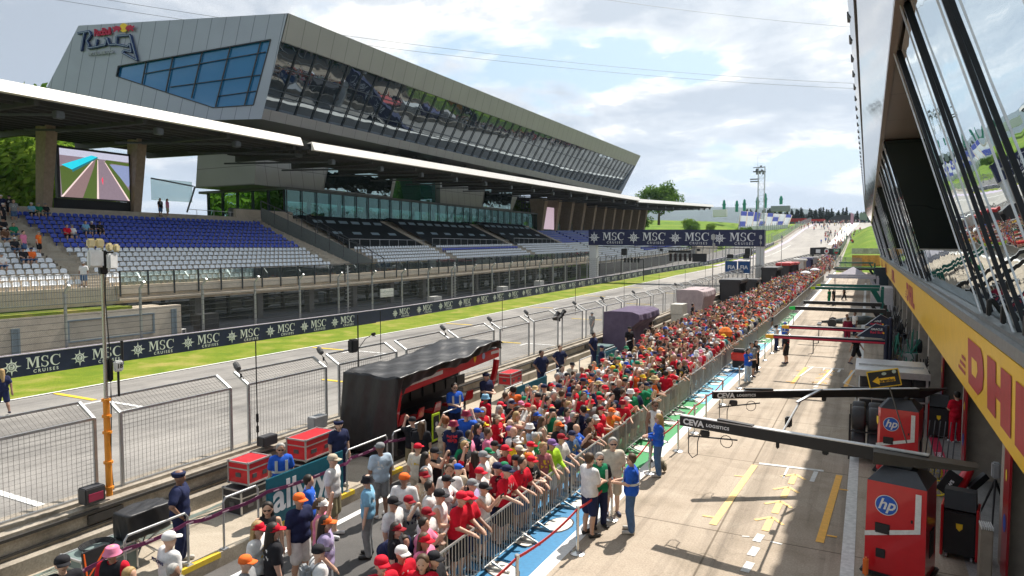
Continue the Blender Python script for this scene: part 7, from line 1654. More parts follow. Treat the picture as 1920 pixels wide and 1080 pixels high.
# antenna mast
o = (-14.3, 8.75, 1.2); t = thing('antenna_mast', 'tall slim antenna mast with white panels and orange lower tube on the pit wall', 'mast', o)
mb = MB(o); mb.tube((-14.3, 8.75, 3.2), (-14.3, 8.77, 6.6), .042, .032, n=10); mb.build('pole', chrome, t)
mb = MB(o); mb.tube((-14.3, 8.75, 1.2), (-14.3, 8.75, 3.3), .065, n=10)
for z in (1.35, 1.9, 2.55, 2.9, 3.25): mb.lathe([(.095, z), (.095, z+.05)], (-14.3, 8.75, 0), 10)
mb.build('lower_tube', M('mast_orange', (.75, .28, .03), .5), t)
wp_ = M('antenna_white', (.68, .69, .68), .45); wy = M('antenna_cream', (.62, .54, .32), .5)
for yy, zz, m2, sy_, sz_, rz_ in ((8.58, 6.28, wp_, .32, .36, 0), (8.93, 6.22, wp_, .28, .34, .4), (8.50, 6.60, wy, .17, .19, 0), (8.68, 6.60, wy, .17, .19, 0), (8.88, 6.52, wy, .15, .17, .3), (9.03, 6.50, wy, .15, .17, .3), (8.99, 3.97, wp_, .20, .24, 0)):
    mb = MB(o); mb.bbox((-14.22, yy, zz), (.10, sy_, sz_), .03, Matrix.Rotation(rz_, 3, 'Z')); mb.build('antenna_panel', m2, t)
mb = MB(o); mb.bbox((-14.3, 8.78, 6.2), (.12, .16, .5), .02); mb.bar((-14.3, 8.5, 6.4), (-14.3, 9.0, 6.4), .03, .03); mb.tube((-14.28, 9.12, 3.98), (-14.28, 9.12, 4.5), .03, n=8); mb.tube((-14.28, 9.02, 3.3), (-14.28, 9.02, 3.85), .025, n=8); mb.bar((-14.3, 8.75, 4.0), (-14.28, 9.15, 4.0), .03, .03); mb.bbox((-14.3, 8.85, 3.9), (.1, .12, .5), .03)
mb.path([(-14.26+.02*math.sin(z*3), 8.82+.03*math.sin(z*2.1), z) for z in [1.3+.35*i for i in range(15)]], .012, 5); mb.build('bracket', black, t)
mb = MB(o); text(mb, '18', .13, (-14.165, 8.99, 3.97), (0, 1, 0), (0, 0, 1), .002, bold=.004); mb.build('number', black, t)
# lamp on a pole, microphones on the fence panels
o = (-14.25, 16.7, 1.2); t = thing('lamp_pole', 'black lamp and clip arm on a thin pole behind the covered stand', 'lamp', o)
mb = MB(o); mb.tube((-14.25, 16.8, 1.2), (-14.25, 16.8, 4.4), .022, n=6); mb.build('pole', black, t); mb = MB(o); mb.bbox((-14.2, 16.5, 3.45), (.22, .30, .42), .04); mb.build('lamp_head', black, t); mb = MB(o); mb.path([(-14.25, 16.8, 3.3), (-14.2, 17.1, 3.6), (-14.2, 17.4, 3.68), (-14.2, 17.6, 3.62)], .012, 5); mb.bbox((-14.2, 17.5, 3.7), (.06, .2, .1), .02); mb.build('arm', black, t)
mb = MB((-14.2, 12.7, 1.2)); mb.tube((-14.25, 12.73, 1.3), (-14.25, 12.73, 4.1), .016, n=6); mb.bbox((-14.25, 12.73, 2.0), (.07, .07, .25), .02); mb.bbox((-14.25, 12.73, 1.7), (.07, .07, .2), .02); mb.build('thin_aerial', black, label='thin black aerial pole left of the longest red case', cat='aerial')
def mic(x, y, z, label):
    t = thing('microphone', label, 'microphone', (x, y, z), 0, 'furry microphones on the mesh panels'); mb = MB(); mb.lathe([(.02, -.16), (.075, -.12), (.09, 0), (.07, .12), (.02, .15)], (0, 0, 0), 10, axis=(-.6, .2, .4)); mb.build('wind_muff', M('fur_grey', (.10, .10, .10), .95, var=.5, scale=60), t)
    mb = MB(); mb.tube((0, 0, -.05), (.25, .05, -.42), .012, n=5); mb.bbox((.12, .02, -.25), (.05, .05, .12), .01); mb.build('clip', black, t)
for y, lab in ((12.75, 'furry microphone clipped to the second whole mesh panel'), (15.9, 'furry microphone on the panel left of the tarp'), (22.8, 'furry microphone above the far half of the tarp'), (26.6, 'furry microphone at the panel gap past the tarp'), (30.3, 'furry microphone near the standing policeman'), (36.6, 'furry microphone left of the striding man in grey'), (41.2, 'furry microphone right of the striding man in grey'), (47.8, 'furry microphone above the purple covered stand'), (60, 'tiny microphone far along the mesh panels')): mic(-15.0, y, 3.32, lab)
t = thing('camera_cluster', 'three long lens cameras clamped together on the mesh panel', 'camera', (-14.7, 33.6, 2.6))
for k, (dy, dz) in enumerate(((-.35, .25), (.15, .15), (.45, .3))): mb = MB(); mb.lathe([(.06, -.25), (.10, -.2), (.10, .15), (.13, .3)], (0, dy, dz), 10, axis=(.2, .8, .5 if k else .6)); mb.bbox((0, dy, dz-.14), (.1, .12, .14), .02); mb.build('camera', black, t)
for k in range(11):
    y = 19+9*k; mb = MB((-15, y, 2.9)); mb.tube((-15.1, y, 2.6+zc(y)), (-15.1, y, 4.3+zc(y)), .014, n=5); mb.build('whip_aerial', black, label='thin whip aerial standing on the pit wall fence', cat='aerial', group='whip aerials on the pit wall')
for k, y in enumerate((62, 92, 116)):
    mb = MB((-12, y, .3)); mb.tube((-12.2, y, .3+zc(y)), (-12.2, y, 7.6+zc(y)), .06, .03, n=6); mb.bbox((-12.2, y, 7.3+zc(y)), (.3, .5, .5), .06); mb.bbox((-12.2, y+.3, 6.6+zc(y)), (.2, .3, .4), .06); mb.build('slim_mast', steel, label='slim far mast with a small box on top, %s' % ('left of the blue lettered boards', 'above the red and white stands', 'beyond the white box stands')[k], cat='mast')
# ------------------------------------------------------------ covered red stand
o = (-12.9, 15.4, .3); t = thing('covered_stand', 'red timing stand half covered by a creased black tarp', 'pit wall stand', o)
X0, X1, Y0, Y1 = -13.78, -11.95, 15.7, 21.85
redp = M('stand_red', (.56, .012, .02), .3, coat=.4, var=.06)
def roofz(x, y): return 2.66+.22*(y-Y0)/(Y1-Y0)+.05*(x-X0)/(X1-X0)*0
mb = MB(o); mb.box(X0, X0+.1, Y0, Y1, .3, 2.6); mb.box(X0, X1-.1, Y0, Y1, .3, .38); mb.box(X0+.1, X0+.75, Y0+.4, Y1-.2, 1.02, 1.08); mb.hexa([(X0, Y0, 2.5), (X1, Y0, 2.5), (X1, Y1, 2.74), (X0, Y1, 2.74)], [(X0, Y0, 2.6), (X1, Y0, 2.6), (X1, Y1, 2.84), (X0, Y1, 2.84)]); mb.build('shell', M('stand_inside', (.015, .014, .015), .6), t)
mb = MB(o)
for k in range(8): mb.bbox((X0+.25, Y0+1+.72*k, 1.55), (.05, .58, .36), .01)
mb.build('monitor', black, t)
mb = MB(o); mb.hexa([(X1-.04, Y0+.05, 2.22), (X1+.03, Y0+.05, 2.22), (X1+.03, Y1, 2.52), (X1-.04, Y1, 2.52)], [(X1-.04, Y0+.05, 2.58), (X1+.03, Y0+.05, 2.58), (X1+.03, Y1, 2.86), (X1-.04, Y1, 2.86)]); mb.build('front_band', redp, t)
mb = MB(o); mb.hexa([(X1+.03, Y0+.1, 2.40), (X1+.036, Y0+.1, 2.40), (X1+.036, Y0+2.4, 2.50), (X1+.03, Y0+2.4, 2.50)], [(X1+.03, Y0+.1, 2.52), (X1+.036, Y0+.1, 2.52), (X1+.036, Y0+2.4, 2.62), (X1+.03, Y0+2.4, 2.62)]); mb.box(X1+.03, X1+.036, Y1-.6, Y1-.05, 2.68, 2.78); mb.build('white_stripe', white_paint, t)
mb = MB(o); disc(mb, (X1+.04, Y1-1.15, 2.70), (0, 1, 0), (0, 0, 1), .11, 16, 0, 0); mb.poly([(X1+.04, Y1-1.75+a, 2.68+b) for a, b in ((-.09, .11), (.09, .11), (.08, -.03), (0, -.13), (-.08, -.03))], 1); mb.build('badge', [M('badge_blue', (.35, .45, .65), .4), M('badge_yellow', (.85, .60, .03), .4)], t)
def pillar(y, lean):
    mb = MB(o); prev = None; P = []
    for i in range(9): f = i/8; P.append((X1-.02-.30*(1-f)**1.6*1.6, y+lean*(1-f), .32+2.1*f))
    for a, b in zip(P, P[1:]): mb.bar(a, b, .20, .14, up=(1, 0, 0))
    mb.build('end_post', redp, t)
pillar(Y0+.12, -.0); pillar(Y1-.1, -.35)
# tarp: top and end, folded over the edges
def tz(x, y):
    n = .022*math.sin(y*1.3+x*2.3)+.016*math.sin(y*2.6-x*5.1+1)+.012*math.sin(y*5.3+x*8+2)+.008*math.sin(y*9-x*12)
    return roofz(x, y)+.13+n*1.2+.16*sstep(19.3, 20.2, y)*(1-sstep(21.4, 22, y))*(1 if x > -13.6 else .6)
x_ = lambda d: d*1.5
mb = MB(o); NU, NV = 60, 30
def tarpf(u, v):
    y = Y0-.06+(Y1-Y0+.14)*u; s_ = v*(2.1+.55)      # v: from back edge over the top, then down the front
    if s_ < 2.15: x = X0-.05+s_; z = tz(x, y)
    else:
        d = s_-2.15; x = X1+.08+.03*math.sin(y*3.1+x_(d)*3)+.02*math.sin(y*9.3+d*5); drop = d*(.52+.10*math.sin(y*1.3)+.10*math.sin(y*.7+2.2)+.05*math.sin(y*4.1)); z = tz(X1, y)-drop
    return (x, y, z)
mb.grid(tarpf, 110, 30)
def endf(u, v):
    x = X0-.08+(X1-X0+.16)*u; z = tz(x, Y0)-(2.32)*v; y = Y0-.06-.035*math.sin(x*5+v*2)*(.3+v)-.02*math.sin(x*11+v*4)-.06*v; return (x-.10*v*(1-u), y, z)
mb.grid(endf, 40, 30)
def sidef(u, v):
    y = Y0-.08+.75*u; z = tz(X1, Y0)-2.3*v*(1-.85*u**.6); return (X1+.10+.03*math.sin(y*14+v*5)-.30*v*v, y, z)
mb.grid(sidef, 12, 20)
tt = mb.build('tarp', tarp, t, True)
so_ = tt.modifiers.new('thickness', 'SOLIDIFY'); so_.thickness = .012
def stool(y, rz, k, lab):
    t = thing('stool', lab, 'stool', (-12.45, y, .38), rz, 'red stools in the covered stand'); mb = MB(); mb.bbox((0, 0, .84), (.40, .44, .08), .035); mb.build('seat', redp, t)
    mb = MB(); mb.hexa([(.16, -.20, .86), (.21, -.20, .86), (.21, .20, .86), (.16, .20, .86)], [(.24, -.14, 1.16), (.28, -.14, 1.16), (.28, .14, 1.16), (.24, .14, 1.16)]); mb.build('backrest', redp, t)
    mb = MB(); mb.tube((0, 0, 0), (0, 0, .82), .035, n=8); mb.lathe([(.2, 0), (.2, .02), (.05, .05)], n=12); mb.build('pedestal', black, t)
for k, y in enumerate((16.3, 17.3, 18.25, 19.3, 20.3)): stool(y, .2-.1*k, k, 'red padded stool, %s from the left inside the covered red stand' % ('first', 'second', 'third', 'fourth', 'fifth')[k])
mb = MB((-11.6, 16.9, 1)); mb.bbox((-11.56, 17.15, 1.05), (.03, .42, .85), .01); g_ = mb.build('lime_frame_sign', M('lime_frame', (.50, .68, .03), .5), label='black sign in a lime green frame hanging on the railing', cat='sign'); mb = MB((-11.6, 16.9, 1)); mb.box(-11.54, -11.535, 17.0, 17.3, .70, 1.40); mb.build('panel', black, g_); mb = MB((-11.6, 16.9, 1)); disc(mb, (-11.53, 17.15, 1.15), (0, 1, 0), (0, 0, 1), .07, 16, 0); mb.box(-11.532, -11.53, 17.06, 17.24, .92, .95); mb.build('emblem', M('emblem_grey', (.4, .4, .4), .5), g_)
# purple and pink covered stands: soft covers over boxy frames
def soft_stand(y0, y1, h, m, label, hollow):
    o = (-13, y0, .3+zc(y0)); z0 = .3+zc(y0); mb = MB(o); nu = 30
    prof = [(-14.1, z0), (-14.1, z0+h), (-13.6, z0+h+.06), (-12.3, z0+h+.05), (-11.9, z0+h-.08), (-11.85, z0+h-.45), (-12.5, z0+h-1.0), (-12.45, z0+.1)]
    if not hollow: prof = [(-14.1, z0), (-14.1, z0+h), (-13.6, z0+h+.06), (-12.3, z0+h+.05), (-11.9, z0+h-.08), (-11.80, z0+h-.5), (-12.0, z0+1.2), (-12.3, z0+.1)]
    n = len(prof)
    def f(u, v):
        y = y0+(y1-y0)*u; s_ = v*(n-1); i = min(int(s_), n-2); g = s_-i; x = prof[i][0]*(1-g)+prof[i+1][0]*g; z = prof[i][1]*(1-g)+prof[i+1][1]*g
        w = .035*math.sin(y*3.3+z*2)+.025*math.sin(y*7.1-x*4); return (x+w, y, z+.3*w+(-.05*math.sin(PI*u)))
    mb.grid(f, 40, 42)
    for u in (0, 1): mb.poly([f(u, v/42) for v in range(43)])
    ob = mb.build('fabric_covered_stand', m, None, True, label=label, cat='pit wall stand'); return ob
fab = lambda n, c: M(n, c, .9, var=.18, scale=2.2, bump=.6, bscale=3, spec=.1)
soft_stand(39.0, 43.6, 2.35, fab('cover_purple', (.125, .10, .155)), 'timing stand wrapped in a deep purple fabric cover', True)
soft_stand(56.8, 61.5, 2.6, fab('cover_pink', (.42, .35, .36)), 'timing stand wrapped in a pale pinkish grey cover', False)
small_box('equipment_cabinet', -13.0, 53.6, .3, 1.0, 1.6, 1.0, M('cabinet_pale', (.48, .47, .42), .5), 'lower pale metal cabinet left of the pink covered stand', 'cabinet')
small_box('equipment_cabinet', -13.1, 53.6, 1.32, .95, 1.6, .8, M('cabinet_pale'), 'upper pale metal cabinet stacked left of the pink covered stand', 'cabinet')
small_box('green_case', -12.6, 34.9, .3, .9, 1.0, .95, M('case_green', (.06, .12, .12), .5), 'dark green case left of the purple covered stand', 'case')
for k, (y0, y1, h, c, nm, lab) in enumerate(((75, 80, 2.2, (.03, .03, .035), 'dark', 'long black timing stand beyond the pink one'), (87, 90, 1.6, (.04, .04, .045), 'dark2', 'low black stand before the gantry leg'), (105, 112, 2.3, (.035, .035, .04), 'dark3', 'black stand right of the gantry leg'), (118, 124, 2.5, (.50, .03, .035), 'redw', 'bright red topped stand behind the crowd'), (126, 131, 2.3, (.55, .10, .10), 'red2', 'second red and white stand behind the crowd'), (135, 141, 2.5, (.62, .62, .60), 'white', 'white box shaped stand behind the far crowd'), (144, 150, 2.4, (.05, .05, .14), 'navy', 'dark blue stand behind the far crowd'), (152, 157, 2.3, (.42, .40, .38), 'grey', 'grey stand nearest to the far black arch'))):
    z = zc(y0)+.3; o = (-13, y0, z); t = thing('timing_stand', lab, 'pit wall stand', (-13+ex(y0), y0, z)); m_ = M('ts_'+nm, c, .5)
    mb = MB(o); mb.box(-14.0, -13.9, y0, y1, z, z+h); mb.box(-14.0, -12.0, y0, y0+.1, z, z+h); mb.box(-14.0, -12.0, y1-.1, y1, z, z+h); mb.box(-13.9, -13.1, y0+.1, y1-.1, z+.95, z+1.02); mb.build('cabin', M('ts_inner', (.05, .05, .055), .6) if nm in ('redw', 'red2') else m_, t)
    mb = MB(o); mb.bbox((-12.95, (y0+y1)/2, z+h+.1), (2.3, y1-y0+.3, .42), .08); mb.build('roof', m_, t)
# red case on the mural and bits on the lane
t = thing('red_trolley', 'red and black wheeled case on the mural between barrier and rope posts', 'trolley', (-5.95, 37.6, 0)); mb = MB(); mb.bbox((0, 0, .75), (.75, .6, .42), .06); mb.build('body', M('trolley_red', (.75, .05, .03), .4), t); mb = MB(); mb.bbox((0, 0, 1.05), (.62, .5, .2), .06); mb.bbox((0, 0, .35), (.6, .5, .4), .03); mb.build('rack', black, t)
t = thing('backpack', 'beige backpack standing on the lane edge at a rope post', 'backpack', (-5.2, 19.3, 0)); mb = MB(); mb.bbox((0, 0, .22), (.26, .32, .42), .09); mb.build('bag', M('bag_beige', (.30, .27, .2), .9), t, True); mb = MB(); mb.bbox((.14, 0, .15), (.08, .22, .22), .03); mb.build('pocket', M('bag_dark', (.16, .14, .10), .9), t, True)
for x, y, lab, c in ((-8.0, 108, 'white parasol held open in the far crowd, left one', (.7, .7, .72)), (-7.4, 118, 'white parasol held open in the far crowd, right one', (.68, .66, .72))):
    mb = MB((x, y, 2)); mb.lathe([(.75, 2.05), (.6, 2.2), (.3, 2.33), (.02, 2.38)], (x, y, zc(y)), 10); mb.tube((x, y, 1+zc(y)), (x, y, 2.3+zc(y)), .015, n=5); mb.build('parasol', M('parasol%d' % int(y), c, .7), label=lab, cat='umbrella')
# ------------------------------------------------------------ team equipment on the right
hp_blue = M('round_blue', (.01, .10, .48), .35); towr = M('tower_red', (.55, .010, .018), .28, coat=.5, var=.05); caps_ = M('tower_cap', (.055, .062, .075), .5)
def tower(x, y, rz, label, shield):
    t = thing('equipment_tower', label, 'cabinet tower', (x, y, 0), rz); w, d, h = .53, .48, 1.93
    mb = MB(); ch = .14; P = [(-w, -d+ch), (-w+ch*.6, -d), (w, -d), (w, d), (-w, d)] if shield else [(-w, -d), (w, -d), (w, d), (-w, d)]
    mb.hexa([(a, b, .12) for a, b in P], [(a*.97, b*.97, h) for a, b in P]); mb.build('body', towr, t)
    mb = MB(); mb.hexa([(a*.97, b*.97, h+.002) for a, b in P], [(a*.55, b*.55, h+.27) for a, b in P]); mb.bbox((0, 0, h+.33), (.4, .4, .12), .02); mb.build('cap', caps_, t)
    f = -d-.006; c = (-.16, f, 1.50)
    mb = MB(); disc(mb, c, (1, 0, 0), (0, 0, 1), .200, 28, .002, 0); disc(mb, c, (1, 0, 0), (0, 0, 1), .185, 28, .005, 1); text(mb, 'hp', .30, (c[0], f-.008, c[2]+.01), (1, 0, 0), (0, 0, 1), .002, shear=.3, bold=.006, mi=0); mb.build('round_badge', [white_paint, hp_blue], t)
    mb = MB(); mb.add([(w-.20, f, h-.10), (w-.10, f, h-.10), (w-.10, f, 1.08), (w-.20, f, 1.14)], [(0, 1, 2, 3)]); mb.add([(w-.10, f, 1.08), (w-.20, f, 1.14), (-w, f, .90), (-w, f, .80)], [(0, 1, 2, 3)]); mb.v = [(x_, y_+(.012 if z_ > 1.5 else 0), z_) for x_, y_, z_ in mb.v]; mb.build('white_stripe', white_paint, t)
    mb = MB(); mb.bbox((-.22, f+.01, 1.02), (.26, .04, .20), .01); mb.bbox((-.24, f+.01, .52), (.17, .04, .18), .01); mb.bbox((.28, f+.01, 1.28), (.03, .03, .06), .005); mb.bbox((w-.01, .05, .78), (.04, .4, .55), .02); mb.build('vent', black, t)
    mb = MB(); mb.bbox((0, 0, .10), (1.2, 1.08, .06), .02); [mb.tube((a*.5-.02, b*.45, .05), (a*.5+.03, b*.45, .05), .05, n=10) for a in (-1, 1) for b in (-1, 1)]; mb.build('base', black, t)
    if shield: mb = MB(); q = (-w+.03, -d+.07, 1.55); r_ = Vector((.6*.14, -.14, 0)).normalized(); [mb.poly([Vector(q)+Vector((-.012, -.008, 0))*1.2+r_*a+Vector((0, 0, b)) for a, b in ((-.06, .12), (.06, .12), (.055, -.04), (0, -.12), (-.055, -.04))])]; mb.build('shield_badge', M('badge_yellow'), t)
    return t
tower(.72, 15.35, R(-14), 'nearest red equipment tower with round blue hp badge, bottom right', False)
tower(.95, 22.4, R(-10), 'second red equipment tower with yellow shield beside the tyre rack', True)
def boom(name, a, b, label, w0=.30, w1=.22, m=None, words=None, tip=None, extras=True):
    a = Vector(a); b = Vector(b); d = (b-a).normalized(); n = Vector((d.y, -d.x, 0)).normalized(); up = Vector((0, 0, 1)); t = thing(name, label, 'boom', a)
    if n.y > 0: n = -n
    mb = MB(a); mb.hexa([a-n*.09-up*w0/2, a+n*.09-up*w0/2, a+n*.09+up*w0/2, a-n*.09+up*w0/2], [b-n*.06-up*w1/2, b+n*.06-up*w1/2, b+n*.06+up*w1/2, b-n*.06+up*w1/2]); mb.build('arm', m or M('boom_black', (.018, .018, .020), .45), t)
    mb = MB(a); mb.bar(a+up*(w0/2+.012), b+up*(w1/2+.012), .15, .02); mb.build('top_edge', alu_edge, t)
    if words:
        L_ = (b-a).length; r_ = (a-b).normalized() if a.x > b.x else d; o_ = b+(a-b).normalized()*.72+n*.085; mb = MB(a); text(mb, 'CEVA', .19, b+(a-b).normalized()*.34+n*.085, r_, up, .002, bold=.008, sx=1.05); text(mb, 'LOGISTICS', .095, b+(a-b).normalized()*.92+n*.09, r_, up, .002, bold=.004, space=1.15, sx=1.05); mb.build('letters', logo_white, t)
    if tip: mb = MB(a); e = b-d*.0; mb.hexa([e-n*.075-up*w1*.62, e+n*.075-up*w1*.62, e+n*.075+up*w1*.62, e-n*.075+up*w1*.62], [e+d*.35-n*.05-up*.07, e+d*.35+n*.05-up*.07, e+d*.35+n*.05+up*.07, e+d*.35-n*.05+up*.07]); mb.build('tip', tip, t)
    if extras:
        mb = MB(a); q = b+(a-b).normalized()
        mb.path([b+(a-b).normalized()*.2-up*.15+up*-z for z in (0, .3, .6)]+[b+(a-b).normalized()*.3-up*.85, b+(a-b).normalized()*.42-up*.75, b+(a-b).normalized()*.42-up*.45, b+(a-b).normalized()*.5-up*.15], .012, 5)
        mb.bar(b+(a-b).normalized()*.9+up*.16, b+(a-b).normalized()*1.7+up*.14, .14, .05); mb.bbox(b+(a-b).normalized()*.6-up*.22, (.2, .1, .14), .02); mb.bar(b+(a-b).normalized()*.2-up*.34, b+(a-b).normalized()*1.35-up*.24, .03, .03)
        mb.path([b+(a-b).normalized()*(1.1+.14*math.cos(k*PI/6))-up*(.32+.14*math.sin(k*PI/6)) for k in range(13)], .009, 4); mb.bbox(b+(a-b).normalized()*3.2-up*.15, (.12, .12, .12), .02); mb.build('hoses', black, t)
    return t
boom('overhead_boom', (1.15, 15.25, 2.36), (-3.84, 16.05, 2.42), 'nearest black overhead boom with white lettering at its left tip', .26, .23, words=True)
boom('overhead_boom', (1.35, 22.3, 2.42), (-3.72, 19.2, 2.42), 'second black overhead boom with white lettering, above the tyre rack', .20, .18, words=True)
mb = MB((1.1, 15.2, 2.3)); mb.hexa([(.2, 15.0, 2.25), (1.75, 14.95, 2.36), (1.75, 15.35, 2.36), (.2, 15.4, 2.25)], [(.2, 15.0, 2.5), (1.95, 14.95, 2.44), (1.95, 15.35, 2.44), (.2, 15.4, 2.5)]); mb.build('boom_cradle', M('cradle_bronze', (.05, .043, .034), .5), label='dark cradle plate holding the nearest boom on its tower', cat='bracket')
mb = MB((1.3, 22.3, 2.3)); mb.hexa([(-.2, 21.4, 2.3), (1.5, 22.5, 2.22), (1.5, 22.6, 2.22), (-.2, 21.5, 2.3)], [(-.6, 21.3, 2.56), (2.1, 22.7, 2.52), (2.1, 22.8, 2.52), (-.6, 21.4, 2.56)]); mb.build('boom_cradle', black, label='black arrow shaped plate at the right end of the second boom', cat='bracket')
t = thing('sensor_rod', 'slanting grey rod with a black camera hanging between the two black booms', 'rod', (-1.55, 17, 2.4)); mb = MB(); mb.tube((0.05, 2.9, .0), (-.1, -1.2, -.12), .028, n=7); mb.bar((0, 2.2, .05), (.5, 3.5, .2), .08, .04); mb.build('rod', steel, t); mb = MB(); mb.bbox((-.08, .9, -.18), (.16, .16, .26), .03); mb.bbox((-.1, -1.2, -.2), (.07, .07, .2), .02); mb.build('camera', black, t)
t = thing('stop_sign_board', 'black board with yellow edge and yellow brembo arrow on a tilted pole', 'sign', (.36, 16, 3.8), 0); rot = Matrix.Rotation(R(-13), 3, 'Y')
mb = MB(); mb.bbox((0, 0, 0), (.60, .03, .36), .01, rot); mb.build('edge', M('edge_yellow', (.75, .50, .03), .5), t); mb = MB(); mb.bbox((0, -.006, 0), (.575, .03, .335), .01, rot); mb.build('panel', black, t)
mb = MB(); u = rot @ Vector((1, 0, 0)); v = rot @ Vector((0, 0, 1)); mb.poly([Vector((0, -.026, 0))+u*a+v*b-v*.03 for a, b in ((-.22, 0), (-.10, .085), (-.10, .045), (.20, .045), (.20, -.045), (-.10, -.045), (-.10, -.085))]); mb.build('arrow', M('arrow_yellow', (.80, .45, .02), .5), t)
mb = MB(); text(mb, 'brembo', .085, Vector((.05, -.030, 0))-v*.03, u, v, .001, bold=.003); mb.build('letters', black, t); mb = MB(); mb.tube((.1, .02, -.15), (.45, .0, -1.3), .013, n=6); mb.build('pole', dsteel, t); mb = MB(); disc(mb, Vector((0, -.026, 0))+u*.21+v*.12, u, v, .038, 14); disc(mb, Vector((0, -.026, 0))+u*.02+v*.10, u, v, .03, 14, 0, 0, 1.5); mb.build('sponsor_mark', M('mark_grey', (.38, .45, .40), .5), t)
# tyres
tyre_m = M('tyre_rubber', (.035, .036, .04), .55, var=.15)
ty = MB(); ty.lathe([(.17, -.19), (.27, -.2), (.345, -.17), (.36, -.12), (.36, .12), (.345, .17), (.27, .2), (.17, .19)], n=24, axis=(1, 0, 0)); ty = ty.mesh('tyre', tyre_m, True)
rm = MB(); rm.lathe([(.16, -.15), (.05, -.10), (.05, .10), (.16, .15)], n=16, axis=(1, 0, 0)); rm = rm.mesh('rim', M('rim_dark', (.08, .08, .09), .4, .5))
def tyre(x, y, z, label, group='racing tyres on racks'):
    t = thing('racing_tyre', label, 'tyre', (x, y, z), 0, group); linkmesh('tyre', ty, t); linkmesh('rim', rm, t)
for i, x in enumerate((-.12, .33)):
    for j, z in enumerate((.52, 1.28)):
        for k, y in enumerate((23.3, 24.1)): tyre(x, y, z, '%s %s worn racing tyre, %s row of the rack by the second red tower' % ('upper' if j else 'lower', 'left' if i == 0 else 'right', 'front' if k == 0 else 'rear'))
t = thing('tyre_rack', 'black wheeled tyre rack left of the second red tower', 'rack', (-.35, 22.9, 0)); mb = MB((-.35, 22.9, 0))
for x in (-.38, .60):
    for y in (22.95, 24.5): mb.box(x, x+.04, y, y+.04, .06, 1.45)
for z in (.15, .92): mb.box(-.38, .64, 22.95, 22.99, z, z+.04); mb.box(-.38, .64, 24.46, 24.5, z, z+.04)
mb.build('frame', black, t)
o = (-.1, 27.3, 0); t = thing('pit_canopy_table', 'silver roofed service frame with stacked tyres behind the second boom', 'service frame', o); mb = MB(o); mb.box(-.30, 2.0, 27.0, 30.2, 2.06, 2.14); mb.box(-.30, 2.0, 26.96, 27.06, 1.98, 2.2); mb.box(-.2, 1.9, 28.5, 28.6, 2.14, 2.2); mb.build('roof', alu_edge, t); mb = MB(o); [mb.box(x, x+.07, y, y+.07, 0, 2.06) for x in (-.26, 1.88) for y in (27.05, 30.1)]; mb.box(-.26, 1.95, 27.05, 27.1, 1.15, 1.2); mb.build('post', alu_edge, t)
for i in range(5):
    for j in range(3): tyre(.05+.42*i, 27.9, .40+.66*j, 'racing tyre stacked under the silver roofed frame', 'tyres under the silver roofed frame')
# cabinets near the garage
def cabinet(x, y, rz, h, label):
    t = thing('tool_cabinet', label, 'cabinet', (x, y, 0), rz); mb = MB(); mb.bbox((0, 0, .10+h*.36), (.58, .56, h*.70), .03); mb.build('body', black, t); mb = MB(); mb.hexa([(-.28, -.26, h*.82), (.28, -.26, h*.82), (.28, .26, h*.82), (-.28, .26, h*.82)], [(-.30, -.05, h*1.08), (.26, -.05, h*1.08), (.26, .24, h*1.08), (-.30, .24, h*1.08)]); mb.build('console', M('console_dark', (.02, .022, .025), .5), t)
    mb = MB(); mb.bbox((-.31, 0, h*.45), (.05, .56, h*.85), .02); mb.bbox((.31, 0, h*.45), (.05, .56, h*.85), .02); mb.build('side_panel', towr, t)
    mb = MB(); mb.poly([(a, -.285, h*.55+b) for a, b in ((-.06, .07), (.06, .07), (.055, -.03), (0, -.09), (-.055, -.03))]); mb.build('shield_badge', M('badge_yellow'), t); mb = MB(); [mb.tube((a*.22-.02, b*.2, .05), (a*.22+.02, b*.2, .05), .05, n=8) for a in (-1, 1) for b in (-1, 1)]; mb.build('castor', steel, t); mb = MB(); mb.poly([(-.22, -.14, h*.965), (.10, -.14, h*.965), (.10, -.10, h*1.01), (-.22, -.10, h*1.01)]); mb.build('screen', M('screen_lit', (.1, .25, .4), .3, emis=((.1, .22, .35), .6)), t)
cabinet(1.88, 16.85, R(-10), 1.3, 'nearest black tool cabinet with yellow shield and red sides')
cabinet(2.32, 27.3, R(-8), 1.35, 'farther black tool cabinet with yellow shield near the red shirted mechanic')
o = (2.05, 19.2, 0); t = thing('nose_cone', 'red racing car nose with black wing panel lettered aws leaning by the garage', 'car nose', o); a = Vector((1.95, 19, .62)); b = Vector((2.35, 19.3, 1.32)); mb = MB(o); mb.path([a+(b-a)*f for f in (0, .3, .6, .85, 1)], .1, 10, rr=[.15, .15, .13, .10, .06]); mb.build('nose', towr, t, True); mb = MB(o); mb.bar((1.72, 18.85, .70), (2.0, 19.0, 1.15), .06, .34, up=(1, 0, -.6)); mb.bar((2.3, 19.1, .8), (2.62, 19.3, 1.12), .12, .16); mb.build('wing', black, t); mb = MB(o); r_ = Vector((.28, .15, .45)).normalized(); text(mb, 'aws', .16, (1.85, 18.80, .93), r_, Vector((-.8, 0, .5)), .002, bold=.004); mb.build('letters', logo_white, t)
yw = M('wheel_yellow', (.70, .55, .03), .5); t = thing('dolly', 'car dolly with yellow spoked wheels between the towers and the garage', 'dolly', (1.8, 21.3, 0))
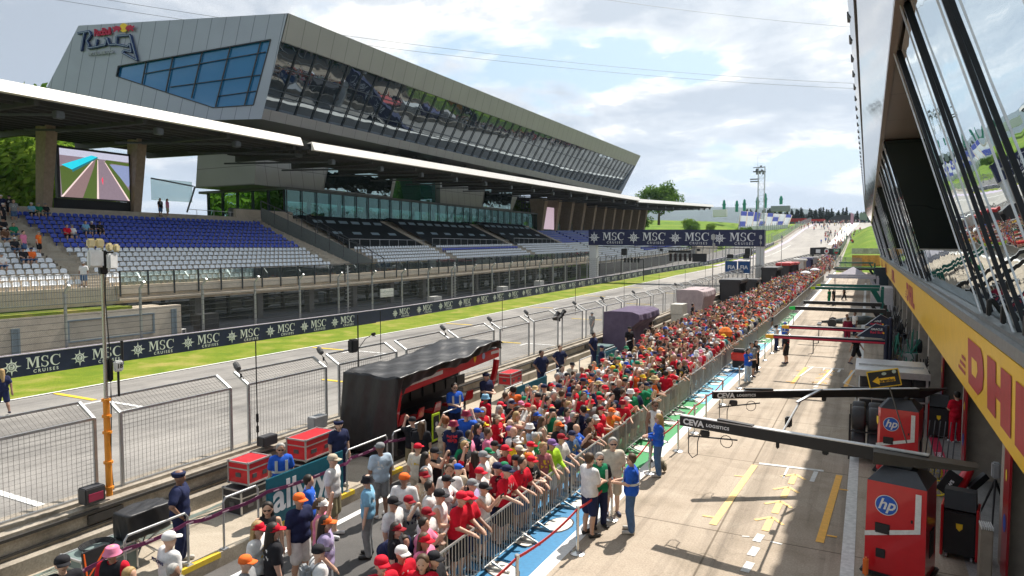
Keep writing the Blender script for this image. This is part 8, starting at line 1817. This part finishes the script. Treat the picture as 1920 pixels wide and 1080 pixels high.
for k, (x, y) in enumerate(((0.0, -.55), (.0, .85), (.35, .5), (.3, -.3))):
    mb = MB(); s_ = .20 if k < 2 else .11
    mb.path([(x+s_*math.cos(a*PI/8), y-.02, s_+.02+s_*math.sin(a*PI/8)) for a in range(17)], .022, 5); [mb.bar((x, y-.02, s_+.02), (x+s_*math.cos(a*PI/3), y-.02, s_+.02+s_*math.sin(a*PI/3)), .02, .02) for a in range(6)]; mb.build('wheel', yw, t)
mb = MB(); mb.bar((0, -.6, .22), (0, .9, .22), .05, .05); mb.bar((.3, -.3, .15), (0, .3, .2), .04, .04); mb.build('frame', steel, t)
for k, (x0, x1, y0, y1) in enumerate(((2.02, 2.30, 20.4, 30), )):
    mb = MB((x0, y0, 0)); mb.box(x0, x1, y0, y1, .012, .02); g_ = mb.build('red_floor_mat', M('mat_red', (.50, .03, .08), .6), label='long red floor runner with white letters along the garage fronts', cat='mat'); mb = MB((x0, y0, 0)); text(mb, 'SCUDERIA', .26, ((x0+x1)/2, 24.6, .023), (0, 1, 0), (-1, 0, 0), .001, bold=.005); mb.build('letters', logo_white, g_)
for k in range(7):
    x = 1.35+.13*k; mb = MB((x, 21.8, 0)); mb.tube((x, 21.6, .02), (x+.25, 23.0, 1.5), .016, n=6); mb.bbox((x+.02, 21.65, .12), (.05, .16, .08), .02); mb.build('jack_handle', dsteel, label='slanting dark jack pole leaning behind the nearest red tower', cat='pole', group='jack poles leaning by the tower')
t = thing('tripod', 'black and grey camera tripod standing at the garage entrance', 'tripod', (2.75, 18.9, 0)); mb = MB(); [mb.tube((0, 0, 1.15), (.42*math.cos(a), .42*math.sin(a), 0), .03, .018, n=6) for a in (.3, 2.4, 4.5)]; mb.build('leg', black, t); mb = MB(); mb.bbox((0, 0, 1.38), (.16, .2, .36), .03); mb.build('head', M('box_pale'), t)
for k, (y, c) in enumerate(((16.3, 'garage_red'), (22.85, 'garage_red'), (29.4, 'garage_red'))):
    mb = MB((2.52, y, 0)); mb.box(2.50, 2.54, y-.62, y-.04, .05, 2.95); g_ = mb.build('graphic_panel', M('panel_crimson', (.36, .012, .02), .3, coat=.4), label='crimson sponsor panel beside the %s concrete column' % ('nearest', 'second', 'third')[k], cat='panel'); mb = MB((2.52, y, 0)); disc(mb, (2.495, y-.33, 1.15), (0, -1, 0), (0, 0, 1), .18, 20, .002, 0, .8); disc(mb, (2.495, y-.33, 2.1), (0, -1, 0), (0, 0, 1), .12, 20, .002, 1, .7); mb.build('round_badge', [hp_blue, M('badge_yellow')], g_)
mb = MB((2.7, 15.6, 0)); mb.bbox((2.15, 15.55, .62), (.2, .32, 1.1), .02); g_ = mb.build('panel_stack', M('stack_brown', (.30, .25, .20), .6), label='upright stack of grey brown cased panels at the bottom right', cat='case'); mb = MB((2.7, 15.6, 0)); [mb.bar((2.06+.035*k, 15.36, 1.19), (2.06+.035*k, 15.72, 1.19), .018, .05) for k in range(6)]; mb.build('panel_edge', white_paint, g_)
mb = MB((.35, 14.5, 0)); mb.bbox((.12, 14.75, .28), (.10, .12, .36), .03); mb.build('orange_extinguisher', M('ext_orange', (.80, .18, .03), .5), label='orange fitting at the foot of the nearest red tower', cat='fitting')
# navy team: two red and navy booms, masts and triangular fins
rbn = M('rb_navy', (.012, .018, .045), .35); rbr = M('rb_red', (.50, .02, .06), .4); rby = M('rb_yellow', (.85, .42, .02), .5)
for k, (a, b, f, mx_, lab) in enumerate((((.75, 33.4, 2.44), (-3.75, 33.2, 2.44), ((-.33, 2.64), (.37, 3.2), (.72, 3.12), (.72, 2.6)), .80, 'nearer'), ((.95, 37.2, 2.5), (-3.45, 37.0, 2.5), ((-.05, 2.72), (.62, 3.3), (.98, 3.1), (.98, 2.66)), 1.05, 'farther'))):
    t = boom('overhead_boom', a, b, '%s red and navy overhead boom with orange yellow tip' % lab, .17, .15, rbn, None, rby, False); A_ = Vector(a); B_ = Vector(b); mb = MB(a); mb.hexa([A_+Vector((0, -.10, -.07)), A_+Vector((0, -.095, -.07)), A_+Vector((0, -.095, .01)), A_+Vector((0, -.10, .01))], [B_+Vector((0, -.08, -.06)), B_+Vector((0, -.075, -.06)), B_+Vector((0, -.075, .03)), B_+Vector((0, -.08, .03))]); mb.build('red_stripe', rbr, t); mb = MB(a); mb.box(-2.1, -2.06, a[1]-.05, a[1], 1.75, 2.4); mb.bar((-2.08, a[1], 1.75), (-2.3, a[1], 1.7), .03, .03); mb.build('hook', dsteel, t)
    o = (.4, a[1], 2.6); mb = MB(o); y = a[1]; mb.hexa([(f[0][0], y-.1, f[0][1]), (f[3][0], y-.1, f[3][1]), (f[3][0], y+.5, f[3][1]), (f[0][0], y+.5, f[0][1])], [(f[1][0], y+.05, f[1][1]), (f[2][0], y+.05, f[2][1]), (f[2][0], y+.3, f[2][1]), (f[1][0], y+.3, f[1][1])]); g_ = mb.build('boom_fin', rbn, label='%s dark navy triangular fin with sponsor words over the red boom' % lab, cat='fairing')
    mb = MB(o); n0 = Vector((0, .15, .5)).normalized(); text(mb, 'ORACLE', .12, (.42, y-.02, 2.98), (1, 0, 0), n0, .002, bold=.002, mi=0); text(mb, 'Red Bull', .15, (.42, y-.06, 2.85), (1, 0, 0), n0, .002, bold=.004, mi=1); disc(mb, (.72 if k else .68, y-.075, 2.84), (1, 0, 0), n0, .04, 12, 0, 2); mb.build('letters', [logo_white, rbr, rby], g_)
    o = (mx_, y, 0); mb = MB(o); mb.tube((mx_, y, .1), (mx_, y, 3.05), .10, n=12); mb.lathe([(.11, 3.05), (.09, 3.16), (.02, 3.2)], (mx_, y, 0), 12); t2_ = mb.build('boom_mast', rbn, label='%s round navy mast carrying a red boom' % lab, cat='mast'); mb = MB(o); mb.bbox((mx_, y, .08), (.7, .9, .12), .03); mb.build('base', black, t2_)
rq = random.Random(12)
for k in range(16):                                        # clutter of pit gear along the garages
    y = 30.5+rq.uniform(0, 1.2)+1.6*k; x = rq.uniform(1.1, 2.2); h = rq.uniform(.6, 1.9); m_ = rq.choice([black, steel, rbn, M('gear_brass', (.25, .18, .08), .5, .3), tyre_m, M('gear_blue', (.05, .09, .2), .5)])
    t = thing('service_trolley', 'dark trolley of wheel guns and hoses, %s in the row beyond the silver frame' % ['one', 'two', 'three', 'four', 'five', 'six', 'seven', 'eight', 'nine', 'ten', 'eleven', 'twelve', 'thirteen', 'fourteen', 'fifteen', 'sixteen'][k], 'trolley', (x, y, zc(y)), rq.uniform(-.4, .4), 'service trolleys by the garages')
    mb = MB(); mb.bbox((0, 0, h*.3+.08), (.5, .7, h*.55), .03); mb.build('cart', m_, t); mb = MB(); [mb.tube((rq.uniform(-.25, .25), rq.uniform(-.4, .4), h*.5), (rq.uniform(-.4, .4), rq.uniform(-.5, .5), h+rq.uniform(0, .8)), .025, n=5) for _ in range(7)]; mb.path([(.3*math.cos(a), .3*math.sin(a), h*.62+.02*a) for a in range(7)], .025, 5); mb.build('hoses', rq.choice([black, dsteel, M('gear_green', (.02, .18, .13), .5)]), t)
    if k % 3 == 0: tyre(x+.3, y+.6, h*.55+.45, 'racing tyre lying on a service trolley by the garages', 'tyres on service trolleys')
grn_t = M('team_green', (.01, .13, .11), .4); lime = M('lime_tip', (.45, .62, .02), .5)
for k, (y, xa, xb, z, m_, tip, lab) in enumerate(((46.5, 1.0, -4.0, 2.7, black, M('flag_green', (.02, .65, .10), .6), 'first black boom of the third garage, with a bright green tip'), (51.5, .9, -3.9, 2.7, black, None, 'second black boom of the third garage'), (63, .9, -3.9, 2.95, grn_t, lime, 'dark green boom with a lime yellow tip'), (67, 1.0, -3.7, 2.95, grn_t, lime, 'second dark green boom just behind the lime tipped one'), (82, .8, -4.0, 2.9, M('team_silver', (.40, .42, .52), .4), None, 'pale bluish boom before the grey tent'), (86, .8, -4.0, 2.9, M('team_silver'), None, 'second pale bluish boom before the grey tent'), (103, .8, -4.2, 2.9, black, None, 'thin far black boom past the grey tent'), (107, .8, -4.2, 2.9, grn_t, None, 'thin far green boom past the grey tent'), (124, .8, -4.2, 3.0, grn_t, None, 'farthest green boom near the grassy slope'))):
    boom('overhead_boom', (xa, y, z+zc(y)), (xb, y, z+zc(y)), lab, .24, .2, m_, None, tip, False)
    mb = MB((xa, y, zc(y))); mb.bar((xa+.2, y, .1+zc(y)), (xa+.2, y, z+zc(y)), .22, .22); mb.bar((xa+.9, y+.2, .3+zc(y)), (xa-.6, y, z+zc(y)), .18, .2); mb.build('boom_support', m_ if k > 1 else black, label='slanted post carrying the '+' '.join(lab.split()[:7]), cat='support')
t = thing('grey_tent', 'pale grey pointed tent over the lane among the farther booms', 'tent', (-1.6, 94, zc(94))); mb = MB(); z = 2.3; P = [(-2, -2), (2, -2), (2, 2), (-2, 2)]; mb.add([(a, b, z) for a, b in P]+[(0, 0, 3.6)], [(0, 1, 4), (1, 2, 4), (2, 3, 4), (3, 0, 4)]); mb.build('roof', M('tent_grey', (.42, .40, .45), .8), t); mb = MB(); [mb.tube((a*.98, b*.98, 0), (a*.98, b*.98, z), .04, n=6) for a, b in P]; mb.build('pole', steel, t)
small_box('white_container', 1.3, 78, 0.1, 1.9, 5, 2.5, M('container_white', (.52, .52, .56), .5), 'pale container standing against the far garages', 'container')
small_box('dark_screen', 1.6, 100, .8, 1.6, 1.5, 3.2, M('screen_dark', (.03, .05, .07), .5), 'dark tall cabinet by the farthest garages', 'cabinet')
t = thing('parked_racing_car', 'low dark racing car parked across the lane under the lime tipped boom', 'racing car', (-.9, 60.5, .2)); mb = MB(); mb.path([(-2.3, 0, .32), (-1.2, 0, .42), (0, 0, .55), (.9, 0, .62), (2.2, 0, .5)], .2, 10, rr=[.08, .2, .36, .38, .2]); mb.build('body', M('car_dark', (.04, .05, .05), .3, coat=.5), t, True); mb = MB(); mb.box(-2.6, -2.3, -.9, .9, .15, .22); mb.box(2.2, 2.5, -.6, .6, .8, .88); mb.build('wing', black, t)
for a in (-1.5, 1.6):
    for b in (-.8, .8): w_ = MB(); w_.lathe([(.2, -.16), (.33, -.16), (.34, 0), (.33, .16), (.2, .16)], (a, b, .34), 16, axis=(0, 1, 0)); w_.build('wheel', tyre_m, t)
# orange plush hats and the small chair under the stand
mb = MB((-6.9, 34.5, 1.7)); mb.lathe([(.1, 1.45), (.34, 1.6), (.38, 1.85), (.2, 2.05), (.02, 2.1)], (-6.95, 39.2, 0), 12); mb.build('orange_fluffy_hat', M('fluffy_orange', (.85, .20, .03), .95, var=.4, scale=20), label='oversized fluffy orange hat at the barrier by the red trolley', cat='hat')
t = thing('plastic_chair', 'white plastic garden chair in the shade under the stand', 'chair', (-45.0, 33.3, .05), .3); mb = MB(); mb.bbox((0, 0, .44), (.5, .5, .04), .015); mb.build('seat', white_paint, t); mb = MB(); mb.hexa([(-.22, -.24, .45), (-.19, -.24, .45), (-.19, .24, .45), (-.22, .24, .45)], [(-.32, -.22, .9), (-.29, -.22, .9), (-.29, .22, .9), (-.32, .22, .9)]); mb.build('backrest', white_paint, t)
for a in (-1, 1):
    for b in (-1, 1): mb = MB(); mb.tube((a*.22, b*.22, 0), (a*.22, b*.22, .44), .02, n=6); mb.build('leg', white_paint, t)
for k, (y, h) in enumerate(((61.5, 1.1), (77, 1.2), (88, 1.3))):
    small_box('ventilation_unit', -41.5, y, .02+zc(y), .9, 1.5, h, M('unit_white', (.50, .50, .47), .6), 'white square unit behind the banner, %s of three along the stand front' % ('first', 'second', 'third')[k], 'unit')
small_box('black_cabinet', -43.0, 33.9, 0, .8, 1.6, 1.7, black, 'black cabinet beside the white plastic chair', 'cabinet')
for k, y in enumerate((45, 62)):
    t = thing('cable_ladder', 'zigzag steel pole of the catch fence, %s of two' % ('nearer', 'farther')[k], 'pole', (-39.2, y, 0)); mb = MB(); mb.tube((0, 0, 0), (0, 0, 5.0), .07, n=6); mb.build('pole', steel, t); mb = MB(); [mb.bar((-.25, 0, .8+.3*i), (.25, 0, .95+.3*i), .04, .05) for i in range(14)]; mb.build('rung', steel, t)
small_box('notice_board', -39.2, 50.3, 2.0, .1, 1.9, .75, white_paint, 'white notice with red marks on the catch fence', 'sign')

# the air: one closed box of thin even haze
hz = MB(); hz.box(-9600, 9600, -420, 9800, -40, 900); hm, hN, hL, hb = nodes('haze_air'); hN.remove(hb); pv = hN.new('ShaderNodeVolumePrincipled'); pv.inputs['Color'].default_value = (.62, .76, .97, 1); pv.inputs['Density'].default_value = .00008; pv.inputs['Anisotropy'].default_value = .2
hL.new(pv.outputs[0], hN['Material Output'].inputs['Volume']); hz.build('haze', hm, label='thin pale haze lying over the whole valley', cat='haze', kind='stuff')
